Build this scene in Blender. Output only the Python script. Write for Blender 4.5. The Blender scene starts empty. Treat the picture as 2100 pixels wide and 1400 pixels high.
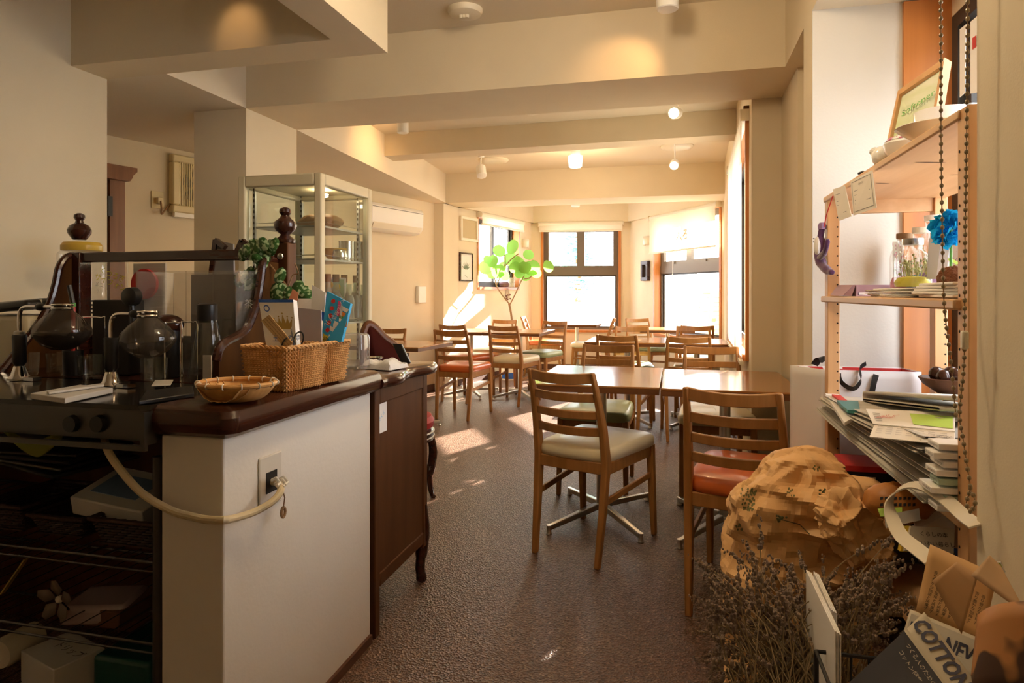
import bpy, math, random
from math import sin, cos, pi, radians, atan2, hypot, sqrt, exp
from mathutils import Vector, Matrix, noise

# ------------------------------------------------------------------ camera, world, sun, exposure
scene = bpy.context.scene
COL = scene.collection
H = 1.12
YAW = radians(13.95)
FPX = 1358.0
HZ = 601.0
cd = bpy.data.cameras.new('camera'); cam = bpy.data.objects.new('camera', cd); COL.objects.link(cam)
cam.location = (0, 0, H); cam.rotation_euler = (pi/2, 0, YAW)
cd.sensor_width = 36; cd.sensor_fit = 'HORIZONTAL'; cd.lens = 36*FPX/2100
cd.shift_y = (HZ-700)/2100; cd.clip_start = .02
scene.camera = cam
scene.view_settings.view_transform = 'Standard'; scene.view_settings.look = 'None'
scene.view_settings.gamma = 1; scene.view_settings.use_curve_mapping = False
scene.view_settings.exposure = EXPOSURE = 1.62
try:
    scene.cycles.max_bounces = 10; scene.cycles.diffuse_bounces = 6; scene.cycles.transparent_max_bounces = 16
    scene.cycles.use_denoising = True; scene.cycles.sample_clamp_indirect = 6
    scene.cycles.caustics_reflective = False; scene.cycles.caustics_refractive = False
except Exception: pass
wd = bpy.data.worlds.new('sky'); scene.world = wd; wd.use_nodes = True
bg = wd.node_tree.nodes['Background']; bg.inputs['Color'].default_value = (.92, .95, 1.0, 1); bg.inputs['Strength'].default_value = 3.3
sd = bpy.data.lights.new('sun', 'SUN'); sun = bpy.data.objects.new('sun', sd); COL.objects.link(sun)
sd.energy = 26; sd.angle = radians(.6); sd.color = (1, .93, .80)
SUNDIR = Vector((.362*cos(radians(20.5)), .932*cos(radians(20.5)), sin(radians(20.5))))
sun.rotation_euler = SUNDIR.to_track_quat('Z', 'Y').to_euler(); sun.location = (3, 12, 6)

# ------------------------------------------------------------------ measuring: photo pixel -> point on a plane of the place
_R = Vector((cos(YAW), sin(YAW), 0)); _F = Vector((-sin(YAW), cos(YAW), 0)); _C = Vector((0, 0, H))
def ray(px, py): return _F + _R*((px-1050)/FPX) - Vector((0, 0, 1))*((py-HZ)/FPX)
def pz(px, py, z): d = ray(px, py); return _C + d*((z-H)/d.z)
def pY(px, py, y): d = ray(px, py); return _C + d*(y/d.y)
def pX(px, py, x): d = ray(px, py); return _C + d*(x/d.x)

# ------------------------------------------------------------------ materials
def _n(nt, t, **k):
    n = nt.nodes.new(t)
    for a, b in k.items(): setattr(n, a, b)
    return n
def mat(name, col, rough=.5, metal=0, col2=None, scale=(8, 8, 8), detail=4, bump=0, bscale=None, spec=.5, sheen=0, coat=0, kind='noise', ramp=(.35, .65), trans=0, emit=None, estr=0, sub=0):
    m = bpy.data.materials.new(name); m.use_nodes = True; nt = m.node_tree; b = nt.nodes['Principled BSDF']
    def L(a, c): nt.links.new(a, c)
    c4 = lambda c: (c[0], c[1], c[2], 1)
    b.inputs['Base Color'].default_value = c4(col); b.inputs['Roughness'].default_value = rough; b.inputs['Metallic'].default_value = metal
    b.inputs['Specular IOR Level'].default_value = spec
    if coat: b.inputs['Coat Weight'].default_value = coat; b.inputs['Coat Roughness'].default_value = .08
    if sheen: b.inputs['Sheen Weight'].default_value = sheen
    if trans: b.inputs['Transmission Weight'].default_value = trans
    if emit: b.inputs['Emission Color'].default_value = c4(emit); b.inputs['Emission Strength'].default_value = estr
    if col2 or bump:
        tc = _n(nt, 'ShaderNodeTexCoord'); mp = _n(nt, 'ShaderNodeMapping'); L(tc.outputs['Object'], mp.inputs['Vector']); mp.inputs['Scale'].default_value = scale
    if col2:
        if kind == 'voronoi':
            tx = _n(nt, 'ShaderNodeTexVoronoi'); tx.inputs['Scale'].default_value = 1; out = tx.outputs['Distance']
        elif kind == 'wave':
            tx = _n(nt, 'ShaderNodeTexWave'); tx.inputs['Scale'].default_value = 1; tx.inputs['Distortion'].default_value = 6; tx.inputs['Detail'].default_value = 3; out = tx.outputs['Fac']
        else:
            tx = _n(nt, 'ShaderNodeTexNoise'); tx.inputs['Scale'].default_value = 1; tx.inputs['Detail'].default_value = detail; out = tx.outputs['Fac']
        L(mp.outputs['Vector'], tx.inputs['Vector'])
        r = _n(nt, 'ShaderNodeValToRGB'); r.color_ramp.elements[0].position = ramp[0]; r.color_ramp.elements[1].position = ramp[1]
        r.color_ramp.elements[0].color = c4(col); r.color_ramp.elements[1].color = c4(col2)
        L(out, r.inputs['Fac']); L(r.outputs['Color'], b.inputs['Base Color'])
    if bump:
        t2 = _n(nt, 'ShaderNodeTexNoise'); t2.inputs['Scale'].default_value = bscale or 60; t2.inputs['Detail'].default_value = 3
        L(tc.outputs['Object'], t2.inputs['Vector'])
        bp = _n(nt, 'ShaderNodeBump'); bp.inputs['Strength'].default_value = bump; bp.inputs['Distance'].default_value = .004
        L(t2.outputs['Fac'], bp.inputs['Height']); L(bp.outputs['Normal'], b.inputs['Normal'])
    return m
def clear_mat(name, tint=(1, 1, 1), gloss=.1, rough=.02, haze=0, hazecol=(.9, .9, .9)):
    """thin clear sheet: see-through, with a mirror-like reflection that grows at grazing angles"""
    m = bpy.data.materials.new(name); m.use_nodes = True; nt = m.node_tree; nt.nodes.clear()
    o = _n(nt, 'ShaderNodeOutputMaterial'); t = _n(nt, 'ShaderNodeBsdfTransparent'); t.inputs['Color'].default_value = (*tint, 1)
    g = _n(nt, 'ShaderNodeBsdfGlossy'); g.inputs['Roughness'].default_value = rough
    lw = _n(nt, 'ShaderNodeLayerWeight'); lw.inputs['Blend'].default_value = .5
    pw = _n(nt, 'ShaderNodeMath', operation='POWER'); pw.inputs[1].default_value = 3.5; nt.links.new(lw.outputs['Facing'], pw.inputs[0])
    ma = _n(nt, 'ShaderNodeMath', operation='MULTIPLY_ADD'); ma.inputs[1].default_value = min(.9, .25+gloss*1.6); ma.inputs[2].default_value = .02+gloss*.15; nt.links.new(pw.outputs[0], ma.inputs[0])
    mx = _n(nt, 'ShaderNodeMixShader'); nt.links.new(ma.outputs[0], mx.inputs['Fac']); nt.links.new(t.outputs[0], mx.inputs[1]); nt.links.new(g.outputs[0], mx.inputs[2])
    last = mx
    if haze:
        d = _n(nt, 'ShaderNodeBsdfDiffuse'); d.inputs['Color'].default_value = (*hazecol, 1); m2 = _n(nt, 'ShaderNodeMixShader'); m2.inputs['Fac'].default_value = haze
        nt.links.new(mx.outputs[0], m2.inputs[1]); nt.links.new(d.outputs[0], m2.inputs[2]); last = m2
    nt.links.new(last.outputs[0], o.inputs['Surface']); return m
def cloth_mat(name, col, tr=.4, sheer=0):
    m = bpy.data.materials.new(name); m.use_nodes = True; nt = m.node_tree; nt.nodes.clear()
    o = _n(nt, 'ShaderNodeOutputMaterial'); d = _n(nt, 'ShaderNodeBsdfDiffuse'); d.inputs['Color'].default_value = (*col, 1)
    t = _n(nt, 'ShaderNodeBsdfTranslucent'); t.inputs['Color'].default_value = (*col, 1)
    mx = _n(nt, 'ShaderNodeMixShader'); mx.inputs['Fac'].default_value = tr; nt.links.new(d.outputs[0], mx.inputs[1]); nt.links.new(t.outputs[0], mx.inputs[2]); last = mx
    if sheer:
        tp = _n(nt, 'ShaderNodeBsdfTransparent'); m2 = _n(nt, 'ShaderNodeMixShader'); m2.inputs['Fac'].default_value = sheer
        nt.links.new(mx.outputs[0], m2.inputs[1]); nt.links.new(tp.outputs[0], m2.inputs[2]); last = m2
    nt.links.new(last.outputs[0], o.inputs['Surface']); return m

WALLC = (.77, .68, .515)
M = {}
M['wall'] = mat('cream_woven_wallpaper', WALLC, .85, bump=.10, bscale=260, spec=.2, col2=(.74, .65, .49), scale=(3, 3, 3))
M['ceil'] = mat('cream_ceiling_paper', (.78, .71, .58), .9, bump=.2, bscale=200, spec=.1)
M['nichewhite'] = mat('white_niche_paint', (.68, .655, .60), .85, bump=.12, bscale=120, spec=.15)
M['panel'] = mat('off_white_wall_paint', (.74, .69, .62), .7, bump=.12, bscale=90, spec=.25, col2=(.69, .63, .55), scale=(2, 2, 2))
M['jamb'] = mat('orange_varnished_wood', (.56, .21, .05), .35, col2=(.48, .17, .04), scale=(30, 30, 1.2))
M['base'] = mat('brown_baseboard', (.10, .04, .022), .5)
M['chairwood'] = mat('oak_chair_wood', (.40, .185, .055), .38, col2=(.32, .14, .038), scale=(40, 40, 3), bump=.04)
M['table'] = mat('oak_table_top', (.42, .20, .065), .22, col2=(.32, .14, .04), scale=(3, 45, 30), detail=6, coat=.3)
M['tableedge'] = mat('dark_table_edge', (.16, .062, .02), .35, col2=(.12, .045, .015), scale=(3, 40, 40))
M['darkwood'] = mat('dark_mahogany', (.055, .016, .009), .22, col2=(.035, .010, .006), scale=(4, 40, 40), coat=.4)
M['midwood'] = mat('brown_walnut', (.105, .040, .014), .5, col2=(.075, .027, .009), scale=(20, 20, 2.5), spec=.22)
M['pine'] = mat('knotty_pine', (.66, .38, .17), .5, col2=(.56, .30, .125), scale=(25, 25, 1.6))
M['pineh'] = mat('knotty_pine_board', (.66, .41, .21), .5, col2=(.58, .34, .16), scale=(22, 1.6, 22))
M['hole'] = mat('dark_hole', (.012, .008, .006), .9)
M['cream'] = mat('cream_vinyl', (.74, .66, .46), .32, spec=.5, bump=.05, bscale=30)
M['orange'] = mat('orange_vinyl', (.60, .13, .025), .28, spec=.5, bump=.05, bscale=30, coat=.2)
M['green'] = mat('sage_green_vinyl', (.36, .42, .24), .32, bump=.05, bscale=30)
M['steel'] = mat('brushed_steel', (.62, .61, .58), .28, 1)
M['chrome'] = mat('chrome', (.8, .8, .8), .08, 1)
M['alu'] = mat('bronze_aluminium', (.16, .13, .10), .45, .3)
M['aludark'] = mat('dark_aluminium', (.05, .045, .04), .4, .3)
M['glass'] = clear_mat('window_glass', gloss=.08)
M['clear'] = clear_mat('clear_glass', (.96, .97, .96), gloss=.18)
M['caseglass'] = clear_mat('showcase_glass', (.93, .96, .94), gloss=.14)
M['acrylic'] = clear_mat('clear_acrylic', (.93, .92, .91), gloss=.12, haze=.06)
M['blind'] = cloth_mat('cream_blind_cloth', (.86, .80, .64), .45)
M['blindroll'] = mat('cream_blind_roll', (.80, .75, .62), .6)
M['plastic'] = mat('cream_plastic', (.80, .74, .60), .4)
M['white'] = mat('white_plastic', (.86, .85, .81), .35)
M['enamel'] = mat('cream_enamel_steel', (.63, .56, .39), .32)
M['black'] = mat('black_plastic', (.012, .011, .011), .35)
M['blackm'] = mat('matte_black', (.02, .018, .018), .7)
M['grey'] = mat('grey_metal', (.35, .35, .34), .4, .6)
M['paper'] = mat('white_paper', (.85, .83, .80), .7)
M['paper2'] = mat('grey_newsprint', (.50, .47, .41), .85, col2=(.60, .57, .50), scale=(3, 3, 160))
M['kraft'] = mat('brown_kraft_paper', (.78, .48, .21), .6, col2=(.70, .41, .17), scale=(9, 9, 9), bump=.15, bscale=40)
M['ink'] = mat('black_ink', (.02, .018, .02), .7)
M['inkgrey'] = mat('grey_ink', (.25, .24, .23), .8)
M['red'] = mat('red_print', (.58, .03, .025), .5)
M['redpink'] = mat('pink_print', (.75, .08, .25), .5)
M['blue'] = mat('blue_print', (.03, .12, .50), .5)
M['sky'] = mat('light_blue_print', (.04, .42, .78), .5)
M['yellow'] = mat('yellow_print', (.80, .58, .05), .5)
M['greenp'] = mat('green_print', (.12, .42, .08), .5)
M['limep'] = mat('lime_print', (.48, .72, .12), .6)
M['gold'] = mat('gold_print', (.42, .29, .07), .4)
M['wicker'] = mat('honey_wicker', (.66, .37, .135), .5, col2=(.52, .26, .08), scale=(60, 60, 60))
M['rattan'] = mat('amber_bamboo_rattan', (.66, .36, .12), .42, col2=(.54, .27, .08), scale=(50, 50, 50))
M['leaf'] = mat('fresh_green_leaf', (.15, .42, .04), .45)
M['ivy'] = mat('striped_green_leaf', (.035, .12, .025), .35, col2=(.42, .58, .34), scale=(95, 95, 95), detail=0, ramp=(.52, .60))
M['twig'] = mat('brown_twig', (.28, .16, .07), .7)
M['lav'] = mat('dried_lavender', (.36, .27, .20), .9, col2=(.17, .12, .10), scale=(60, 60, 60))
M['lavstem'] = mat('dried_stem', (.30, .22, .12), .9)
M['redvel'] = mat('dark_red_velvet', (.055, .007, .005), .8, spec=.15)
M['redseat'] = mat('red_seat_cloth', (.40, .012, .018), .6)
M['coffee'] = mat('black_coffee', (.006, .003, .002), .08)
M['glow'] = mat('lit_lamp_glass', (1, .9, .7), .4, emit=(1, .80, .50), estr=14)
M['porcelain'] = mat('white_porcelain', (.88, .88, .85), .12, coat=.5)
M['purple'] = mat('purple_cloth', (.10, .03, .12), .8, sheen=.4)
M['yellowlid'] = mat('yellow_lid', (.62, .40, .05), .35)
M['foil'] = mat('silver_can', (.70, .70, .68), .22, 1)
M['cord'] = mat('ivory_cable', (.58, .47, .28), .5)
M['straw'] = mat('canvas_strap', (.72, .66, .54), .85)
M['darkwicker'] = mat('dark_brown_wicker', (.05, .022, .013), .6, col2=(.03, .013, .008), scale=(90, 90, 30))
M['soil'] = mat('potting_soil', (.04, .025, .015), .9)

def carpet_material():
    m = bpy.data.materials.new('brown_pebble_resin_floor'); m.use_nodes = True; nt = m.node_tree; b = nt.nodes['Principled BSDF']; L = nt.links.new
    tc = _n(nt, 'ShaderNodeTexCoord')
    v = _n(nt, 'ShaderNodeTexVoronoi'); v.inputs['Scale'].default_value = 150; L(tc.outputs['Object'], v.inputs['Vector'])
    r = _n(nt, 'ShaderNodeValToRGB'); L(v.outputs['Color'], r.inputs['Fac'])
    e = r.color_ramp.elements; e[0].position = .0; e[0].color = (.040, .018, .009, 1); e[1].position = 1; e[1].color = (.56, .38, .27, 1)
    for p, c in ((.45, (.125, .058, .032, 1)), (.72, (.19, .10, .062, 1)), (.88, (.30, .19, .13, 1))):
        k = r.color_ramp.elements.new(p); k.color = c
    n = _n(nt, 'ShaderNodeTexNoise'); n.inputs['Scale'].default_value = 1.3; L(tc.outputs['Object'], n.inputs['Vector'])
    mx = _n(nt, 'ShaderNodeMixRGB', blend_type='MULTIPLY'); mx.inputs['Fac'].default_value = .35; L(r.outputs['Color'], mx.inputs[1]); L(n.outputs['Fac'], mx.inputs[2])
    L(mx.outputs['Color'], b.inputs['Base Color']); b.inputs['Roughness'].default_value = .30; b.inputs['Specular IOR Level'].default_value = .65
    bp = _n(nt, 'ShaderNodeBump'); bp.inputs['Strength'].default_value = .6; bp.inputs['Distance'].default_value = .006
    L(v.outputs['Distance'], bp.inputs['Height']); L(bp.outputs['Normal'], b.inputs['Normal'])
    return m
M['floor'] = carpet_material()

# ------------------------------------------------------------------ mesh building
ORIG = {}
class MB:
    def __init__(s): s.v = []; s.f = []; s.m = []; s.mats = []; s.cur = 0
    def use(s, m):
        if m not in s.mats: s.mats.append(m)
        s.cur = s.mats.index(m); return s
    def face(s, idx): s.f.append(tuple(idx)); s.m.append(s.cur)
    def add(s, vs): i = len(s.v); s.v += [Vector(p) for p in vs]; return i
    def hexa(s, p):
        i = s.add(p)
        for q in ((0, 3, 2, 1), (4, 5, 6, 7), (0, 1, 5, 4), (1, 2, 6, 5), (2, 3, 7, 6), (3, 0, 4, 7)): s.face([i+k for k in q])
        return s
    def box(s, x0, x1, y0, y1, z0, z1, T=None):
        x0, x1 = min(x0, x1), max(x0, x1); y0, y1 = min(y0, y1), max(y0, y1); z0, z1 = min(z0, z1), max(z0, z1)
        p = [(x0, y0, z0), (x1, y0, z0), (x1, y1, z0), (x0, y1, z0), (x0, y0, z1), (x1, y0, z1), (x1, y1, z1), (x0, y1, z1)]
        if T: p = [T(*q) for q in p]
        return s.hexa(p)
    def obox(s, c, size, R=None):
        a, b, d = (k/2 for k in size); c = Vector(c)
        p = [(-a, -b, -d), (a, -b, -d), (a, b, -d), (-a, b, -d), (-a, -b, d), (a, -b, d), (a, b, d), (-a, b, d)]
        R = R or Matrix.Identity(3)
        return s.hexa([c + R @ Vector(q) for q in p])
    def bar(s, a, b, w, d, up=(0, 0, 1), w2=None, d2=None):
        """straight bar a->b with section w (sideways) x d (along 'up')"""
        a, b = Vector(a), Vector(b); t = (b-a).normalized(); u = Vector(up); u = (u - t*u.dot(t)).normalized(); r = t.cross(u)
        w2 = w if w2 is None else w2; d2 = d if d2 is None else d2
        q = lambda c, w, d: [c - r*w/2 - u*d/2, c + r*w/2 - u*d/2, c + r*w/2 + u*d/2, c - r*w/2 + u*d/2]
        return s.hexa(q(a, w, d) + q(b, w2, d2))
    def prism(s, poly, z0, z1):
        A = sum(poly[i][0]*poly[(i+1) % len(poly)][1] - poly[(i+1) % len(poly)][0]*poly[i][1] for i in range(len(poly)))
        if A < 0: poly = poly[::-1]
        n = len(poly); i = s.add([(x, y, z0) for x, y in poly] + [(x, y, z1) for x, y in poly])
        s.face([i+k for k in range(n)][::-1]); s.face([i+n+k for k in range(n)])
        for k in range(n): s.face((i+k, i+(k+1) % n, i+n+(k+1) % n, i+n+k))
        return s
    def prismT(s, poly, a, b, T):
        """polygon in (u,v), extruded from a to b, T(u,v,w)->xyz"""
        n = len(poly); i = s.add([T(u, v, a) for u, v in poly] + [T(u, v, b) for u, v in poly])
        s.face([i+k for k in range(n)][::-1]); s.face([i+n+k for k in range(n)])
        for k in range(n): s.face((i+k, i+(k+1) % n, i+n+(k+1) % n, i+n+k))
        return s
    def tube(s, pts, r, seg=8, closed=False, sq=None):
        pts = [Vector(p) for p in pts]; n = len(pts); rr = r if isinstance(r, (list, tuple)) else [r]*n
        t0 = (pts[1]-pts[0]).normalized(); u = t0.orthogonal().normalized(); rings = []
        if sq: u = Vector(sq); u = (u - t0*u.dot(t0)).normalized()
        for k in range(n):
            a = pts[(k-1) % n] if (k or closed) else pts[0]; b = pts[(k+1) % n] if (k < n-1 or closed) else pts[-1]
            t = (b-a).normalized() if (b-a).length > 1e-9 else t0
            u = (u - t*u.dot(t)); u = u.normalized() if u.length > 1e-6 else t.orthogonal().normalized(); w = t.cross(u)
            rings.append(s.add([pts[k] + (u*cos(2*pi*j/seg) + w*sin(2*pi*j/seg))*rr[k] for j in range(seg)]))
        for k in range(n if closed else n-1):
            a, b = rings[k], rings[(k+1) % n]
            for j in range(seg): s.face((a+j, a+(j+1) % seg, b+(j+1) % seg, b+j))
        if not closed:
            s.face([rings[0]+j for j in range(seg)][::-1]); s.face([rings[-1]+j for j in range(seg)])
        return s
    def ribbon(s, pts, w, d, up):
        """flat strip along pts, width w across 'up'-perpendicular list or vector, thickness d"""
        pts = [Vector(p) for p in pts]; n = len(pts); ups = up if isinstance(up, list) else [up]*n; prev = None
        for k in range(n):
            t = (pts[min(k+1, n-1)] - pts[max(k-1, 0)]).normalized(); u = Vector(ups[k]); u = (u - t*u.dot(t)).normalized(); r = t.cross(u)
            ww = w[k] if isinstance(w, (list, tuple)) else w
            i = s.add([pts[k] - u*ww/2 - r*d/2, pts[k] + u*ww/2 - r*d/2, pts[k] + u*ww/2 + r*d/2, pts[k] - u*ww/2 + r*d/2])
            if prev is None: s.face((i+3, i+2, i+1, i))
            else:
                for j in range(4): s.face((prev+j, prev+(j+1) % 4, i+(j+1) % 4, i+j))
            prev = i
        s.face((prev, prev+1, prev+2, prev+3)); return s
    def lathe(s, prof, c=(0, 0, 0), seg=24, T=None, sx=1, sy=1):
        c = Vector(c); rings = []
        for r, z in prof:
            if r < 1e-6: rings.append((s.add([c + Vector((0, 0, z))]), 1))
            else: rings.append((s.add([c + Vector((r*sx*cos(2*pi*j/seg), r*sy*sin(2*pi*j/seg), z)) for j in range(seg)]), seg))
        for (a, na), (b, nb) in zip(rings, rings[1:]):
            for j in range(seg):
                k = (j+1) % seg
                if na == 1 and nb == 1: break
                if na == 1: s.face((a, b+k, b+j))
                elif nb == 1: s.face((a+j, a+k, b))
                else: s.face((a+j, a+k, b+k, b+j))
        if rings[0][1] > 1: s.face([rings[0][0]+j for j in range(seg)][::-1])
        if rings[-1][1] > 1: s.face([rings[-1][0]+j for j in range(seg)])
        if T:
            for k in range(rings[0][0], len(s.v)): s.v[k] = Vector(T(s.v[k]))
        return s
    def grid(s, nu, nv, fn, closeu=False):
        i = s.add([fn(a/(nu if closeu else nu-1), b/(nv-1)) for b in range(nv) for a in range(nu)])
        for b in range(nv-1):
            for a in range(nu if closeu else nu-1): s.face((i+b*nu+a, i+b*nu+(a+1) % nu, i+(b+1)*nu+(a+1) % nu, i+(b+1)*nu+a))
        return s
    def ball(s, c, r, seg=12, rings=8):
        r = (r, r, r) if not isinstance(r, (tuple, list)) else r; c = Vector(c)
        p = [(sin(pi*k/rings), -cos(pi*k/rings)) for k in range(rings+1)]
        i0 = len(s.v); s.lathe([(max(0, a) if 0 < k < rings else 0, b) for k, (a, b) in enumerate(p)], (0, 0, 0), seg)
        for k in range(i0, len(s.v)): q = s.v[k]; s.v[k] = c + Vector((q.x*r[0], q.y*r[1], q.z*r[2]))
        return s
    def quad(s, a, b, c, d): i = s.add([a, b, c, d]); s.face((i, i+1, i+2, i+3)); return s
    def ngon(s, pts): i = s.add(pts); s.face([i+k for k in range(len(pts))]); return s
    def xf(s, fn, start=0):
        for k in range(start, len(s.v)): s.v[k] = Vector(fn(s.v[k]))
        return s
    def build(s, name, m=None, parent=None, rel=True, bevel=0, smooth=True, ang=35, thick=0, subd=0, seg=2):
        me = bpy.data.meshes.new(name); o = bpy.data.objects.new(name, me); COL.objects.link(o)
        off = Vector((0, 0, 0))
        if parent is not None: o.parent = parent; off = ORIG.get(parent.name, Vector((0, 0, 0))) if rel else off
        ORIG[o.name] = off if parent is not None else Vector((0, 0, 0))
        if parent is not None and not rel: ORIG[o.name] = Vector((0, 0, 0))
        me.from_pydata([p - off for p in s.v], [], s.f)
        mats = s.mats if s.mats else [m]
        for k in mats: me.materials.append(k)
        if len(mats) > 1: me.polygons.foreach_set('material_index', s.m)
        if smooth:
            me.polygons.foreach_set('use_smooth', [True]*len(me.polygons))
            try: me.set_sharp_from_angle(angle=radians(ang))
            except Exception: pass
        me.update()
        if thick: k = o.modifiers.new('thickness', 'SOLIDIFY'); k.thickness = thick; k.offset = 0
        if bevel: k = o.modifiers.new('rounding', 'BEVEL'); k.width = bevel; k.segments = seg; k.limit_method = 'ANGLE'; k.angle_limit = radians(40)
        if subd: k = o.modifiers.new('smooth', 'SUBSURF'); k.levels = subd; k.render_levels = subd
        return o

def tag(o, label, cat, group=None, kind=None):
    o['label'] = label; o['category'] = cat
    if group: o['group'] = group
    if kind: o['kind'] = kind
    return o
def thing(name, label, cat, loc=(0, 0, 0), rotz=0, group=None, local=False):
    """an Empty at the thing's base; parts are given in world coordinates unless local"""
    o = bpy.data.objects.new(name, None); COL.objects.link(o); o.location = loc; o.rotation_euler = (0, 0, rotz); o.empty_display_size = .05
    ORIG[o.name] = Vector((0, 0, 0)) if local else Vector(loc)
    return tag(o, label, cat, group)
def struct(o): o['kind'] = 'structure'; return o
def sempty(name, loc=(0, 0, 0)):
    o = bpy.data.objects.new(name, None); COL.objects.link(o); o.location = loc; ORIG[o.name] = Vector(loc); o['kind'] = 'structure'; return o
def copy_tree(o, parent=None):
    c = o.copy(); COL.objects.link(c)
    if parent is not None: c.parent = parent
    for ch in list(o.children): copy_tree(ch, c)
    return c
def place(o, loc, rotz, label, group=None):
    o.location = loc; o.rotation_euler = (0, 0, rotz); o['label'] = label
    if group: o['group'] = group
    return o
_tx = {}
def text_verts(body, bold=0):
    key = (body, bold)
    if key not in _tx:
        cu = bpy.data.curves.new('lettering', 'FONT'); cu.body = body; cu.size = 1; cu.offset = bold; cu.align_x = 'CENTER'; cu.align_y = 'CENTER'; cu.resolution_u = 2
        t = bpy.data.objects.new('lettering', cu); COL.objects.link(t); bpy.context.view_layer.update()
        me = bpy.data.meshes.new_from_object(t.evaluated_get(bpy.context.evaluated_depsgraph_get()))
        _tx[key] = ([v.co.copy() for v in me.vertices], [tuple(p.vertices) for p in me.polygons])
        bpy.data.objects.remove(t); bpy.data.curves.remove(cu); bpy.data.meshes.remove(me)
    return _tx[key]
def lettering(mb, body, size, c, right, up, lift=.0006, sx=1, arc=None, bold=0):
    """flat lettering as mesh: centre c, reading direction right, up"""
    vs, fs = text_verts(body, bold); r = Vector(right).normalized(); u = Vector(up); u = (u - r*u.dot(r)).normalized(); n = r.cross(u); c = Vector(c)
    out = []
    for p in vs:
        x, y = p.x*size*sx, p.y*size
        if arc: a = x/arc; x, y = sin(a)*(arc+y), cos(a)*(arc+y) - arc
        out.append(c + r*x + u*y + n*lift)
    i = mb.add(out)
    for f in fs: mb.face([i+k for k in f])
    return mb
def Rz(a): return Matrix.Rotation(a, 3, 'Z')
def wob(p, s, a): return noise.noise(Vector(p)*s)*a
# ------------------------------------------------------------------ the setting
ZC = 2.49; ZS = 2.156
A_ = Vector((-2.57, 7.63, 0)); B_ = Vector((-2.09, 9.60, 0)); C_ = Vector((-.65, 9.75, 0)); D_ = Vector((.52, 7.80, 0))
E_ = Vector((.49, 7.29, 0)); F_ = Vector((.39, 3.75, 0))
def XL(y): return -3.621 + .2492*(y-3.575)
def frame(P0, P1, ctr=Vector((-1, 6.5, 0))):
    d = (P1-P0).normalized(); n = Vector((-d.y, d.x, 0))
    if n.dot(ctr-P0) < 0: n = -n
    return (lambda s, q, z: P0 + d*s + n*q + Vector((0, 0, z))), (P1-P0).length
OUT = [(-3.98, -2.3), (1.25, -2.3), (1.25, 3.3), (.75, 3.75), (.62, 7.35), (.62, 7.8), (-.6, 9.86), (-2.17, 9.69), (-2.68, 7.66), (-2.8, 7.2), (-3.98, 2.5)]
b = MB().prism(OUT, -.12, 0); fl = struct(b.build('floor', M['floor'], smooth=False))
b = MB().prism(OUT, ZC, ZC+.12); struct(b.build('ceiling', M['ceil'], smooth=False))

def wall(name, P0, P1, holes, z0=0, z1=ZC, th=.15, m=None, e0=0, e1=0):
    T, L = frame(P0, P1); b = MB(); s = -e0
    for (a, c, lo, hi) in sorted(holes):
        b.box(s, a, -th, 0, z0, z1, T); b.box(a, c, -th, 0, z0, lo, T); b.box(a, c, -th, 0, hi, z1, T); s = c
    b.box(s, L+e1, -th, 0, z0, z1, T)
    return struct(b.build(name, m or M['wall'], smooth=False)), T, L
# windows in the bay: (s0, s1, sill, head)
W1 = (.46, 1.62, 1.18, 2.11); W2 = (.155, 1.30, .56, 2.12); W3 = (.70, 2.215, .56, 2.13); W4 = (.19, 2.25, .75, 2.12)
_, T1, L1 = wall('wall_bay_left', A_, B_, [W1], e0=.0, e1=.04)
_, T2, L2 = wall('wall_back', B_, C_, [W2], e0=.1, e1=.1)
_, T3, L3 = wall('wall_bay_right', C_, D_, [W3], e0=.04, e1=.03)
_, T4, L4 = wall('wall_right_far', F_, E_, [W4], e1=.02)
b = MB().prism([(E_.x, E_.y), (D_.x, D_.y), (.75, 7.8), (.75, 7.25)], 0, ZC); struct(b.build('wall_right_corner', M['wall'], smooth=False))
b = MB().prism([(XL(2.5), 2.5), (XL(7.3), 7.3), (-3.98, 7.3), (-3.98, 2.5)], 0, ZC); struct(b.build('wall_left', M['wall'], smooth=False))
b = MB().prism([(XL(7.2), 7.2), (-2.60, 7.2), (-2.57, 7.63), (-2.72, 7.66), (-2.9, 7.25)], 0, ZC); struct(b.build('wall_column_far', M['wall'], smooth=False))
b = MB().box(-3.98, -2.68, -2.3, 2.643, 0, ZC); struct(b.build('wall_left_near', M['wall'], smooth=False))
b = MB().box(-2.68, -2.34, 3.24, 3.75, 0, ZS); struct(b.build('wall_column_left', M['wall'], smooth=False))
b = MB().prism([(-2.34, 2.643), (-2.34, 3.75), (-2.57, 7.2), (-2.575, 7.7), (-3.98, 7.7), (-3.98, 2.643)], ZS, ZC); struct(b.build('ceiling_soffit_left', M['ceil'], smooth=False))
b = MB().prism([(-2.68, 2.446), (-1.37, 2.446), (-1.37, -2.3), (-1.21, -2.3), (-1.21, 2.643), (-2.68, 2.643)], ZS, ZC); struct(b.build('ceiling_beam_counter', M['wall'], smooth=False))
b = MB().box(-2.34, .62, 3.24, 3.75, ZS, ZC); struct(b.build('ceiling_beam_near', M['wall'], smooth=False))
def beam(name, y0l, y0r, w, z):
    xl0 = -2.34 - (y0l-3.75)*.0667; b = MB().prism([(xl0-.03, y0l), (.395+.0283*(y0r-3.75)+.1, y0r), (.395+.0283*(y0r-3.75)+.1, y0r+w), (xl0-.05, y0l+w)], z, ZC)
    struct(b.build(name, M['wall'], smooth=False))
beam('ceiling_beam_middle', 5.27, 5.17, .22, 2.30)
beam('ceiling_beam_far', 7.19, 7.25, .50, ZS)
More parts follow.
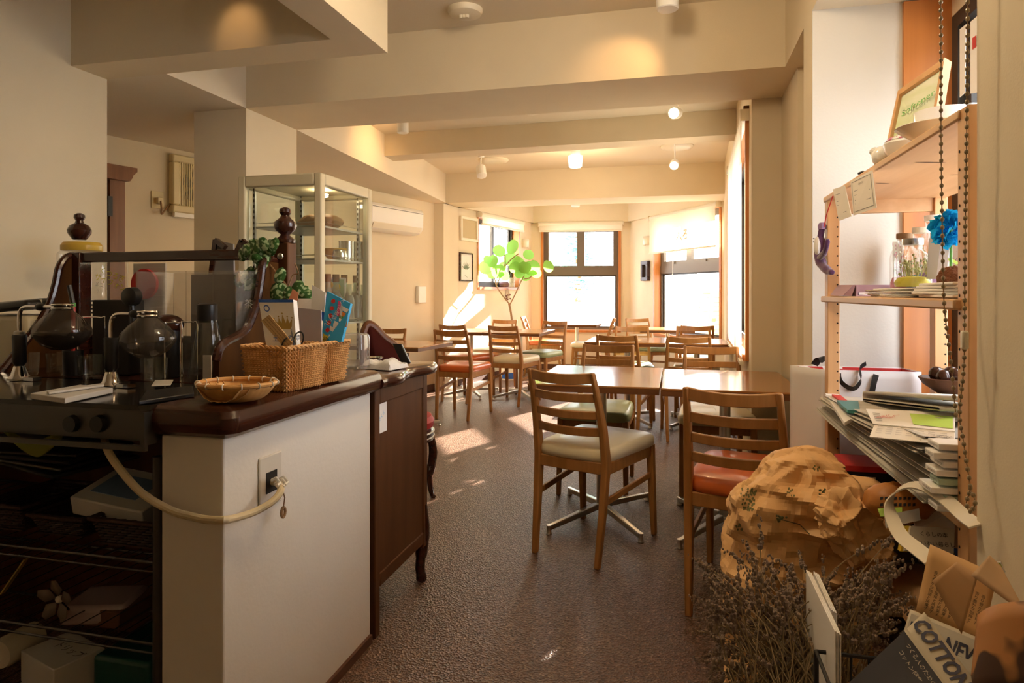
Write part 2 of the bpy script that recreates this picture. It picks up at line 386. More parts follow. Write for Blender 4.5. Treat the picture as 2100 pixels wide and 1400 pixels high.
# upper band running round the bay over the windows
for nm, T, L in (('bay_left', T1, L1), ('bay_back', T2, L2), ('bay_right', T3, L3)):
    b = MB().box(-.03, L+.03, 0, .05, ZS, ZC, T); struct(b.build('ceiling_band_'+nm, M['wall'], smooth=False))
b = MB().box(.395, 1.25, 3.745, 3.93, 0, ZC); struct(b.build('wall_column_right', M['wall'], smooth=False))
b = MB().box(.54, 1.25, 3.27, 3.75, 0, ZS); b.box(.575, 1.25, 2.78, 3.27, 0, ZS); struct(b.build('wall_recess_right', M['wall'], smooth=False))
b = MB().box(.483, 1.25, 2.63, 2.79, 0, ZC); struct(b.build('wall_pier_right', M['wall'], smooth=False))
b = MB().box(.484, .93, 2.622, 2.6305, 0, ZS); struct(b.build('wall_niche_side', M['nichewhite'], smooth=False))
b = MB().box(.483, 1.25, 1.25, 2.63, ZS, ZC); b.box(.483, 1.25, 2.79, 3.24, ZS, ZC); struct(b.build('ceiling_header_right', M['wall'], smooth=False))
b = MB().box(.483, .72, -2.3, 1.25, 0, ZC); b.box(.72, 1.25, -2.3, 1.22, 0, ZC); struct(b.build('wall_right_near', M['wall'], smooth=False))
b = MB().box(-3.98, 1.25, -2.45, -2.3, -.1, ZC); struct(b.build('wall_behind', M['wall'], smooth=False))
# niche window wall
b = MB(); b.box(.93, 1.08, 1.22, 2.64, 0, .76); b.box(.93, 1.08, 1.22, 2.64, 2.08, ZS+.02); b.box(.93, 1.08, 1.22, 1.29, .76, 2.08); struct(b.build('wall_niche', M['wall'], smooth=False))
# baseboards
def skirt(name, T, s0, s1, h=.075):
    b = MB().box(s0, s1, 0, .010, 0, h, T); struct(b.build(name, M['base'], smooth=False))
skirt('baseboard_bay_left', T1, 0, L1); skirt('baseboard_back', T2, 0, L2); skirt('baseboard_bay_right', T3, 0, L3); skirt('baseboard_right', T4, 0, L4)
TL, LL = frame(Vector((XL(2.7), 2.7, 0)), Vector((XL(7.2), 7.2, 0))); skirt('baseboard_left', TL, 0, LL)

# ---- windows
def jambs(root, T, w, th=.15, t=.022, proud=.012, sides='lrtb'):
    s0, s1, lo, hi = w; b = MB()
    if 'l' in sides: b.box(s0-.012, s0+t, -th, proud, lo-.012, hi+.012, T)
    if 'r' in sides: b.box(s1-t, s1+.012, -th, proud, lo-.012, hi+.012, T)
    if 't' in sides: b.box(s0+t, s1-t, -th, proud, hi-t, hi+.012, T)
    if 'b' in sides: b.box(s0+t, s1-t, -th, proud+.01, lo-.012, lo+t, T)
    return struct_part(b.build('wood_frame', M['jamb'], root, smooth=False))
def struct_part(o): return o
def ring(b, T, s0, s1, z0, z1, w, n0, n1):
    b.box(s0, s1, n0, n1, z0, z0+w, T); b.box(s0, s1, n0, n1, z1-w, z1, T); b.box(s0, s0+w, n0, n1, z0+w, z1-w, T); b.box(s1-w, s1, n0, n1, z0+w, z1-w, T)
def pane(root, T, s0, s1, z0, z1, n):
    b = MB().box(s0, s1, n-.002, n+.002, z0, z1, T); return b.build('pane', M['glass'], root, smooth=False)
# window_1: two sliding panes
r = sempty('window_1', T1(W1[0], 0, W1[2])); jambs(r, T1, W1)
s0, s1, lo, hi = W1[0]+.022, W1[1]-.022, W1[2]+.022, W1[3]-.022
b = MB(); ring(b, T1, s0, s1, lo, hi, .035, -.14, -.09); b.build('outer_frame', M['aludark'], r, smooth=False)
mid = (s0+s1)/2
for a, c, n in ((s0+.03, mid+.02, -.105), (mid-.02, s1-.03, -.125)):
    b = MB(); ring(b, T1, a, c, lo+.03, hi-.03, .04, n-.01, n+.01); b.build('sash', M['aludark'], r, smooth=False); pane(r, T1, a+.03, c-.03, lo+.06, hi-.06, n)
def tall_window(name, T, W, tz, split):
    r = sempty(name, T(W[0], 0, W[2])); jambs(r, T, W); s0, s1, lo, hi = W[0]+.022, W[1]-.022, W[2]+.022, W[3]-.022
    b = MB(); ring(b, T, s0, s1, lo, hi, .03, -.14, -.08); b.box(s0, s1, -.14, -.075, tz[0], tz[1], T); b.build('outer_frame', M['alu'], r, smooth=False)
    sp = s0 + (s1-s0)*split
    for a, c in ((s0+.02, sp), (sp, s1-.02)):
        b = MB(); ring(b, T, a, c, tz[1], hi-.02, .055, -.125, -.085); b.box((a+c)/2-.01, (a+c)/2+.01, -.085, -.07, tz[1]+.02, tz[1]+.05, T); b.build('awning_sash', M['alu'], r, smooth=False); pane(r, T, a+.045, c-.045, tz[1]+.045, hi-.065, -.105)
    b = MB(); ring(b, T, s0+.03, s1-.03, lo+.03, tz[0], .02, -.12, -.1); b.build('fixed_frame', M['aludark'], r, smooth=False)
    pane(r, T, s0+.04, s1-.04, lo+.04, tz[0]-.01, -.11)
    return r
tall_window('window_2', T2, W2, (1.385, 1.47), .5)
tall_window('window_3', T3, W3, (1.38, 1.485), .47)
# window_4, right wall, half hidden by its blind
r = sempty('window_4', T4(W4[0], 0, W4[2])); jambs(r, T4, W4, proud=.02); s0, s1, lo, hi = W4[0]+.022, W4[1]-.022, W4[2]+.022, W4[3]-.022
b = MB(); ring(b, T4, s0, s1, lo, hi, .04, -.14, -.06); b.build('outer_frame', M['aludark'], r, smooth=False); mid = (s0+s1)/2
for a, c, n in ((s0+.03, mid+.02, -.085), (mid-.02, s1-.03, -.115)):
    b = MB(); ring(b, T4, a, c, lo+.03, hi-.03, .045, n-.012, n+.012); b.build('sash', M['aludark'], r, smooth=False); pane(r, T4, a+.03, c-.03, lo+.06, hi-.06, n)
# window_5 in the niche: wood lining, dark frame, sash with paper stickers
r = sempty('window_5', (.93, 1.95, .76))
b = MB(); b.box(.78, .935, 2.605, 2.632, .74, 2.15); b.box(.80, 1.08, 1.29, 2.605, .735, .762); b.box(.93, 1.08, 2.605, 2.63, .76, 2.08); b.build('wood_frame', M['jamb'], r, smooth=False)
b = MB(); TN = lambda s, n, z: Vector((.93-n, s, z)); ring(b, TN, 1.29, 2.605, .762, 2.08, .05, -.12, -.0); b.box(2.50, 2.57, -.10, -.02, .8, 2.05, lambda s, n, z: Vector((.93-n, s, z))); b.build('outer_frame', M['aludark'], r, smooth=False)
for a, c, n in ((1.34, 1.98, -.05), (1.94, 2.51, -.085)):
    b = MB(); ring(b, TN, a, c, .80, 2.04, .05, n-.014, n+.014); b.build('sash', M['alu'], r, smooth=False); pane(r, TN, a+.04, c-.04, .84, 2.0, n)

# ---- alcove door casing on the left wall
r = sempty('door_1', (XL(3.45), 3.45, 0)); TLs = lambda y: y-2.7
q = pX(236, 340, XL(3.6)); sA = 0
TLw, _l = frame(Vector((XL(2.7), 2.7, 0)), Vector((XL(7.2), 7.2, 0)))
def sLeft(px):   # distance along the left wall where the photo column px meets it
    d = ray(px, HZ); n = Vector((TLw(1, 0, 0)-TLw(0, 0, 0))); nn = Vector((-n.y, n.x, 0)); P = TLw(0, 0, 0); t = nn.dot(P - Vector((0, 0, P.z)))/nn.dot(Vector((d.x, d.y, 0))); p = Vector((d.x*t, d.y*t, 0)); return (p-P).dot(n)
sd_ = sLeft(247)
b = MB(); b.box(sd_-.10, sd_, 0, .05, 0, 1.88, TLw); b.box(sd_-.95, sd_-.85, 0, .05, 0, 1.88, TLw); b.build('casing', M['casing'] if 'casing' in M else M.setdefault('casing', mat('brown_stained_wood', (.27, .105, .035), .4, col2=(.2, .075, .022), scale=(25, 25, 2))), r, smooth=False)
b = MB().prismT([(sd_-.98, 1.86), (sd_+.01, 1.86), (sd_+.03, 1.89), (sd_+.03, 1.90), (sd_+.06, 1.93), (sd_+.06, 1.955), (sd_-1.0, 1.955)], 0, .09, lambda u, v, w: TLw(u, w, v)); b.build('cornice', M['casing'], r, smooth=False)
b = MB().box(sd_-.85, sd_-.10, .0, .03, 0, 1.86, TLw); b.build('panel', M['midwood'], r, smooth=False)
b = MB().box(sd_-.115, sd_-.085, .03, .056, 1.62, 1.75, TLw); b.build('hinge', M['black'], r, smooth=False)

b = MB(); b.box(-2.66, -1.125, 1.82, 1.84, 0, .80); b.box(-2.45, -2.43, 1.24, 1.82, 0, .80); struct(b.build('shade_panel_under_counter', M['midwood'], smooth=False))  # dark back and side panels added to keep the space under the cooktop dark
# ---- outside
b = MB().box(4.6, 8, 5.0, 14.5, -.3, 6.2); struct(b.build('added_shade_house', mat('pale_stucco', (.72, .69, .63), .9, bump=.2, bscale=15), smooth=False))  # unseen house block added to keep the sun off the niche window
b = MB().prism([(-12, 9.9), (14, 9.9), (14, 30), (-12, 30)], -.4, -.2); b.prism([(1.3, -3), (14, -3), (14, 9.9), (1.3, 9.9)], -.4, -.2); b.prism([(-12, 7.8), (-3.2, 7.8), (-3.2, 9.9), (-12, 9.9)], -.4, -.2)
struct(b.build('street', mat('pale_concrete_street', (.62, .60, .57), .9, bump=.2, bscale=20), smooth=False))
# ------------------------------------------------------------------ ladder-back chairs (local: x right, y forward, origin under the seat)
def chair_parts(root, seatmat):
    W = M['chairwood']
    for s in (-1, 1):
        b = MB(); pr = [(.150, -.255, 0), (.158, -.222, .22), (.163, -.20, .42), (.160, -.222, .56), (.153, -.262, .70), (.150, -.298, .80)]
        wd = [(.024, .028), (.028, .036), (.030, .044), (.028, .038), (.024, .030), (.020, .022)]
        i0 = None
        for (x, y, z), (w, d) in zip(pr, wd):
            x *= s; i = b.add([(x-w/2, y-d/2, z), (x+w/2, y-d/2, z), (x+w/2, y+d/2, z), (x-w/2, y+d/2, z)])
            if i0 is None: b.face((i+3, i+2, i+1, i))
            else:
                for k in range(4): b.face((i0+k, i0+(k+1) % 4, i+(k+1) % 4, i+k))
            i0 = i
        b.face((i0, i0+1, i0+2, i0+3)); b.build('rear_leg', W, root, rel=False, bevel=.006)
        b = MB().bar((.186*s, .245, 0), (.180*s, .215, .425), .024, .026, up=(0, 1, 0), w2=.034, d2=.038); b.build('front_leg', W, root, rel=False, bevel=.005)
        b = MB().bar((.158*s, -.225, .255), (.180*s, .232, .285), .014, .026); b.build('stretcher', W, root, rel=False, bevel=.003)
    b = MB()
    b.bar((-.165, -.205, .395), (.165, -.205, .395), .022, .05); b.bar((-.18, .205, .395), (.18, .205, .395), .022, .05)
    for s in (-1, 1): b.bar((.163*s, -.20, .395), (.178*s, .21, .395), .02, .05)
    b.build('seat_frame', W, root, rel=False, bevel=.004)
    for k, (z, h, y) in enumerate(((.768, .044, -.285), (.690, .036, -.258), (.617, .034, -.238), (.545, .036, -.218))):
        hw = .152 + .002*k; b = MB()
        pts = []
        for j in range(11):
            u = j/5-1; bow = .030*(1-u*u); pts.append((hw*u, y - bow, z + (.010*(u*u) if k == 0 else .004*u*u)))
        b.ribbon(pts, h, .013, (0, -.12, 1)); b.build('slat', W, root, rel=False, bevel=.003)
    b = MB()
    def seat(u, v):   # v 0 bottom rim -> 1 centre top
        a = 2*pi*u; n = .26; cx, sy = cos(a), sin(a)
        x = (abs(cx)**n)*(1 if cx >= 0 else -1); y = (abs(sy)**n)*(1 if sy >= 0 else -1)
        prof = [(.975, .420), (1.0, .428), (1.01, .442), (1.0, .458), (.965, .470), (.90, .476), (.5, .480), (.0, .481)]
        t = v*(len(prof)-1); k = min(int(t), len(prof)-2); f = t-k; rr = prof[k][0]*(1-f)+prof[k+1][0]*f; z = prof[k][1]*(1-f)+prof[k+1][1]*f
        x *= rr; y *= rr; hw = .172 + .036*(y+1)/2
        return (x*hw, .020+y*.232 - .012*(1-x*x)*(1 if y < 0 else -1)*abs(y), z)
    b.grid(48, 8, seat, closeu=True); b.ngon([seat(k/48, 0) for k in range(48)][::-1])
    cu = b.build('seat', seatmat, root, rel=False, ang=60)
    b = MB().tube([(0, -.20, .472), (0, -.1, .4795), (0, .1, .4805), (0, .22, .474)], .0016, 5); b.build('seam', seatmat, cu, rel=False)
protos = {}
used = set()
CH = []
def chair(kind, x, y, rot, label):
    first = kind not in protos
    if first:
        r = thing('dining_chair', label, 'chair', local=True); chair_parts(r, M[kind]); protos[kind] = r
    else: r = copy_tree(protos[kind])
    place(r, (x, y, 0), rot, label, 'ladder-back dining chairs'); CH.append(r); return r
def chair_back(kind, p, q, label, rot=None, zt=.80, flip=False):
    """from the photo pixels of the two post tops; flip = it faces the camera"""
    a, c = pz(*p, zt), pz(*q, zt); m = (a+c)/2; d = (c-a)
    if rot is None:
        f = Vector((-d.y, d.x, 0)).normalized()
        if flip: f = -f
        rot = atan2(-f.x, f.y)
    f = Vector((-sin(rot), cos(rot), 0)); m = m + f*.298
    return chair(kind, m.x, m.y, rot, label)
deg = radians
chair('cream', -.362, 2.985, -deg(20.8), 'oak ladder-back chair with cream seat nearest the camera, standing alone in the aisle')
chair_back('orange', (1407, 793), (1598, 806), 'oak ladder-back chair with glossy orange seat beside the brown paper bag')
chair_back('green', (1192, 704), (1306, 708), 'oak chair with sage green seat on the far side of the near left table', rot=deg(176), flip=True)
chair_back('cream', (1404, 707), (1514, 712), 'oak chair with cream seat on the far side of the near right table', rot=deg(181), flip=True)
chair_back('cream', (1224, 685), (1306, 688), 'cream seated chair with its back to us at the left table of the second row', rot=-deg(6))
chair_back('cream', (1369, 689), (1456, 690), 'cream seated chair with its back to us at the right table of the second row', rot=deg(2))
chair_back('green', (1264, 669), (1328, 669), 'chair facing us across the left table of the second row', rot=deg(184), flip=True)
chair_back('green', (1286, 652.5), (1327, 652), 'pale sunlit chair with green seat against the bay wall between the two big windows', rot=deg(205), flip=True)
chair_back('cream', (1391, 669.5), (1451, 667), 'chair facing us across the right table of the second row', rot=deg(182), flip=True)
chair('cream', .19, 7.12, deg(2), 'chair by the right wall at the far table, half hidden by the pulled down blind')
chair('cream', -1.08, 8.66, deg(92), 'chair seen side-on in front of the middle bay window, right of the small pedestal table')
chair_back('cream', (1002, 667), (1060, 668), 'cream seated chair seen from behind in the sun left of the aisle', rot=-deg(9))
chair_back('orange', (899, 665), (954.5, 666), 'orange seated chair at the left sunlit table, the farther of the two in line', rot=-deg(14))
chair('orange', -1.905, 5.80, -deg(4), 'orange seated chair behind the sideboard at the table corner, nearer of the two in line')
chair_back('cream', (1011, 655), (1061, 655), 'cream seated chair facing us across the left sunlit tables, in front of the potted plant', rot=deg(170), flip=True)
chair_back('green', (1113, 657), (1165, 658), 'chair with sage green seat facing us, below the left half of the middle bay window', rot=deg(160), flip=True)
chair('orange', -1.76, 8.92, -deg(86), 'orange seated chair seen side-on left of the small pedestal table by the bay window')
chair('cream', -2.555, 5.33, deg(178), 'chair facing us behind the nearest left table, cut off by the glass showcase')

# ------------------------------------------------------------------ pedestal tables
def table(x0, x1, y0, y1, label, rot=0, z=.71, th=.034, bx=.21, by=.31, cy=0):
    r = thing('pedestal_table', label, 'table', ((x0+x1)/2, (y0+y1)/2, 0), rot, 'pedestal dining tables', local=True); hx, hy = (x1-x0)/2, (y1-y0)/2
    b = MB().box(-hx, hx, -hy, hy, z-.010, z); b.build('tabletop', M['table'], r, rel=False, bevel=.003)
    b = MB().box(-hx+.002, hx-.002, -hy+.002, hy-.002, z-th, z-.0102); b.build('edge_band', M['tableedge'], r, rel=False, smooth=False)
    b = MB().tube([(0, 0, .055), (0, 0, z-th-.008)], .0255, 20); b.build('column', M['steel'], r, rel=False)
    b = MB().obox((0, 0, z-th-.0045), (.22, .3, .008)); b.build('mounting_plate', M['blackm'], r, rel=False, smooth=False)
    b = MB().lathe([(.034, .062), (.036, .058), (.036, .045), (.03, .04)], (0, 0, 0), 16); b.build('hub', M['steel'], r, rel=False)
    for sx in (-1, 1):
        for sy in (-1, 1):
            b = MB().bar((sx*.02, sy*.028, .058), (sx*bx, sy*by, .030), .030, .032, w2=.024, d2=.022); a = b.build('base_arm', M['steel'], r, rel=False, bevel=.004)
            b = MB().lathe([(.013, .0), (.015, .004), (.012, .010), (.010, .024), (.012, .042), (.0, .043)], (sx*bx, sy*by, 0), 12); b.build('foot', M['steel'], a, rel=False)
    return r
table(-.66, -.072, 2.945, 3.735, 'oak pedestal table with X-shaped steel base, left of the two nearest tables')
table(-.064, .512, 2.925, 3.69, 'oak pedestal table against the right wall beside the white shopping bag')
table(-.755, -.09, 5.57, 6.26, 'oak pedestal table in the second row, its left one')
table(-.078, .415, 5.55, 6.25, 'oak pedestal table in the second row against the right wall')
table(-.40, .20, 7.55, 8.2, 'small far table beside the right bay window, under the lowered blind')
table(-1.60, -1.0, 8.55, 9.15, 'small table in front of the middle bay window')
table(-2.52, -1.86, 4.70, 5.34, 'oak pedestal table behind the sideboard and the red velvet chair', rot=-deg(5))
table(-1.955, -1.345, 6.63, 7.40, 'sunlit oak table on the left, its right half', rot=-deg(2))
table(-2.46, -1.962, 6.645, 7.41, 'sunlit oak table on the left, its half nearer the wall', rot=-deg(2))

# ------------------------------------------------------------------ counter, sideboard, showcase, headboard
YF = 1.245; XW = -.955
b = MB().prism([(XW, YF), (XW, 1.955), (XW-.16, 1.955), (XW-.16, YF)], 0, .805); struct(b.build('wall_counter', M['panel'], smooth=False, bevel=.004))
b = MB().box(XW, XW+.010, YF+.0, 1.95, 0, .028); struct(b.build('baseboard_counter', M['base'], smooth=False))
CT = .872
t = thing('countertop', 'dark mahogany countertop with a thick rounded edge on the white half wall', 'counter', (-1.3, 1.6, .806))
b = MB(); sec = [(0, 0), (.012, -.002), (.02, -.01), (.03, -.03), (.03, -.045), (.022, -.06), (0, -.066)]
poly = lambda o: [(-.955+o, YF+.045-o), (-.955+o, 1.965), (-2.3, 1.965), (-2.3, YF+.105-o), (-1.135, YF+.045-o)]
def slab(o, z, last=None):
    # rounded front right corner
    c = Vector((-.985+o, YF+.075-o)); R = .03; pts = [(-1.125, YF+.045-o)]
    pts += [(-.985+o-R+R*cos(a)+.0, YF+.075-o+R*sin(a)+R-.03) for a in [(-pi/2)+k*pi/12 for k in range(7)]]
    pts += [(-.985+o, 1.965), (-2.25, 1.965), (-2.25, YF+.32), (-1.125, YF+.32)]
    return [(x, y, z) for x, y in pts]
rings = [slab(o+.035, z) for o, z in ((0, .806), (.017, .807), (.026, .816), (.03, .832), (.03, .850), (.022, .864), (.006, .872))]
n = len(rings[0]); i0 = b.add([p for q in rings for p in q])
for k in range(len(rings)-1):
    for j in range(n): b.face((i0+k*n+j, i0+k*n+(j+1) % n, i0+(k+1)*n+(j+1) % n, i0+(k+1)*n+j))
b.face([i0+j for j in range(n)][::-1]); b.face([i0+(len(rings)-1)*n+j for j in range(n)])
b.build('slab', M['darkwood'], t, ang=30)
# outlet with the grey-ivory cable
o = thing('wall_outlet', 'white outlet plate on the white half wall with a cable coming out of it', 'outlet', (XW, 1.45, .60))
def onc(px, py, dx=0): return pX(px, py, XW+dx)
c0 = onc(552, 984); cw = .045; ch = .062
b = MB(); b.box(XW, XW+.006, c0.y-cw, c0.y+cw, c0.z-ch, c0.z+ch); b.build('plate', M['platec'] if 'platec' in M else M.setdefault('platec', mat('aged_white_plastic', (.62, .57, .49), .45)), o, bevel=.006)
b = MB(); b.box(XW+.0061, XW+.0075, c0.y-.022, c0.y+.022, c0.z-.028, c0.z+.022); b.build('opening', M['hole'], o, smooth=False)
k = thing('power_cable', 'thick ivory cable drooping from the outlet to under the cooktop', 'cable', (XW+.05, 1.4, .5))
pts = [onc(556, 988, .004), onc(572, 990, .03), onc(575, 1008, .055), onc(556, 1030, .05), onc(520, 1050, .03), onc(482, 1062, .026), onc(458, 1066, .036)]
pts += [pY(425, 1065, YF-.032), pY(395, 1059, YF-.03), pY(350, 1046, YF-.03), pY(290, 1010, YF-.025), pY(245, 960, YF-.015), pY(222, 925, YF+.0), pY(214, 898, YF+.04), pY(213, 880, YF+.08)]
def smoothpts(pts, n=6):
    out = []
    P = [Vector(p) for p in pts]
    for i in range(len(P)-1):
        a, b2, c2, d2 = P[max(i-1, 0)], P[i], P[i+1], P[min(i+2, len(P)-1)]
        for j in range(n):
            t = j/n; out.append(.5*((2*b2)+(-a+c2)*t+(2*a-5*b2+4*c2-d2)*t*t+(-a+3*b2-3*c2+d2)*t**3))
    out.append(P[-1]); return out
b = MB().tube(smoothpts(pts), .0085, 10); b.build('sheath', M['cord'], k)
b = MB()
for q in ((566, 988), (572, 996), (578, 990), (582, 986)): b.tube([onc(q[0]-8, q[1]-4, .02), onc(q[0], q[1]-8, .045), onc(q[0]+8, q[1]+2, .05), onc(q[0]+2, q[1]+8, .055)], .004, 6)
b.build('tied_wrap', M['straw'], k)
b = MB().tube([onc(578, 998, .05), onc(584, 1020, .045), onc(581, 1042, .04)], .0015, 5); p = onc(581, 1050, .038); b.tube([p+Vector((0, .008*cos(a), .012*sin(a))) for a in [j*pi/6 for j in range(12)]], .0035, 6, closed=True); b.build('hanging_tie', M['twig'], k)

# sideboard
t = thing('sideboard', 'dark brown wooden sideboard with curved legs and wavy moulded top at the counter end', 'sideboard', (-1.2, 2.2, 0))
SX = -.945; y0, y1 = 1.972, 2.43
b = MB().box(SX-.018, SX-.004, y0+.03, y1-.03, .19, .80); b.build('side_panel', M['midwood'], t, smooth=False)
b = MB(); b.box(SX-.03, SX, y0, y0+.035, 0, .81); b.box(SX-.03, SX, y0+.035, y1-.03, .155, .20); b.box(SX-.03, SX, y0+.035, y1-.03, .755, .81); b.box(SX-.03, SX+.001, y1-.04, y1-.0, .14, .81); b.build('side_frame', M['midwood'], t, bevel=.004)
b = MB(); b.box(-1.62, SX-.03, y0, y0+.02, .15, .81); b.box(-1.62, SX-.03, y1-.03, y1, .15, .81); b.box(-1.62, -1.60, y0, y1, .15, .81); b.box(-1.6, SX-.03, y0+.02, y1-.03, .15, .17); b.build('body', M['midwood'], t, smooth=False)
for (lx, ly) in ((SX-.022, y1-.015), (-1.59, y1-.015), (-1.59, y0+.03)):
    pts = [(lx, ly, .30), (lx+.004, ly+.012, .22), (lx+.003, ly+.014, .15), (lx, ly+.002, .09), (lx, ly-.004, .05), (lx+.001, ly+.006, .02), (lx+.001, ly+.006, .0)]
    b = MB().tube(smoothpts(pts, 4), [.026]*4+[.027]*4+[.024]*4+[.019]*4+[.019]*4+[.021]*4+[.012], 12); b.build('leg', M['darkwood'], t)
# wavy top
b = MB(); prof = []
def edge(o, z):
    e = []
    for j in range(25):
        u = j/24; y = y0-.005+u*(y1-y0+.04); w = .020*sin(u*pi*3.2-.6) * (1 if u > .12 else 0) ; e.append((SX+.022+w*.8+o, y, z))
    e += [(-1.64, y1+.035+o, z), (-1.64, y0-.005, z)]; return e
rings = [edge(o, z) for o, z in ((-.012, .811), (.002, .813), (.008, .822), (.010, .834), (.002, .846), (-.010, .850))]; n = len(rings[0]); i0 = b.add([p for q in rings for p in q])
for k2 in range(len(rings)-1):
    for j in range(n): b.face((i0+k2*n+j, i0+k2*n+(j+1) % n, i0+(k2+1)*n+(j+1) % n, i0+(k2+1)*n+j))
b.face([i0+j for j in range(n)][::-1]); b.face([i0+(len(rings)-1)*n+j for j in range(n)]); b.build('top', M['darkwood'], t, ang=50)
s = thing('paper_note', 'small cream paper sticker on the side of the brown sideboard', 'sticker', (SX-.004, 2.07, .69))
a_, b_ = pX(771, 828, SX-.0035), pX(793, 882, SX-.0035)
bb = MB(); bb.box(SX-.0045, SX-.0032, a_.y, b_.y, b_.z, a_.z+.003); bb.build('sheet', M['paper'], s, smooth=False)
bb = MB(); lettering(bb, 'さくら', .016, ((SX-.003), (a_.y+b_.y)/2, (a_.z+b_.z)/2+.004), (0, 1, .55), (0, -.5, 1)); bb.build('print', M['sky'], s, smooth=False)

# showcase
cx0, cx1, cy0, cy1, zt = -1.835, -1.435, 2.484, 2.958, 1.624
t = thing('glass_showcase', 'cream framed glass display case with shelves standing behind the counter', 'display case', (-1.63, 2.72, 0))
fw = .035; b = MB()
for x in (cx0, cx1-fw):
    for y in (cy0, cy1-fw): b.box(x, x+fw, y, y+fw, .62, zt)
for z0, z1 in ((zt-.05, zt), (.60, .66)):
    b.box(cx0+fw, cx1-fw, cy0, cy0+fw, z0, z1); b.box(cx0+fw, cx1-fw, cy1-fw, cy1, z0, z1); b.box(cx0, cx0+fw, cy0+fw, cy1-fw, z0, z1); b.box(cx1-fw, cx1, cy0+fw, cy1-fw, z0, z1)
b.build('frame', M['enamel'], t, bevel=.006)
b = MB().box(cx0+.02, cx1-.02, cy0+.02, cy1-.02, zt-.03, zt-.008); b.build('roof', M['enamel'], t, smooth=False)
b = MB().box(cx0, cx1, cy0, cy1, 0, .60); b.build('base_cabinet', M['white'], t, bevel=.006)
for nm, q in (('front_glass', (cx0+fw, cx1-fw, cy0+.015, cy0+.018)), ('side_glass', (cx1-.018, cx1-.015, cy0+fw, cy1-fw)), ('rear_glass', (cx0+fw, cx1-fw, cy1-.018, cy1-.015)), ('left_glass', (cx0+.015, cx0+.018, cy0+fw, cy1-fw))):
    b = MB().box(q[0], q[1], q[2], q[3], .66, zt-.05); b.build(nm, M['caseglass'], t, smooth=False)
for x in (cx0+.042, cx1-.055):
    for y in (cy0+.045, cy1-.055):
        b = MB().box(x, x+.012, y, y+.010, .66, zt-.06); st = b.build('shelf_strip', M['grey'], t, smooth=False)
        b = MB()
        for k2 in range(38):
            z = .70+k2*.024; b.box(x+.003, x+.009, y-.0012, y-.0002, z, z+.012)
        b.build('slots', M['hole'], st, smooth=False)
shz = (.987, 1.269, 1.410)
for z in shz:
    b = MB().box(cx0+.045, cx1-.03, cy0+.05, cy1-.03, z-.008, z); sh = b.build('shelf', M['grey'], t, smooth=False)
    b = MB().tube([(cx0+.05, cy0+.05, z+.014), (cx1-.03, cy0+.05, z+.014), (cx1-.03, cy1-.03, z+.014)], .002, 6); b.build('guard_rail', M['chrome'], sh)
b = MB().box(cx0+.036, cx1-.036, cy0+.036, cy1-.036, .662, .675); b.build('case_floor', M['white'], t, smooth=False)
b = MB().lathe([(.03, 0), (.028, -.012), (0, -.016)], (-1.58, 2.74, zt-.05), 16); b.build('case_lamp', M['glow'], t)
# ------------------------------------------------------------------ in the showcase
zb, zm, zu = shz
def bottle(prof, m, name='bottle'): return MB().lathe(prof, (0, 0, 0), 16)
bp = [(0, 0), (.027, 0), (.028, .006), (.0275, .03), (.025, .055), (.028, .085), (.0285, .10), (.026, .115), (.016, .145), (.0125, .165), (.013, .185), (.0135, .19), (.0, .19)]
proto = None
for k, (px, y, cap) in enumerate(((672, -1.555, 0), (689, -1.555, 0), (706, -1.555, 0), (730, -1.555, 0), (716, -1.495, 1), (731, -1.495, 1), (745, -1.49, 1))):
    p = pX(px, 600, y); y = p.y
    lab = ['dark bottle with a yellow label, leftmost of the bottles in the glass case', 'brown capped bottle second from left in the glass case', 'brown capped bottle third from left in the rear row of the glass case', 'brown capped bottle at the right of the rear row in the glass case', 'open grey cola bottle leftmost of the front three in the glass case', 'open grey cola bottle in the middle of the front three in the glass case', 'open grey cola bottle at the right end in the glass case'][k]
    r = thing('bottle', lab, 'bottle', (p.x, y, zb), group='bottles in the showcase', local=True)
    sc = .92 if cap else 1.03
    g = MB().lathe([(a*sc, c*sc) for a, c in bp], (0, 0, 0), 16); g.build('glass_body', M['bottleglass'] if 'bottleglass' in M else M.setdefault('bottleglass', clear_mat('pale_green_bottle_glass', (.72, .80, .74), gloss=.25, haze=.18, hazecol=(.5, .52, .48))), r, rel=False)
    if not cap:
        c2 = MB().lathe([(.015*sc, .180*sc), (.0155*sc, .215*sc), (0, .215*sc)], (0, 0, 0), 16); c2.build('cap', M['midwood'], r, rel=False)
        if k == 0: c2 = MB().lathe([(.0292*sc, .075*sc), (.0292*sc, .115*sc)], (0, 0, 0), 16); c2.build('label', M['yellow'], r, rel=False)
    c2 = MB().lathe([(0, .004), (.0262*sc, .006), (.0265*sc, .03*sc), (.0242*sc, .055*sc), (.0268*sc, .085*sc), (.0272*sc, .10*sc), (.0245*sc, .115*sc), (.017*sc, .135*sc), (0, .136*sc)], (0, 0, 0), 16); c2.build('drink', M['greydrink'] if 'greydrink' in M else M.setdefault('greydrink', mat('grey_brown_drink', (.13, .11, .10), .3)), r, rel=False)
for k, (px, y, dz, rr, hh, lab) in enumerate(((711, -1.525, 0, .039, .097, 'tall silver can on the middle shelf of the glass case'), (740, -1.515, 0, .037, .051, 'low silver can at the bottom right on the middle case shelf'), (740, -1.515, .052, .037, .051, 'low silver can stacked on another can on the middle case shelf'))):
    p = pX(px, 520, y); y = p.y; c = MB().lathe([(0, 0), (rr, 0), (rr, .004), (rr*.97, .008), (rr*.97, hh-.008), (rr, hh-.004), (rr, hh), (0, hh-.002)], (p.x, y, zm+.001+dz), 20)
    tag(c.build('can', M['foil']), lab, 'can', 'cans in the showcase')
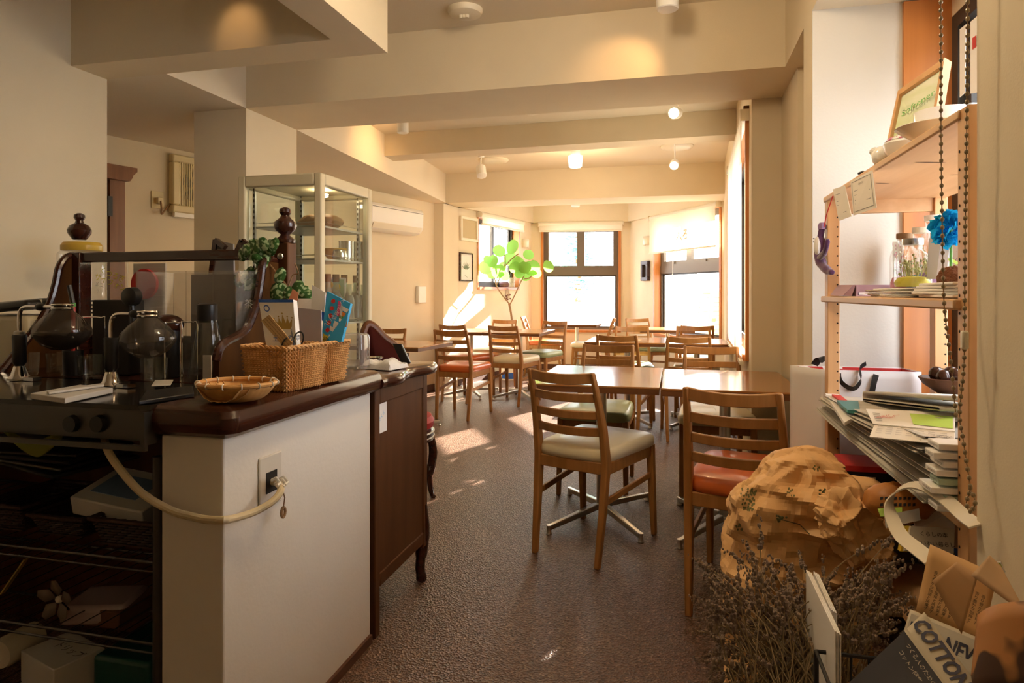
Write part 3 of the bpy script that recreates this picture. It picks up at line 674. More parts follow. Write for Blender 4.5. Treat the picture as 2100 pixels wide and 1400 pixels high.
c = MB().lathe([(0, 0), (.03, 0), (.055, .03), (.062, .06), (.058, .06), (.05, .03), (0, .012)], (-1.565, pX(690, 520, -1.565).y, zm+.001), 20); tag(c.build('bowl', M['yellowlid']), 'mustard yellow bowl on the middle shelf of the glass case', 'bowl')
c = MB().lathe([(0, 0), (.03, 0), (.036, .02), (.03, .045), (.02, .05), (0, .05)], (-1.50, pX(697, 520, -1.50).y, zm+.001), 16); tag(c.build('teapot', M['foil']), 'small grey metal pot in front of the cans in the glass case', 'pot')
c = MB(); c.ball((-1.565, 2.70, zu+.03), (.11, .06, .035), 16, 8)
c.xf(lambda v: v + Vector((wob(v, 22, .012), wob(v+Vector((3, 1, 2)), 22, .012), max(wob(v+Vector((7, 3, 2)), 18, .02), zu+.001-v.z)))); tag(c.build('driftwood', M['twig']), 'brown dried ornament on the upper shelf of the glass case', 'ornament')
c = MB().box(-1.64, -1.53, 2.87, 2.875, 1.028, 1.194); pc = c.build('drawing_card', M['paper'], smooth=False); tag(pc, 'childlike picture card with yellow flowers leaning in the glass case', 'picture')
c = MB().box(-1.633, -1.537, 2.868, 2.8695, 1.056, 1.186); pp = c.build('painting', mat('pale_green_blue_picture', (.35, .55, .50), .7, col2=(.40, .55, .22), scale=(3, 3, 9)), pc, smooth=False)
c = MB()
for (x, z) in ((-1.607, 1.16), (-1.57, 1.15)): c.lathe([(.0, 0), (.016, .001), (0, .002)], (0, 0, 0), 7, T=lambda v, x=x, z=z: Vector((x+v.x, 2.8675-v.z, z+v.y)))
c.build('flowers', M['yellow'], pc)

# ------------------------------------------------------------------ the wooden headboard-like stand on the counter
YB = 1.90
t = thing('wooden_gallery', 'dark wooden counter gallery with turned finials, long rail and curved sides', 'counter gallery', (-1.64, YB, CT))
zr0, zr1 = pY(330, 536, YB).z, pY(330, 515, YB).z
b = MB().box(-2.03, -1.275, YB-.015, YB+.015, zr0, zr1); b.build('rail', M['darkwood'], t, bevel=.004)
for x, nm in ((pY(163, 520, YB).x, 'l'), (pY(585, 520, YB).x, 'r')):
    zt_ = pY(585, 498, YB).z if nm == 'r' else zr1
    b = MB().box(x-.026, x+.026, YB-.026, YB+.026, CT, zt_); po = b.build('post', M['midwood'] if nm == 'r' else M['darkwood'], t, bevel=.004)
    b = MB().lathe([(.030, 0), (.032, .010), (.022, .018), (.014, .026), (.030, .040), (.036, .055), (.033, .068), (.018, .080), (.013, .088), (.019, .098), (.018, .108), (.008, .115), (0, .116)] if nm == 'r' else [(.02, 0), (.024, .004), (.036, .022), (.038, .034), (.030, .050), (.014, .060), (.012, .068), (.018, .078), (.017, .088), (.008, .094), (0, .095)], (x, YB, zt_ + (0 if nm == 'r' else .045)), 20); b.build('finial', M['darkwood'], t)
    if nm == 'r':
        b = MB()
        for dx in (-.012, -.002, .008): b.box(x+dx, x+dx+.004, YB-.0272, YB-.0255, zt_-.22, zt_-.09)
        b.build('flutes', M['hole'], po, smooth=False)
        b = MB().ball((x, YB-.028, zt_-.045), (.011, .006, .011), 12, 6); b.build('stud', M['steel'], po)
def wing(x, outpts, wallm, dx=1):
    # side panel: polygon in (y,z), 2 cm thick, with a bead moulding along the top curve
    b = MB().prismT([(y, z) for y, z in outpts] + [(outpts[-1][0], CT+.001), (outpts[0][0], CT+.001)], x-.010, x+.010, lambda u, v, w: Vector((w, u, v))); p = b.build('side_panel', wallm, t, smooth=False)
    b = MB().tube(smoothpts([(x, y, z) for y, z in outpts], 5), .013, 10); b.build('bead', M['darkwood'], p)
XR = -1.245
def onx(px, py, x): q = pX(px, py, x); return (q.y, q.z)
wing(XR, [(1.885, onx(540, 520, XR)[1]-.02)] + [onx(px, py, XR) for px, py in ((542, 535), (533, 580), (527, 620), (517, 650), (505, 674), (485, 690), (462, 702), (449, 716), (443, 740))], M['amberpanel'] if 'amberpanel' in M else M.setdefault('amberpanel', mat('amber_brown_wood', (.085, .033, .006), .7, spec=.12, col2=(.05, .019, .005), scale=(12, 12, 2))))
XLw = -2.06
wing(XLw, [(1.89, zr1-.01)] + [onx(px, py, XLw) for px, py in ((136, 528), (122, 548), (115, 580), (105, 615), (88, 650), (60, 690), (28, 730), (0, 765))], M['amberpanel'])
b = MB().box(-2.04, -1.30, YB+.016, YB+.03, CT+.001, pY(300, 688, YB).z); b.build('back_panel', M['darkwood'], t, smooth=False)
# easel sign behind the rail
Q = [pY(443, 492, 2.02), pY(478, 500, 2.02), pY(500, 560, 1.99), pY(428, 560, 1.99)]
tt = thing('easel_sign', 'grey backed folding sign with dark wood edges standing behind the rail', 'sign', (Q[3]+Q[2])/2); b = MB(); nn = Vector((0, -1, .15)).normalized(); dn = Vector((0, -.04, CT-Q[3].z+.001))
b.hexa([Q[3]+dn, Q[2]+dn, Q[2]+dn-nn*.008, Q[3]+dn-nn*.008, Q[0], Q[1], Q[1]-nn*.008, Q[0]-nn*.008]); b.build('panel', M['inkgrey'], tt, smooth=False)
b = MB()
for p_, q_ in ((Q[0], Q[3]+dn), (pY(486, 518, 2.0), pY(497, 493, 2.0)), (pY(497, 493, 2.0), pY(514, 508, 2.0)), (Q[0], pY(462, 508, 2.01))): b.bar(p_, q_, .016, .016, up=(0, 1, 0))
b.build('wood_edges', M['darkwood'], tt, smooth=False)
M['brownboard'] = mat('brown_board', (.07, .045, .035), .6)
q0, q1 = pY(395, 563, 1.875), pY(548, 690, 1.875); b = MB().box(q0.x, q1.x, 1.868, 1.876, CT+.001, q0.z); tag(b.build('serving_board', M['brownboard'], smooth=False), 'dark brown board standing behind the clear acrylic box', 'board')
q0, q1 = pY(312, 575, 1.66), pY(395, 690, 1.66)
# jar with the yellow lid, behind the left finial
jx = pY(168, 500, 2.25).x; jz = pY(168, 497, 2.25).z
b = MB().box(-2.62, -1.66, 1.972, 2.42, 0, CT-.0005); tag(b.build('low_cabinet', M['midwood'], smooth=False), 'low dark cabinet behind the counter gallery carrying the glass jar', 'cabinet')
t = thing('storage_jar', 'big glass jar with a yellow rimmed lid behind the left finial', 'jar', (jx, 2.25, CT))
b = MB().lathe([(0, 0), (.085, 0), (.088, .01), (.088, jz-CT-.05), (.07, jz-CT-.03)], (jx, 2.25, CT+.001), 28); b.build('glass_body', M['clear'], t)
b = MB().lathe([(.074, 0), (.076, .004), (.076, .022), (.066, .036), (0, .04)], (jx, 2.25, jz-.036), 28); b.build('lid', M['yellowlid'], t)
t = thing('sign_board', 'clear acrylic board with yellow and white handwriting behind the rail', 'sign', (pY(220, 600, 2.05).x, 2.05, CT))
a_, b_ = pY(185, 535, 2.05), pY(262, 655, 2.05); b = MB().box(a_.x, b_.x, 2.048, 2.052, CT+.001, a_.z); b.build('acrylic_sheet', M['acrylic'], t, smooth=False)
b = MB(); lettering(b, 'くつろぎ\nサイフォン', .030, pY(228, 572, 2.046), (1, 0, -.35), (.35, 0, 1)); b.build('yellow_writing', mat('yellow_marker', (.75, .68, .05), .6), t, smooth=False)
b = MB(); lettering(b, 'メニ\nゅ', .022, pY(203, 590, 2.046), (1, 0, -.2), (0, 0, 1)); b.build('white_writing', M['paper'], t, smooth=False)
def stand(name, t, x, y, z0, legs, top, m, r=.003): pass

# clear acrylic dispenser box
a_, b_ = pY(299, 557, 1.74), pY(540, 557, 1.74); b_.x = -1.262
t = thing('acrylic_box', 'large clear acrylic box standing behind the round flasks', 'box', ((a_.x+b_.x)/2, 1.78, CT))
y0_, y1_ = 1.70, 1.86; zt_ = a_.z
for nm, q in (('front', (a_.x, b_.x, y0_, y0_+.004)), ('back', (a_.x, b_.x, y1_-.004, y1_)), ('side', (a_.x, a_.x+.004, y0_+.004, y1_-.004)), ('side', (b_.x-.004, b_.x, y0_+.004, y1_-.004))):
    b = MB().box(q[0], q[1], q[2], q[3], CT+.001, zt_); b.build(nm, M['acrylic'], t, smooth=False)
for x in (a_.x+.002, a_.x+.18, b_.x-.08): b = MB().box(x, x+.005, y0_-.001, y0_+.0, CT+.02, zt_); b.build('edge_strip', M['acrylic'], t, smooth=False)
b = MB(); lettering(b, '茶', .03, pY(510, 625, y0_-.001), (1, 0, 0), (0, 0, 1)); b.build('engraved_mark', M['white'], t, smooth=False)

# siphons
def siphon(px, py, y, fr, lab, liquid, m):
    c = pY(px, py, y); sx = pY(px-(88 if liquid else 75), 700, y).x; zn = pY(px, py-(65 if liquid else 50), y).z
    t = thing('coffee_siphon', lab, 'coffee siphon', (sx, y, CT), group='siphons on the cooktop')
    h = c.z; b = MB(); pr = [(0, -.72), (.35, -.68), (.72, -.45), (.97, -.12), (1.0, .05), (.93, .28), (.70, .58), (.45, .80), (.32, .95), (.28, 1.08), (.30, 1.14)]
    b.lathe([(r*fr, z*fr*.95) for r, z in pr], (c.x, y, c.z), 32); b.build('flask', m, t)
    if liquid: b = MB().lathe([(r*fr*.97, z*fr*.92) for r, z in pr if z < .12] + [(0, .05*fr*.92)], (c.x, y, c.z), 32); b.build('coffee', M['coffee'], t)
    zc = c.z + fr*.93; b = MB()
    for dz in (0, .010): b.tube([(c.x+fr*.34*cos(a), y+fr*.34*sin(a), zc+dz) for a in [j*pi/10 for j in range(20)]], .0035, 6, closed=True)
    b.build('neck_clamp', M['chrome'], t)
    b = MB().tube(smoothpts([(c.x-fr*.30, y, zc+.004), (sx+.07, y, zc+.004), (sx+.016, y, zc+.002), (sx, y, zc-.020), (sx, y, zc-.075)], 5), .0055, 10); b.build('arm', M['chrome'], t)
    b = MB().ball((sx+.075, y, zc+.004), (.018, .011, .011), 10, 6); b.build('knob', M['black'], t)
    b = MB().lathe([(.013, zc-.095), (.014, zc-.068), (.010, zc-.064)], (sx, y, 0), 16); b.build('collar', M['steel'], t)
    b = MB().lathe([(.011, CT+.04), (.017, CT+.05), (.017, CT+.09), (.0185, CT+.125), (.017, CT+.13), (.0145, zc-.10), (.013, zc-.092)], (sx, y, 0), 16); b.build('handle', M['black'], t)
    b = MB().lathe([(.030, CT+.001), (.030, CT+.006), (.022, CT+.014), (.014, CT+.040), (.010, CT+.042)], (sx, y, 0), 20); b.bar((sx, y, CT+.006), (sx+.075, y-.01, CT+.006), .024, .010); b.build('base', M['chrome'], t)
    return t
M['flask'] = clear_mat('smoky_flask_glass', (.55, .50, .46), gloss=.22, haze=.10, hazecol=(.22, .18, .14))
siphon(128, 682, 1.50, .073, 'coffee siphon with black coffee in its flask, the left one', True, M['flask'])
siphon(303, 697, 1.45, .068, 'coffee siphon with an empty smoky flask, the right one', False, M['flask'])
# wire stands and tall glass behind
t = thing('glass_carafe', 'tall tapering glass carafe with black lid behind the cooktop', 'carafe', (pY(425, 700, 1.62).x, 1.62, CT))
c = t.location; hh = pY(425, 655, 1.62).z - CT
b = MB().lathe([(0, .002), (.050, .002), (.052, .01), (.030, hh-.02), (.026, hh)], c, 24); b.build('glass_body', M['clear'], t)
b = MB().lathe([(.024, hh-.008), (.027, hh), (.027, hh+.042), (.020, hh+.046), (0, hh+.046)], c, 20); b.build('lid', M['black'], t)
for k, (px, y, w, hgt) in enumerate(((372, 1.58, .055, .165), (205, 1.66, .10, .175))):
    x = pY(px, 700, y).x; r = thing('wire_stand', ['chrome wire filter stand between the right siphon and the carafe', 'chrome wire stand between the two siphons'][k], 'stand', (x, y, CT))
    for s in (-1, 1):
        b = MB().tube(smoothpts([(x-w/2, y+.03*s, CT+.001), (x-w/2, y+.03*s, CT+hgt-.012), (x-w/2+.012, y+.03*s, CT+hgt), (x+w/2-.012, y+.03*s, CT+hgt), (x+w/2, y+.03*s, CT+hgt-.012), (x+w/2, y+.03*s, CT+.001)], 3), .0022, 6); b.build('wire_loop', M['chrome'], r)
t = thing('knife_rack', 'black rack of utensils with a round black dipper behind the cooktop', 'utensil rack', (pY(240, 640, 1.68).x, 1.68, CT))
q0, q1 = pY(200, 612, 1.68), pY(276, 655, 1.68); b = MB().box(q0.x, q1.x, 1.66, 1.72, CT+.001, q0.z-.004); b.build('block', M['blackm'], t, bevel=.004)
b = MB()
for k in range(5): b.box(q0.x-.012, q0.x+.01, 1.665, 1.715, q0.z-.01-k*.012, q0.z-.005-k*.012)
b.build('fins', M['blackm'], t, smooth=False)
c = pY(267, 608, 1.65); b = MB().lathe([(0, 0), (.026, 0), (.029, .006), (.027, .03), (.02, .034), (0, .034)], (0, 0, 0), 24, T=lambda v: Vector((c.x+v.x, 1.65-v.z*.9+.02, c.z+v.y))); b.build('dipper_bowl', M['black'], t)
b = MB().tube([(c.x, 1.655, c.z), (c.x+.01, 1.66, CT+.06)], .006, 8); b.build('dipper_handle', M['black'], t)
t = tag(MB().ball(pY(345, 665, 1.66), (.045, .04, .030), 20, 10).build('hand_grinder_lid', M['darkwood']), 'dark domed lid behind the right siphon flask', 'lid')
c = pY(345, 665, 1.66); b = MB().lathe([(.038, CT+.001), (.040, CT+.01), (.036, c.z-.01), (.036, c.z)], (c.x, c.y, 0), 20); b.build('body', M['black'], t)
c = pY(297, 582, 2.02); t = thing('wall_clock', 'round red rimmed disc on a grey board behind the acrylic box', 'clock', (c.x, 2.02, CT))
b = MB().box(c.x-.06, c.x+.08, 2.03, 2.036, CT+.001, c.z+.075); b.build('board', M['paper2'], t, smooth=False)
b = MB().lathe([(0, 0), (.052, 0), (.055, .004), (.055, .016), (0, .016)], (0, 0, 0), 28, T=lambda v: Vector((c.x+v.x, 2.029-v.z, c.z+v.y))); b.build('disc', M['red'], t)
# marker with red tip
p0, p1 = pY(150, 625, 1.62), pY(142, 585, 1.62); b = MB().tube([(p0.x, 1.62, CT+.03), p0], .006, 8); t = b.build('pen', M['red']); tag(t, 'red and green pen with a black cap behind the left siphon', 'pen')
b = MB().tube([p0, p1], .007, 8); b.build('cap', M['black'], t); b = MB().tube([p0+Vector((0, 0, -.005)), p0+Vector((0, 0, .006))], .0072, 8); b.build('band', M['greenp'], t)
b = MB().lathe([(.024, 0), (.026, .004), (.028, .075), (.025, .075), (.023, .006), (0, .006)], (p0.x, 1.62, CT+.001), 18); tag(b.build('pen_cup', M['black']), 'black cup holding a red and green pen behind the left siphon', 'cup')
# cups under flasks
for k, (px, y) in enumerate(((55, 1.56), (120, 1.60), (320, 1.53), (185, 1.56))):
    x = pY(px, 740, y).x; b = MB().lathe([(0, .003), (.026, .003), (.030, .012), (.033, .07), (.031, .07), (.028, .014), (0, .008)], (x, y, CT), 20)
    tag(b.build('drinking_glass', M['clear']), ['drinking glass left of the left siphon flask', 'drinking glass under the left siphon flask', 'drinking glass under the right siphon flask', 'drinking glass between the two siphon stands'][k], 'glass', 'glasses under the siphons')
# white notepads, phone, tray
def slabbox(name, pxpts, z, th, m, lab, cat, grp=None, bev=.002):
    pts = [pz(px, py, z) for px, py in pxpts]; b = MB().prism([(p.x, p.y) for p in pts], z-th, z); return tag(b.build(name, m, bevel=bev), lab, cat, grp)
M['pad'] = mat('grey_white_pad', (.55, .52, .48), .6)
slabbox('notepad', ((62, 806), (133, 816), (232, 795), (165, 788)), CT+.014, .013, M['pad'], 'white note pad lying on the cooktop edge between the two siphon stands', 'note pad')
slabbox('ruler', ((95, 801), (100, 804), (214, 788), (210, 785)), CT+.021, .006, M['pad'], 'pale stick lying across the white note pad', 'stick')
slabbox('black_tray', ((285, 822), (398, 806), (395, 790), (300, 800)), CT+.010, .009, M['black'], 'black tray with a pale rim in front of the rattan plate', 'tray')
slabbox('paper_strip', ((310, 790), (350, 788), (356, 778), (318, 779)), CT+.012, .003, M['pad'], 'folded cream paper slip behind the black tray', 'paper')
t = thing('paper_straws', 'strip of white paper sticking up left of the curved counter gallery', 'paper', pY(424, 775, 1.56)); q0, q1 = pY(417, 728, 1.56), pY(434, 778, 1.56); b = MB().box(q0.x, q1.x, 1.558, 1.561, CT+.001, q0.z); b.build('sheet', M['pad'], t, smooth=False)
# left end: white case with black telephone
t = thing('counter_appliance', 'cream box appliance at the left edge of the counter', 'appliance', (pY(-40, 700, 1.75).x, 1.75, CT)); q0, q1 = pY(-140, 645, 1.75), pY(80, 720, 1.75)
b = MB().box(q0.x, q1.x-.02, 1.72, 1.95, CT+.001, q0.z-.0); b.build('body', M['enamel'], t, bevel=.015)
b = MB().obox(pY(60, 625, 1.86), (.26, .14, .03), Matrix.Rotation(-.08, 3, 'Y')); b.build('dark_cover', M['grey'], t, bevel=.01)
p = pY(25, 628, 1.74); b = MB().obox(p, (.19, .06, .030), Matrix.Rotation(-.10, 3, 'Y') @ Matrix.Rotation(.1, 3, 'X')); tag(b.build('telephone_handset', M['black'], bevel=.012), 'black handset lying on the cream appliance at the left edge', 'telephone')

# cooktop: dark glass with steel box below
t = thing('halogen_cooktop', 'black glass cooktop in a dark steel box at the left end of the counter', 'cooktop', (-1.5, 1.4, .76))
xr_ = -1.127; b = MB().box(-2.4, xr_, 1.225, 1.555, CT-.012, CT-.0005); b.build('glass_top', M['cookglass'] if 'cookglass' in M else M.setdefault('cookglass', mat('black_glass', (.02, .017, .015), .12)), t, smooth=False)
M['darksteel'] = mat('dark_steel', (.10, .095, .09), .35, .8)
b = MB().box(-2.4, xr_-.004, 1.235, 1.54, .79, CT-.0125); b.build('steel_box', M['darksteel'], t, smooth=False)
b = MB(); b.box(-2.4, xr_+.004, 1.205, 1.215, .775, .787); b.box(xr_-.008, xr_+.004, 1.205, 1.24, .787, CT-.013); b.build('front_rail', M['darksteel'], t, smooth=False)
for px in (150, 205):
    c = pY(px, 868, 1.234); b = MB().lathe([(0, 0), (.020, 0), (.018, .012), (0, .012)], (0, 0, 0), 18, T=lambda v: Vector((c.x+v.x, 1.2345-v.z, c.z+v.y))); b.build('knob', M['black'], t)
# ------------------------------------------------------------------ on the near end of the counter
pc = pz(487, 806, CT+.02); pr_ = .088
t = thing('bamboo_plate', 'shallow oval bamboo basket plate at the front edge of the counter', 'basket', (pc.x, pc.y, CT))
b = MB()
def plate(u, v):
    a = 2*pi*u; r = .45+.55*v; w = 1+.006*sin(a*56)*v; return (pc.x-.01+pr_*1.0*r*w*cos(a), pc.y+.012+pr_*.86*r*w*sin(a), CT+.004+.036*v**2.2)
b.grid(90, 8, plate, closeu=True); b.ngon([plate(k/40, 0) for k in range(40)]); b.build('woven_body', M['rattan'], t, thick=.003)
b = MB().tube([plate(k/60, 1.0) + 0*_C if False else Vector(plate(k/60, 1.0))+Vector((0, 0, .002)) for k in range(60)], .0055, 8, closed=True)
b.build('rim', M['rattan'], t)
for k in range(14):
    b = MB(); a = 2*pi*k/14; q = Vector((pc.x-.01+pr_*cos(a), pc.y+.012+pr_*.86*sin(a), CT+.042)); d = Vector((cos(a), sin(a)*.86, 0)).normalized()
    b.tube([q+d*.0062*cos(w)+Vector((0, 0, .0062*sin(w))) for w in [j*pi/5 for j in range(10)]], .0016, 5, closed=True); b.build('binding', M['straw'], t)
b = MB()
for k in range(9):
    y = pc.y+.012-.06+k*.015; hw = .085*sqrt(max(.02, 1-((y-pc.y-.012)/.078)**2)); b.ribbon([(pc.x-.01-hw+j*hw/6, y, CT+.0075+.030*max(0, (abs(j-6)/6))**3+.0012*(1 if (j+k) % 2 else -1)) for j in range(13)], .010, .0015, (0, 1, 0))
b.build('woven_strips', M['rattan'], t)

def wicker_box(name, x0, x1, y0, y1, z0, z1, lab, rot, c):
    """woven basket: horizontal strands waving in and out round upright stakes"""
    t = thing(name, lab, 'basket', (c.x, c.y, z0)); R_ = Rz(rot); ce = Vector((c.x, c.y, 0))
    def peri(u, o=0, fl=0):   # rounded-rectangle perimeter point
        hx, hy = (x1-x0)/2+o+fl, (y1-y0)/2+o+fl; P = 2*(2*hx+2*hy); s = (u % 1)*P
        for (ax, ay, bx, by) in ((-hx, -hy, hx, -hy), (hx, -hy, hx, hy), (hx, hy, -hx, hy), (-hx, hy, -hx, -hy)):
            l = hypot(bx-ax, by-ay)
            if s <= l: f = s/l; p = Vector((ax+(bx-ax)*f, ay+(by-ay)*f, 0)); break
            s -= l
        return p
    rows = 21; ns = 56; dz = (z1-z0)/rows
    b = MB()
    for k in range(rows):
        z = z0+.003+k*dz; fl = .010*(k/rows)
        pts = [ce + R_ @ (peri(j/(ns*2), .0028*(1 if ((j//1)+k) % 2 else -1), fl)) + Vector((0, 0, z+dz/2)) for j in range(ns*2)]
        b.tube(pts, dz*.47, 5, closed=True)
    b.build('woven_sides', M['wicker'], t)
    b = MB()
    for j in range(ns):
        p = ce + R_ @ peri((j+.25)/ns, 0, 0); q = ce + R_ @ peri((j+.25)/ns, 0, .010); b.tube([p+Vector((0, 0, z0)), q+Vector((0, 0, z1))], .0022, 5)
    b.build('stakes', M['wicker'], t)
    b = MB()
    for ph in (0, pi): b.tube([ce + R_ @ peri(j/100, .003*sin(j*1.2+ph), .011) + Vector((0, 0, z1+.003*cos(j*1.2+ph)+.002)) for j in range(100)], .0038, 6, closed=True)
    b.build('rim', M['wicker'], t)
    b = MB().prism([tuple((ce + R_ @ Vector((sx*(x1-x0)/2*.97, sy*(y1-y0)/2*.97, 0))).xy) for sx, sy in ((-1, -1), (1, -1), (1, 1), (-1, 1))], z0+.0005, z0+.004); b.build('bottom', M['wicker'], t, smooth=False)
    return t, lambda x, y, z: ce + R_ @ Vector((x, y, 0)) + Vector((0, 0, z))
f1 = pz(600, 800, CT); f2 = pz(660, 790, CT); f3 = pz(707, 772, CT); rotb = atan2(f3.y-f1.y, f3.x-f1.x) - pi/2
# near basket: corners front-left (540,790), front (600,803), right (661,791)
n1 = Vector((-.985, 1.545, 0)); n2 = Vector((-.972, 1.725, 0))
ZB = pY(600, 708, 1.52).z
_, Bn = wicker_box('wicker_basket', -.060, .060, -.070, .070, CT+.001, ZB-.004, 'square honey wicker basket with glasses and a crown box, the one nearer the plate', -.12, Vector((-.998, 1.545, 0)))
_, Bf = wicker_box('wicker_basket', -.056, .056, -.055, .055, CT+.001, ZB-.004, 'square honey wicker basket with leaflets and the blue puzzle book, next to the glass jar', -.12, Vector((-.987, 1.678, 0)))
# white box with gold crown
def flatcard(name, q, y0, y1, m, lab, cat, th=.012, grp=None):
    """upright card/box through 4 photo points (tl,tr,br,bl), leaning from depth y1 (top) to y0 (bottom)"""
    P = [pY(*q[0], y1), pY(*q[1], y1+.03*0), pY(*q[2], y0), pY(*q[3], y0)]
    n = (P[1]-P[0]).cross(P[3]-P[0]).normalized()
    if n.y > 0: n = -n
    b = MB().hexa([P[3], P[2], P[2]-n*th, P[3]-n*th, P[0], P[1], P[1]-n*th, P[0]-n*th]); o = b.build(name, m, smooth=False); tag(o, lab, cat, grp)
    r = (P[1]-P[0]).normalized(); u = (P[0]-P[3]); u = (u - r*u.dot(r)).normalized(); w = (P[1]-P[0]).length; h = (P[0]-P[3]).length
    def at(fx, fy, lift=.0008): return P[0]+(P[1]-P[0])*fx+(P[3]-P[0])*fy+n*lift
    return o, at, r, u, n, w, h
o, at, r, u, n, w, h = flatcard('gift_box', ((530, 614), (601, 614), (609, 715), (548, 722)), 1.545, 1.57, M['paper'], 'white box with blue edge and gold crown in the near wicker basket', 'box', .02)
b = MB().ngon([at(0, 0), at(0, .055), at(1, .055), at(1, 0)]); b.build('blue_edge', M['blue'], o, smooth=False)
b = MB(); cr = [(.42, .56), (.36, .38), (.46, .45), (.50, .34), (.56, .45), (.62, .28), (.68, .45), (.75, .34), (.78, .45), (.88, .36), (.82, .56)]
b.ngon([at(x, y) for x, y in cr][::-1])
for x, y in ((.36, .365), (.50, .325), (.62, .265), (.75, .325), (.88, .345)): b.ngon([at(x+.022*cos(a), y+.016*sin(a)) for a in [j*pi/5 for j in range(10)]])
b.build('gold_crown', M['gold'], o, smooth=False)
b = MB()
for k in range(20): a0, a1 = 2*pi*k/20, 2*pi*(k+1)/20; b.ngon([at(.20+.085*cos(a0), .17+.065*sin(a0)), at(.20+.085*cos(a1), .17+.065*sin(a1)), at(.20+.060*cos(a1), .17+.046*sin(a1)), at(.20+.060*cos(a0), .17+.046*sin(a0))])
lettering(b, '王冠の夢', w*.20, at(.62, .74), r, u); b.build('blue_print', M['blue'], o, smooth=False)
o, at, r, u, n, w, h = flatcard('wooden_holder', ((535, 658), (552, 645), (600, 703), (585, 715)), 1.545, 1.56, mat('pale_split_wood', (.62, .44, .22), .6), 'flat wooden stick bundle leaning across the white crown box', 'wooden sticks', .010)
b = MB()
for k in (1, 2, 3): b.ngon([at(k*.25-.012, .02), at(k*.25-.012, .98), at(k*.25+.012, .98), at(k*.25+.012, .02)])
b.build('grooves', M['midwood'], o, smooth=False)
# reading glasses
t = thing('reading_glasses', 'dark framed reading glasses hooked in the near wicker basket', 'glasses', pY(610, 700, 1.535))
for nm, (px, py, y) in (('rim', (612, 696, 1.535)), ('rim', (588, 708, 1.55))):
    c = pY(px, py, y); b = MB().tube([c + Vector((.014*cos(a)*.75+.004*sin(a), .006*cos(a), .020*sin(a))) for a in [j*pi/9 for j in range(18)]], .0020, 6, closed=True); b.build(nm, M['black'], t)
b = MB().tube([pY(597, 675, 1.53), pY(600, 690, 1.52), pY(608, 712, 1.50), pY(606, 720, 1.52)], .0018, 6); b.build('temple', M['black'], t)
c = pY(612, 696, 1.535); b = MB().ngon([c + Vector((.013*cos(a)*.75+.004*sin(a), .006*cos(a), .018*sin(a))) for a in [j*pi/9 for j in range(18)]]); b.build('lens', M['clear'], t)
# far basket contents
o, at, r, u, n, w, h = flatcard('grey_envelope', ((603, 630), (658, 636), (660, 712), (610, 706)), 1.64, 1.65, mat('lilac_grey_paper', (.42, .37, .38), .7), 'plain lilac grey envelope standing between the crown box and the blue puzzle book', 'envelope', .004)
o, at, r, u, n, w, h = flatcard('puzzle_book', ((671, 597), (719, 622), (700, 700), (657, 706)), 1.67, 1.69, M['sky'], 'bright blue puzzle book with coloured lettering leaning in the wicker basket', 'book', .014)
def quadp(b, at, x0, y0, x1, y1): b.ngon([at(x0, y0), at(x0, y1), at(x1, y1), at(x1, y0)])
b = MB()
for q in ((.62, .12, .98, .20), (.62, .12, .72, .42), (.45, .45, .62, .55), (.30, .58, .66, .66), (.42, .50, .52, .80), (.30, .74, .60, .80)): quadp(b, at, *q)
b.build('white_blocks', M['paper'], o, smooth=False)
b = MB(); quadp(b, at, .70, .22, .96, .30); quadp(b, at, .84, .22, .96, .46); b.build('orange_blocks', mat('orange_print', (.80, .25, .03), .5), o, smooth=False)
b = MB(); quadp(b, at, .60, .30, .84, .36); quadp(b, at, .74, .36, .82, .50); b.build('green_blocks', M['greenp'], o, smooth=False)
b = MB(); quadp(b, at, .50, .06, .62, .34); b.build('pink_band', M['redpink'], o, smooth=False)
b = MB(); lettering(b, '大人の脳活', w*.17, at(.56, .20, .0012), -u, r); lettering(b, 'ゾル', w*.26, at(.20, .50, .0012), -u, r); b.build('title', M['paper'], o, smooth=False)
b = MB()
for k, f in enumerate((.12, .26, .40, .54, .68)):
    c = at(.30-.02*k, f, .001); b.ngon([c + r*(.0065*cos(a)) + u*(.0065*sin(a)) for a in [j*pi/6 for j in range(12)]])
b.build('round_badges', M['red'], o, smooth=False)
b = MB(); quadp(b, at, .06, .78, .30, .97); b.build('yellow_badge', M['yellow'], o, smooth=False)
b = MB(); lettering(b, '脳', w*.24, at(.18, .875, .0014), -u, r); b.build('badge_character', M['ink'], o, smooth=False)
for k, (q, col, lab) in enumerate(((((640, 584), (668, 600), (665, 640), (638, 634)), M['paper'], 'white leaflet standing behind the blue puzzle book'), (((650, 596), (672, 606), (664, 660), (652, 650)), M['blue'], 'dark blue booklet edge beside the bright puzzle book'), (((600, 592), (612, 600), (606, 634), (590, 620)), mat('salmon_print', (.62, .25, .14), .6), 'salmon printed card among the striped leaves'), (((612, 612), (640, 612), (642, 640), (610, 632)), M['paper'], 'white card tucked under the trailing striped leaves'))):
    flatcard('leaflet', q, 1.70+.006*k, 1.71+.006*k, col, lab, 'leaflet', .003, 'leaflets in the wicker basket')
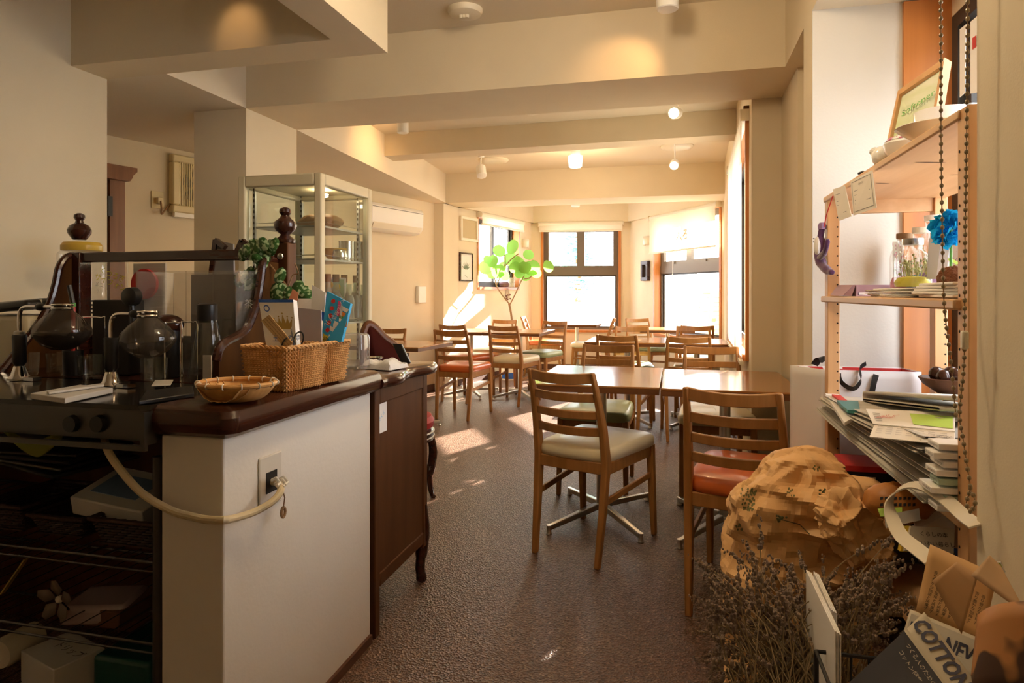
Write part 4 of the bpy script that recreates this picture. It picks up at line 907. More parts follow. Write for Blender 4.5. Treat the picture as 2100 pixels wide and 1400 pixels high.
# trailing striped ivy
t = thing('trailing_plant', 'trailing plant with striped oval leaves hanging over the counter gallery', 'plant', pY(560, 560, 1.86))
st = [[(610, 625), (590, 590), (560, 550), (540, 528), (520, 505), (500, 515), (492, 535)], [(520, 505), (545, 495), (560, 505)], [(540, 528), (525, 550), (508, 570)], [(590, 590), (600, 565), (612, 560), (605, 540)], [(610, 625), (630, 640), (600, 600), (580, 575)]]
b = MB()
for s in st: b.tube(smoothpts([pY(px, py, 1.83+.0*k) for k, (px, py) in enumerate(s)], 5), .0022, 5)
b.build('stems', M['twig'], t)
random.seed(4)
LV = [(520, 505, 15), (540, 500, 14), (555, 508, 17), (563, 500, 12), (505, 512, 13), (497, 522, 14), (515, 520, 14), (530, 515, 13), (545, 527, 11), (538, 538, 17), (528, 532, 12), (512, 560, 13), (510, 575, 16), (490, 572, 15), (500, 566, 12), (513, 583, 14), (574, 565, 15), (568, 600, 20), (580, 596, 15), (590, 600, 12), (610, 590, 15), (618, 600, 16), (625, 612, 14), (606, 604, 14), (632, 606, 12), (550, 512, 12), (535, 508, 14), (525, 500, 10), (612, 622, 14), (600, 636, 14), (590, 640, 10)]
for px, py, sz in LV:
    c = pY(px, py, 1.80+random.uniform(-.02, .025)); rr = sz*1.75*1.9/1358*.74; a = random.uniform(-.9, .9); tl = random.uniform(-.5, .5)
    R2 = Matrix.Rotation(a, 3, 'Y') @ Matrix.Rotation(pi/2+tl, 3, 'X'); b = MB()
    def lf(u, v): x = (u-.5)*2; wv = sqrt(max(0, 1-(2*v-1)**2)) ; return c + R2 @ Vector((x*rr*.72*wv, (v-.5)*2*rr, .18*rr*(1-x*x*1.2)*wv))
    b.grid(7, 8, lf); b.build('leaf', M['ivy'], t)
# glass jar upside down, coin dish, towel
jc = pz(729, 755, CT); t = thing('glass_jar', 'square clear glass jar standing upside down on the counter end', 'jar', jc)
b = MB(); hj = .115
for o_, z in (): pass
def jr(u, v, o=0):
    a = 2*pi*u; n_ = .4; x = abs(cos(a))**n_*(1 if cos(a) >= 0 else -1); y = abs(sin(a))**n_*(1 if sin(a) >= 0 else -1)
    pr = [(.80, 0), (.86, .02), (1, .08), (1, .86), (.93, .96), (.70, 1.0)]; k = min(int(v*5), 4); f = v*5-k; q = pr[k][0]*(1-f)+pr[k+1][0]*f; zz = pr[k][1]*(1-f)+pr[k+1][1]*f
    return jc + Vector((x*.040*q, y*.036*q, zz*hj+.001))
b.grid(32, 11, jr, closeu=True); b.ngon([jr(k/32, 1) for k in range(32)]); b.build('glass_body', M['jarglass'] if 'jarglass' in M else M.setdefault('jarglass', clear_mat('thick_jar_glass', (.90, .87, .84), gloss=.40, haze=.14)), t)
b = MB().tube([jc + Vector((.026*cos(a), .026*sin(a), .004)) for a in [j*pi/12 for j in range(24)]], .004, 6, closed=True); b.build('mouth_ring', M['clear'], t)
dc = pz(768, 736, .856); t = thing('coin_dish', 'small metal dish behind the folded white towel', 'dish', dc); b = MB().lathe([(0, -.004), (.022, -.004), (.034, .004), (.036, .009), (.033, .008), (.021, 0), (0, 0)], dc, 20); b.build('bowl', M['chrome'], t)
b = MB()
p0 = pz(790, 754, .853)
def tw(u, v):
    x = (u-.5); y = v-.5; e = max(abs(x), abs(y))*2
    f = max(0, 1-e**6); return p0 + Vector((x*.125 + .02*y, y*.115 - x*.03, .0005 + .026*f**.5*(1+.25*sin(x*9+y*4)+.3*noise.noise((x*7, y*7, 1)))))
b.grid(24, 24, tw); o = b.build('folded_towel', M['towel'] if 'towel' in M else M.setdefault('towel', mat('white_towel', (.74, .73, .72), .95, bump=.4, bscale=300))); tag(o, 'folded white hand towel on top of the brown sideboard', 'towel')
# red velvet chair behind the sideboard
RX, RY = -1.55, 2.98
t = thing('velvet_chair', 'dark red velvet chair with carved wooden back frame behind the sideboard', 'chair', (RX, RY, 0))
outl = [(747, 745), (746, 690), (750, 672), (756, 665), (764, 668), (773, 676), (788, 692), (805, 705), (818, 720), (828, 738), (832, 752), (834, 770)]
pts = [pY(px, py, 2.72+.0016*(px-745)) for px, py in outl]; b = MB().tube(smoothpts(pts, 5), .019, 10); b.build('back_frame', mat('reddish_carved_wood', (.17, .06, .022), .35), t)
b = MB(); mid_ = [(p.x, p.z) for p in smoothpts(pts, 3)]; yb = lambda x: 2.72 + .0016*((0))
ctr = pY(775, 770, 2.76); i = b.add([ctr] + smoothpts(pts, 3)); nn = len(smoothpts(pts, 3))
for k in range(nn-1): b.face((i, i+1+k, i+2+k))
b.build('back_pad', M['redvel'], t, thick=.03)
s0 = pz(886, 858, .46); sc_ = Vector((s0.x-.235, s0.y-.05, 0)); RX, RY = sc_.x, sc_.y
b = MB().lathe([(.22, .40), (.245, .42), (.25, .45), (.235, .475), (.15, .49), (0, .493)], (RX, RY, 0), 32); b.build('seat', M['redseat'], t)
b = MB().lathe([(.235, .345), (.245, .35), (.247, .40), (.235, .405)], (RX, RY, 0), 32); b.build('seat_rail', M['darkwood'], t)
b = MB().tube([(RX+.248*cos(a), RY+.248*sin(a), .395) for a in [j*pi/20 for j in range(40)]], .004, 6, closed=True); b.tube([(RX+.249*cos(a), RY+.249*sin(a), .37) for a in [j*pi/20 for j in range(40)]], .003, 6, closed=True); b.build('nail_trim', M['white'], t)
for sx, sy in ((1, -1), (1, 1), (-1, 1), (-1, -1)):
    q = Vector((RX+.16*sx, RY+.16*sy, 0)); d = Vector((sx, sy, 0)).normalized(); b = MB().tube(smoothpts([q+d*.02+Vector((0, 0, .35)), q+d*.04+Vector((0, 0, .25)), q+d*.02+Vector((0, 0, .12)), q+d*.03+Vector((0, 0, .03)), q+d*.045], 4), [.022]*4+[.024]*4+[.016]*4+[.013]*4+[.014], 10); b.build('leg', M['darkwood'], t)
for px in (752, 832):
    p = pY(px, 745, 2.73+.0016*(px-745)); b = MB().tube(smoothpts([p+Vector((0, 0, .05)), (p.x, p.y+.01, .55), (p.x+.01, p.y+.03, .25), (p.x, p.y-.03, 0)], 4), .015, 8); b.build('rear_leg', M['darkwood'], t)
# black menu folder leaning behind the sideboard
Q = [pY(804, 704, 2.42), pY(823, 705, 2.42), pY(841, 752, 2.40), pY(822, 752, 2.40)]; n = Vector((.15, -1, .1)).normalized(); down = Vector((0, 0, .8515-Q[3].z)); Q[2].z = Q[3].z
b = MB().hexa([Q[3]+down, Q[2]+down, Q[2]+down-n*.02, Q[3]+down-n*.02, Q[0], Q[1], Q[1]-n*.02, Q[0]-n*.02]); tag(b.build('menu_folder', M['black'], bevel=.003), 'black menu folder leaning beside the red velvet chair back', 'menu')

# ------------------------------------------------------------------ fixtures on the left wall
s1 = sLeft(345); s2 = sLeft(440); q = TLw(s1, 0, 0); zt_ = pY(345, 314, TLw(s1, .1, 0).y).z; zb_ = pY(345, 434, TLw(s1, .1, 0).y).z; sw = (zt_-zb_)*.98
t = thing('wall_fan', 'cream square box fan with vertical grille bars high on the left wall', 'ventilation fan', TLw(s1, 0, zb_))
f_ = .055; b = MB(); s2 = s1+sw; ring(b, TLw, s1, s2, zb_, zt_, .055, .0, f_); b.box(s1+.05, s2-.05, .0, .02, zb_+.05, zt_-.05, TLw); b.build('housing', M['fancream'] if 'fancream' in M else M.setdefault('fancream', mat('yellowed_plastic', (.72, .62, .36), .45)), t, bevel=.012)
b = MB()
for k in range(17): s = s1+.058+k*(sw-.116)/16; b.box(s-.004, s+.004, f_-.012, f_-.004, zb_+.05, zt_-.05, TLw)
b.build('grille', M['fancream'], t, smooth=False)
cs, cz = (s1+s2)/2, (zb_+zt_)/2; b = MB()
for k in range(5):
    a0 = 2*pi*k/5; b.ngon([TLw(cs+.03*cos(a0), .03, cz+.03*sin(a0)), TLw(cs+.12*cos(a0-.1), .03, cz+.12*sin(a0-.1)), TLw(cs+.125*cos(a0+.45), .032, cz+.125*sin(a0+.45)), TLw(cs+.10*cos(a0+.8), .036, cz+.10*sin(a0+.8)), TLw(cs+.03*cos(a0+.8), .034, cz+.03*sin(a0+.8))])
b.build('fan_blades', M['grey'], t, thick=.004)
b = MB().box(s1+.02, s2, .02, f_-.01, zb_-.03, zb_, TLw); b.build('shutter', M['white'], t, smooth=False)
s = sLeft(322); z = pY(322, 410, TLw(s, 0, 0).y).z; t = thing('fan_outlet', 'yellowed wall outlet with a plug and short cord left of the box fan', 'outlet', TLw(s, 0, z))
b = MB().box(s-.045, s+.045, 0, .008, z-.06, z+.06, TLw); b.build('plate', M['fancream'], t, bevel=.003)
b = MB().box(s-.018, s+.018, .008, .04, z-.03, z+.015, TLw); b.build('plug', M['fancream'], t, bevel=.004)
b = MB().tube(smoothpts([TLw(s, .04, z-.01), TLw(s, .05, z-.06), TLw(s+.005, .045, z-.10), TLw(s+.06, .02, z-.05), TLw(s1+.02, .02, z+.0)], 4), .006, 6); b.build('cord', M['twig'], t)
# air conditioner on the left wall
s1, s2 = sLeft(690), sLeft(851); ym = TLw(s2, .2, 0).y
t = thing('air_conditioner', 'white wall mounted air conditioner on the left wall behind the showcase', 'air conditioner', TLw((s1+s2)/2, 0, 1.9))
s2 = sLeft(851)-.10; zt_ = pY(850, 433, TLw(s2, .10, 0).y).z; zb_ = pY(830, 484, TLw(s2, .15, 0).y).z; s1 = s2-.85
prof = [(0, zb_), (.10, zb_-.0), (.155, zb_+.025), (.185, zb_+.075), (.19, zt_-.03), (.17, zt_), (0, zt_)]
b = MB().prismT(prof, s1, s2, lambda u, v, w: TLw(w, u, v)); b.build('body', M['white'], t, bevel=.008)
b = MB().prismT([(.165, zb_+.020), (.19, zb_+.07), (.188, zb_+.078), (.16, zb_+.025)], s1+.03, s2-.03, lambda u, v, w: TLw(w, u, v)); b.build('flap', M['blindroll'], t, smooth=False)
b = MB().box(s1+.01, s2-.01, .188, .1915, zt_-.045, zt_-.038, TLw); b.build('panel_seam', M['inkgrey'], t, smooth=False)
b = MB().ball(TLw(s2-.06, .17, zb_+.045), (.008, .008, .006), 8, 6); b.build('indicator', M['black'], t)
s = sLeft(860); z = pY(860, 604, TLw(s, 0, 0).y).z; b = MB().box(s-.075, s+.075, .0, .045, z-.095, z+.095, TLw); tag(b.build('junction_box', M['white'], bevel=.01), 'plain white box on the left wall near the column', 'wall box')
# frames, grille and lamps on the bay walls
def onT(T, px, py, q=0):
    d = ray(px, py); P = T(0, q, 0); nrm = T(0, 1, 0)-T(0, 0, 0); t_ = nrm.dot(P-Vector((0, 0, H)))/nrm.dot(d) if False else nrm.dot(Vector((P.x, P.y, 0)))/nrm.dot(Vector((d.x, d.y, 0))); p = _C+d*t_
    ax = T(1, 0, 0)-T(0, 0, 0); return (p-P).dot(ax), p.z
s0_, z1_ = onT(T1, 941, 517); s1_, z0_ = onT(T1, 967, 577)
t = thing('framed_print', 'framed botanical print of a green leaf on the left bay wall', 'picture', T1((s0_+s1_)/2, 0, z0_)); b = MB(); ring(b, T1, s0_, s1_, z0_, z1_, .016, .001, .025); b.build('frame', M['darkwood'], t, smooth=False)
b = MB().box(s0_+.012, s1_-.012, .002, .012, z0_+.012, z1_-.012, T1); b.build('mat_board', M['paper'], t, smooth=False)
b = MB(); sm = (s0_+s1_)/2; zm_ = (z0_+z1_)/2
for k in range(-3, 4): a0 = k*.35; p = lambda l, o: T1(sm+sin(a0)*l+cos(a0)*o, .0135, zm_-.04+cos(a0)*l-sin(a0)*o); b.ngon([p(.01, 0), p(.05, .010), p(.115, 0), p(.05, -.010)][::-1])
b.ngon([T1(sm-.03, .0135, zm_-.10), T1(sm+.03, .0135, zm_-.125), T1(sm+.03, .0135, zm_-.13), T1(sm-.03, .0135, zm_-.108)]); b.build('leaf_drawing', mat('grey_green_ink', (.22, .30, .22), .8), t, smooth=False)
s0_, z1_ = onT(T1, 942, 442); s1_, z0_ = onT(T1, 977, 497)
t = thing('return_grille', 'square cream vent cover high on the left bay wall', 'vent cover', T1((s0_+s1_)/2, 0, z0_)); b = MB(); ring(b, T1, s0_, s1_, z0_, z1_, .035, 0, .03); b.build('frame', M['plastic'], t, bevel=.004)
b = MB().box(s0_+.03, s1_-.03, .004, .018, z0_+.03, z1_-.03, T1); b.build('panel', mat('beige_filter', (.55, .44, .26), .8), t, smooth=False)
for T, px, py, lab in ((T1, 1075, 499, 'small cream wall lamp in the left corner of the bay'), (T3, 1329, 494, 'small cream wall lamp left of the lowered bay blind')):
    s, z = onT(T, px, py); t = thing('wall_lamp', lab, 'wall lamp', T(s, 0, z)); b = MB()
    def sh(u, v): a = pi*(u*1.0); return T(s+.075*cos(a), .06*sin(a)+.002, z-.06+.12*v+.0)
    b.grid(14, 3, sh); b.build('shade', M['plastic'], t, thick=.006)
    b = MB().box(s-.04, s+.04, 0, .012, z-.05, z+.05, T); b.build('back_plate', M['plastic'], t, smooth=False)
s0_, z1_ = onT(T3, 1319, 536); s1_, z0_ = onT(T3, 1341, 575); s1_ = s0_+.20
t = thing('framed_mirror', 'small dark framed mirror on the right bay wall left of the window', 'mirror', T3((s0_+s1_)/2, 0, z0_)); b = MB(); ring(b, T3, s0_, s1_, z0_, z1_, .05, .002, .045); b.build('frame', mat('dark_purple_frame', (.045, .025, .028), .4), t, bevel=.006)
b = MB().box(s0_+.045, s1_-.045, .004, .015, z0_+.045, z1_-.045, T3); b.build('mirror_glass', M['chrome'], t, smooth=False)
# ------------------------------------------------------------------ roller blinds
def blind(name, T, s0, s1, ztop, zbot, lab, q=.06, rolled=False, cordS=None):
    t = thing(name, lab, 'roller blind', T((s0+s1)/2, q, ztop)); b = MB().tube([T(s0, q, ztop-.03), T(s1, q, ztop-.03)], .034 if rolled else .026, 16); b.build('roll', M['blindroll'], t)
    for s in (s0-.008, s1+.002): b = MB().box(s, s+.008, .0, q+.03, ztop-.065, ztop, T); b.build('bracket', M['plastic'], t, smooth=False)
    b = MB().box(s0, s1, 0, .03, ztop, ztop+.02, T); b.build('headrail', M['midwood'], t, smooth=False)
    zb2 = zbot; b = MB()
    def sh(u, v): return T(s0+.01+(s1-s0-.02)*u, q+.022, ztop-.03+(zb2-ztop+.03)*v)
    b.grid(2, 2, sh); b.build('cloth', M['blind'], t, smooth=False)
    b = MB().box(s0+.008, s1-.008, q+.012, q+.032, zbot-.022, zbot, T); b.build('bottom_bar', M['blindroll'], t, bevel=.003)
    if cordS is not None: b = MB().tube([T(cordS, q+.03, zbot-.02), T(cordS, q+.03, zbot-.30)], .002, 5); b.lathe([(0, 0), (.008, .004), (.006, .03), (0, .034)], T(cordS, q+.03, zbot-.33), 8); b.build('pull_cord', M['white'], t)
    return t
blind('roller_blind', T1, W1[0]-.01, W1[1]+.03, W1[3]+.04, W1[3]-.10, 'cream blind rolled up over the left bay window', .05, True)
blind('roller_blind', T2, W2[0]-.04, W2[1]+.04, W2[3]+.045, W2[3]-.08, 'cream blind rolled up over the middle bay window', .05, True)
t = blind('roller_blind', T3, W3[0]-.02, W3[1]+.005, W3[3]+.03, 1.665, 'cream blind half lowered over the right bay window, with a small printed mark', .05, False, 1.30)
b = MB(); lettering(b, '人ろ', .15, T3(1.52, .075, 1.83), T3(1, 0, 0)-T3(0, 0, 0), (0, 0, 1), lift=-.0 if False else .002); b.build('printed_mark', mat('ochre_mark', (.55, .33, .12), .8), t, smooth=False)
blind('roller_blind', T4, .165, 1.88, 2.15, .738, 'cream blind pulled almost all the way down over the window in the right wall', .018, False)
# ------------------------------------------------------------------ ceiling lamps
def glow_spot(loc, target, watts, size=60, col=(1, .55, .22)):
    l = bpy.data.lights.new('lamp_light', 'SPOT'); o = bpy.data.objects.new('lamp_light', l); COL.objects.link(o); l.energy = watts; l.color = col; l.spot_size = radians(size); l.spot_blend = .8; l.shadow_soft_size = .04
    o.location = loc; o.rotation_euler = (Vector(loc)-Vector(target)).to_track_quat('Z', 'Y').to_euler(); return o
def glow_point(loc, watts, col=(1, .70, .38), r=.04):
    l = bpy.data.lights.new('lamp_light', 'POINT'); o = bpy.data.objects.new('lamp_light', l); COL.objects.link(o); l.energy = watts; l.color = col; l.shadow_soft_size = r; o.location = loc; return o
def cyl_lamp(px, py, y, zc, lab, r=.038, h=.085, lit=True, watts=0, tgt=None):
    p = pY(px, py, y); t = thing('spot_lamp', lab, 'lamp', (p.x, y, p.z), group='ceiling lamps')
    b = MB().lathe([(r*.9, 0), (r, .004), (r, h), (r*.8, h+.004), (0, h+.004)], (p.x, y, p.z), 24); b.build('housing', M['white'], t)
    b = MB().lathe([(0, .003), (r*.86, .003)], (p.x, y, p.z), 24); b.build('lamp_face', M['glow'] if lit else M['white'], t)
    b = MB().tube([(p.x, y, p.z+h), (p.x, y, zc)], .008, 10); b.lathe([(.03, zc-.012), (.03, zc)], (p.x, y, 0), 16); b.build('stem', M['white'], t)
    if watts: glow_spot((p.x, y, p.z-.005), tgt or (p.x, y, 0), watts)
    return t
cyl_lamp(1369, 20, 2.90, ZC, 'cylindrical white spot lamp at the top of the picture before the near beam', .047, .10, True, 4.0, (pY(1290, 18, 2.90).x-.05, 3.24, 2.20))
p = cyl_lamp(826, 273, 4.75, ZC, 'white cylindrical lamp on the left just behind the near beam', .044, .12, True, 0)
def rosette(px, py, y, z, lab, r=.10, name='ceiling_rosette', h=.03):
    p = pY(px, py, y); b = MB().lathe([(0, z-h), (r*.55, z-h), (r*.9, z-h*.7), (r, z-h*.3), (r, z)], (p.x, y, 0), 28); return tag(b.build(name, M['plastic']), lab, 'ceiling rosette')
t = rosette(954, 5, 3.05, ZC, 'white round detector on the ceiling at the top edge of the picture', .085, 'smoke_detector', .035); p = pY(954, 5, 3.05)
b = MB()
for k in range(3): b.lathe([(.010, ZC-.05), (.012, ZC-.036)], (p.x-.014+.014*k, 3.03, 0), 10)
b.build('probes', M['plastic'], t)
rosette(1091, 237, 4.85, ZC, 'flat white round fitting on the ceiling between two beams', .07)
def adj_lamp(px, py, y, zc, lab, lit, dirv, r=.034, h=.09, w=0):
    p = pY(px, py, y); t = thing('adjustable_spot', lab, 'lamp', p, group='ceiling lamps'); d = Vector(dirv).normalized(); q = d.to_track_quat('Z', 'Y').to_matrix()
    b = MB().lathe([(r*.88, h/2), (r, h/2-.004), (r*.96, -h/2), (r*.5, -h/2-.012), (0, -h/2-.012)][::-1], (0, 0, 0), 22, T=lambda v: p + q @ v); b.build('head', M['white'], t)
    b = MB().lathe([(0, h/2-.002), (r*.86, h/2-.002)], (0, 0, 0), 22, T=lambda v: p + q @ v); b.build('bulb_face', M['glow'] if lit else M['blindroll'], t)
    if lit: b = MB().ball(p+d*(h/2-.005), r*.82, 14, 9); b.build('bulb', M['glow'], t)
    b = MB().tube(smoothpts([p - d*(h/2), p - d*(h/2+.02) + Vector((0, 0, .02)), (p.x, p.y, zc)], 4), .006, 8); b.lathe([(.028, zc-.014), (.030, zc)], (p.x, p.y, 0), 16); b.build('stem', M['white'], t)
    if w: glow_spot(p+d*(h/2+.01), p+d*2, w, 100)
    return t
adj_lamp(1385, 232, 4.6, ZC, 'lit swivel spot lamp on the right behind the near beam', True, (-.25, -1, -.25), .040, .09, 10)
adj_lamp(987, 352, 6.35, ZC, 'unlit white swivel spot lamp on the left beside a round rosette', False, (.25, -.5, -1), .05, .11)
rosette(1012, 345, 6.55, ZC, 'round cream rosette on the ceiling behind the left swivel spot', .155)
adj_lamp(1383, 337, 6.2, ZC, 'lit swivel spot lamp on the right in front of a round rosette', True, (-.1, -1, -.5), .042, .08, 6)
rosette(1388, 325, 6.35, ZC, 'round cream rosette on the ceiling behind the right lit spot', .15)
p = pY(1180, 331, 6.2); t = thing('ceiling_lamp', 'small lit tumbler shaped ceiling lamp in the middle of the far bay ceiling', 'lamp', (p.x, 6.2, p.z)); b = MB().lathe([(0, -.055), (.05, -.055), (.062, -.045), (.068, .05), (.0, .05)], (p.x, 6.2, p.z), 24); b.build('glass_shade', M['glowsoft'] if 'glowsoft' in M else M.setdefault('glowsoft', mat('lit_frosted_glass', (1, .93, .75), .5, emit=(1, .88, .60), estr=2.2)), t)
b = MB().lathe([(.045, p.z+.05), (.045, ZC)], (p.x, 6.2, 0), 20); b.build('mount', M['white'], t); glow_point((p.x, 6.2, p.z-.09), 5)
cyl_lamp(1180, 424, 9.0, ZC, 'flush lit lamp on the far bay ceiling before the window', .06, .04, True, 6)
# lamp over the counter, above the picture: lights the inner face of the hanging beam
cyl_lamp(417, -70, 2.22, ZC, 'spot lamp hidden up in the recess over the counter', .04, .08, True, .8, (pY(417, -70, 2.22).x, 2.44, 2.25))
glow_spot((-2.0, 4.9, 2.36), (-2.42, 4.9, 2.2), 3, 120)
# two unseen lamps added above and behind the view to brighten the near room
for lx, ly, pw_, lab in ((-.25, 1.75, 7.5, 'added unseen fill lamp over the near end of the aisle'), (-.55, -1.3, .5, 'added unseen fill lamp behind the camera')):
    t = thing('ceiling_lamp', lab, 'lamp', (lx, ly, ZC-.10), group='added fill lamps'); b = MB().lathe([(0, -.02), (.08, -.015), (.11, .02), (.11, .06), (0, .06)], (lx, ly, ZC-.08), 24); b.build('glass_shade', M['glowsoft'], t)
    b = MB().lathe([(.06, ZC-.02), (.06, ZC)], (lx, ly, 0), 20); b.build('mount', M['white'], t); glow_point((lx, ly, ZC-.20), pw_, (1, .76, .48), .10)
# blind cassette over the niche, top right
p = pY(1640, 10, 2.60); t = thing('blind_cassette', 'end of a white roller cassette at the top right above the wall pier', 'roller blind', p)
b = MB().tube([(.437, 2.50, 2.235), (.437, 1.3, 2.235)], .040, 18); b.build('roll', M['white'], t)
b = MB().box(.41, .4829, 2.50, 2.515, 2.205, 2.30); b.build('end_bracket', M['plastic'], t, bevel=.005)
b = MB().box(.475, .4829, 1.3, 2.52, 2.195, 2.30); b.build('backing', M['white'], t, smooth=False)

# ------------------------------------------------------------------ potted tree in the bay
px0 = pY(1046, 770, 8.35); c0 = Vector((px0.x, 8.35, 0))
t = thing('potted_tree', 'tall indoor tree with large round bright green leaves in the left of the bay', 'potted tree', c0)
b = MB().lathe([(0, 0), (.12, 0), (.125, .01), (.15, .28), (.155, .30), (.14, .30), (.13, .27), (0, .27)], c0, 28); b.build('pot', M['white'], t)
b = MB().lathe([(.1262, .02), (.134, .10), (.1345, .10)], c0, 28); b.build('blue_band', M['blue'], t)
b = MB().lathe([(0, .265), (.132, .268)], c0, 20); b.build('soil', M['soil'], t)
def tp(px, py, dy=0): return pY(px, py, 8.35+dy)
b = MB(); tr = [c0+Vector((0, 0, .27)), tp(1052, 690), tp(1049, 650), tp(1044, 622)]
b.tube(smoothpts(tr, 4), .014, 8)
br = [[(1044, 622), (1030, 605), (1018, 585), (1012, 560), (1006, 545)], [(1046, 624), (1058, 600), (1068, 578), (1075, 565)], [(1018, 585), (1032, 555), (1036, 535), (1034, 520)], [(1036, 545), (1050, 530), (1064, 520)], [(1075, 572), (1085, 570), (1090, 566)]]
for s in br: b.tube(smoothpts([tp(px, py, .03*k) for k, (px, py) in enumerate(s)], 4), .008, 7)
b.build('trunk', M['twig'], t)
random.seed(8)
LV = [(1024, 514, 15, .3), (1050, 506, 18, -.3), (1047, 531, 17, .5), (996, 548, 17, .2), (1010, 535, 16, -.5), (1022, 556, 17, .1), (1035, 565, 12, .4), (1066, 560, 13, .6), (1076, 548, 15, .2), (1091, 549, 19, -.1), (1124, 546, 15, -.4), (1063, 538, 16, .7), (1084, 522, 13, .5), (1008, 560, 14, -.2), (1032, 545, 11, .9), (1078, 566, 12, .3), (1000, 532, 10, .4), (1100, 560, 12, .2), (1056, 548, 14, .1)]
for px, py, rad, yw in LV:
    c = tp(px, py, random.uniform(-.10, .12)); rr = rad*8.6/1358*.86; a = random.uniform(-.6, .6)
    R2 = Matrix.Rotation(yw*1.1, 3, 'Z') @ Matrix.Rotation(a, 3, 'Y') @ Matrix.Rotation(random.uniform(-.35, .25), 3, 'X'); b = MB(); i = b.add([c])
    for k in range(20):
        an = 2*pi*k/20; q = R2 @ Vector((rr*cos(an)*1.05, .10*rr*cos(an)**2, rr*sin(an)*(1 - .12*(1 if abs(an-pi/2) < .25 else 0)))); b.add([c+q])
    for k in range(20): b.face((i, i+1+k, i+1+(k+1) % 20))
    b.build('leaf', M['leafcloth'] if 'leafcloth' in M else M.setdefault('leafcloth', cloth_mat('sunlit_round_leaf', (.24, .47, .09), .5)), t)
# sill things in the left bay window
def on1(px, py, q): s, z = onT(T1, px, py, q); return T1(s, q, z)
zs1 = W1[2]+.024
c = on1(1034, 590, -.03); b = MB().lathe([(0, 0), (.05, 0), (.065, .01), (.07, .05), (.05, .07), (0, .075)], (c.x, c.y, zs1), 16); tag(b.build('dried_flowers', mat('dried_purple_brown', (.16, .08, .09), .9, bump=1, bscale=70)), 'small brown purple dried posy on the left bay window sill', 'dried flowers')
c = on1(1047, 590, -.04); b = MB().lathe([(0, 0), (.055, 0), (.06, .006), (.06, .135), (.055, .135), (.05, .01), (0, .008)], (c.x, c.y, zs1), 18); tag(b.build('ceramic_pot', mat('speckled_grey_ceramic', (.62, .58, .50), .5, col2=(.35, .33, .30), scale=(60, 60, 60))), 'speckled grey ceramic pot on the left bay window sill', 'pot')
c = on1(1040, 600, .03); t = thing('hanging_dried_sprig', 'dried sprig hanging from the left bay window sill', 'dried flowers', c); b = MB()
for k in range(5): b.tube([(c.x+.01*k-.02, c.y, zs1-.012), (c.x+.012*k-.02, c.y+.01, zs1-.10), (c.x+.015*k-.025, c.y, zs1-.17)], .003, 5)
b.build('stems', M['twig'], t)
b = MB()
for k in range(9): b.ball((c.x+random.uniform(-.03, .05), c.y+random.uniform(-.01, .02), zs1-random.uniform(.09, .18)), .012, 7, 5)
b.build('buds', mat('dried_bud', (.20, .09, .08), .9), t)
# green planter on the floor
c = pz(1097, 783, .0); b = MB().box(c.x-.06, c.x+.14, c.y-.05, c.y+.09, 0, .07); tag(b.build('floor_box', M['limep'], bevel=.006), 'small bright green box on the floor behind the near left table', 'box')
# ------------------------------------------------------------------ outside the windows
M['conifer'] = mat('hazed_teal_needles', (.29, .55, .54), .8); M['redhedge'] = mat('reddish_hedge', (.70, .52, .52), .9, col2=(.72, .66, .62), scale=(6, 6, 6))  # pale tone of the teal needles carries the window flare and haze
t = thing('conifer_tree', 'teal green conifer standing outside the middle bay window', 'tree', (-2.03, 14.0, -.2)); random.seed(3)
b = MB().tube([(-2.03, 14, -.2), (-2.03, 14, 3.6)], [.09, .03], 8); b.build('trunk', M['twig'], t)
b = MB()
for k in range(16):
    z = .9+k*.165; L = .68*(1-k/19)
    for j in range(7):
        a = j*2*pi/7 + k*.7; d = Vector((cos(a), sin(a), 0))
        for m_ in range(5):
            q = Vector((-2.03, 14, z)) + d*L*(m_+1)/5 + Vector((0, 0, -.08*m_*.5)); b.ball(q + Vector((random.uniform(-.05, .05),)*3), (.085, .085, .028), 6, 4)
b.build('needles', M['conifer'], t)
b = MB().box(-3.2, 3.6, 12.2, 12.8, -.2, .95); b.xf(lambda v: v)
tag(b.build('hedge', M['redhedge'], smooth=False), 'low reddish hedge across the street outside the bay windows', 'hedge')
# fence mesh in front of it
t = thing('wire_fence', 'wire mesh fence outside the middle bay window', 'fence', (-1.2, 10.9, -.2)); b = MB()
for k in range(60):
    x = -2.6+k*.06; b.tube([(x, 10.9, .3), (x+.75, 10.9, 1.55)], .003, 4)
b.build('mesh', M['grey'], t)
for x in (-2.6, -1.2, .3): b = MB().tube([(x, 10.9, -.2), (x, 10.9, 1.6)], .02, 8); b.build('post', M['grey'], t)
# menu stand board outside the right window
q0, q1, q2, q3 = (1436, 597), (1476, 596), (1470, 692), (1424, 692); T3o = lambda px, py, q: (lambda r_: T3(r_[0], q, r_[1]))(onT(T3, px, py, q))
Q = [T3o(1436, 597, -.62), T3o(1486, 596, -.62), T3o(1480, 700, -.50), T3o(1422, 700, -.50)]; n = (T3(0, 1, 0)-T3(0, 0, 0))
t = thing('menu_board', 'cream menu board with lines of text and small pictures outside the right bay window', 'menu board', Q[3])
b = MB().hexa([Q[3], Q[2], Q[2]-n*.03, Q[3]-n*.03, Q[0], Q[1], Q[1]-n*.03, Q[0]-n*.03]); b.build('board', mat('cream_menu_sheet', (.85, .66, .44), .6), t, smooth=False)
P = lambda fx, fy, l=.004: (Q[0]*(1-fx)+Q[1]*fx)*(1-fy) + (Q[3]*(1-fx)+Q[2]*fx)*fy + n*l
b = MB()
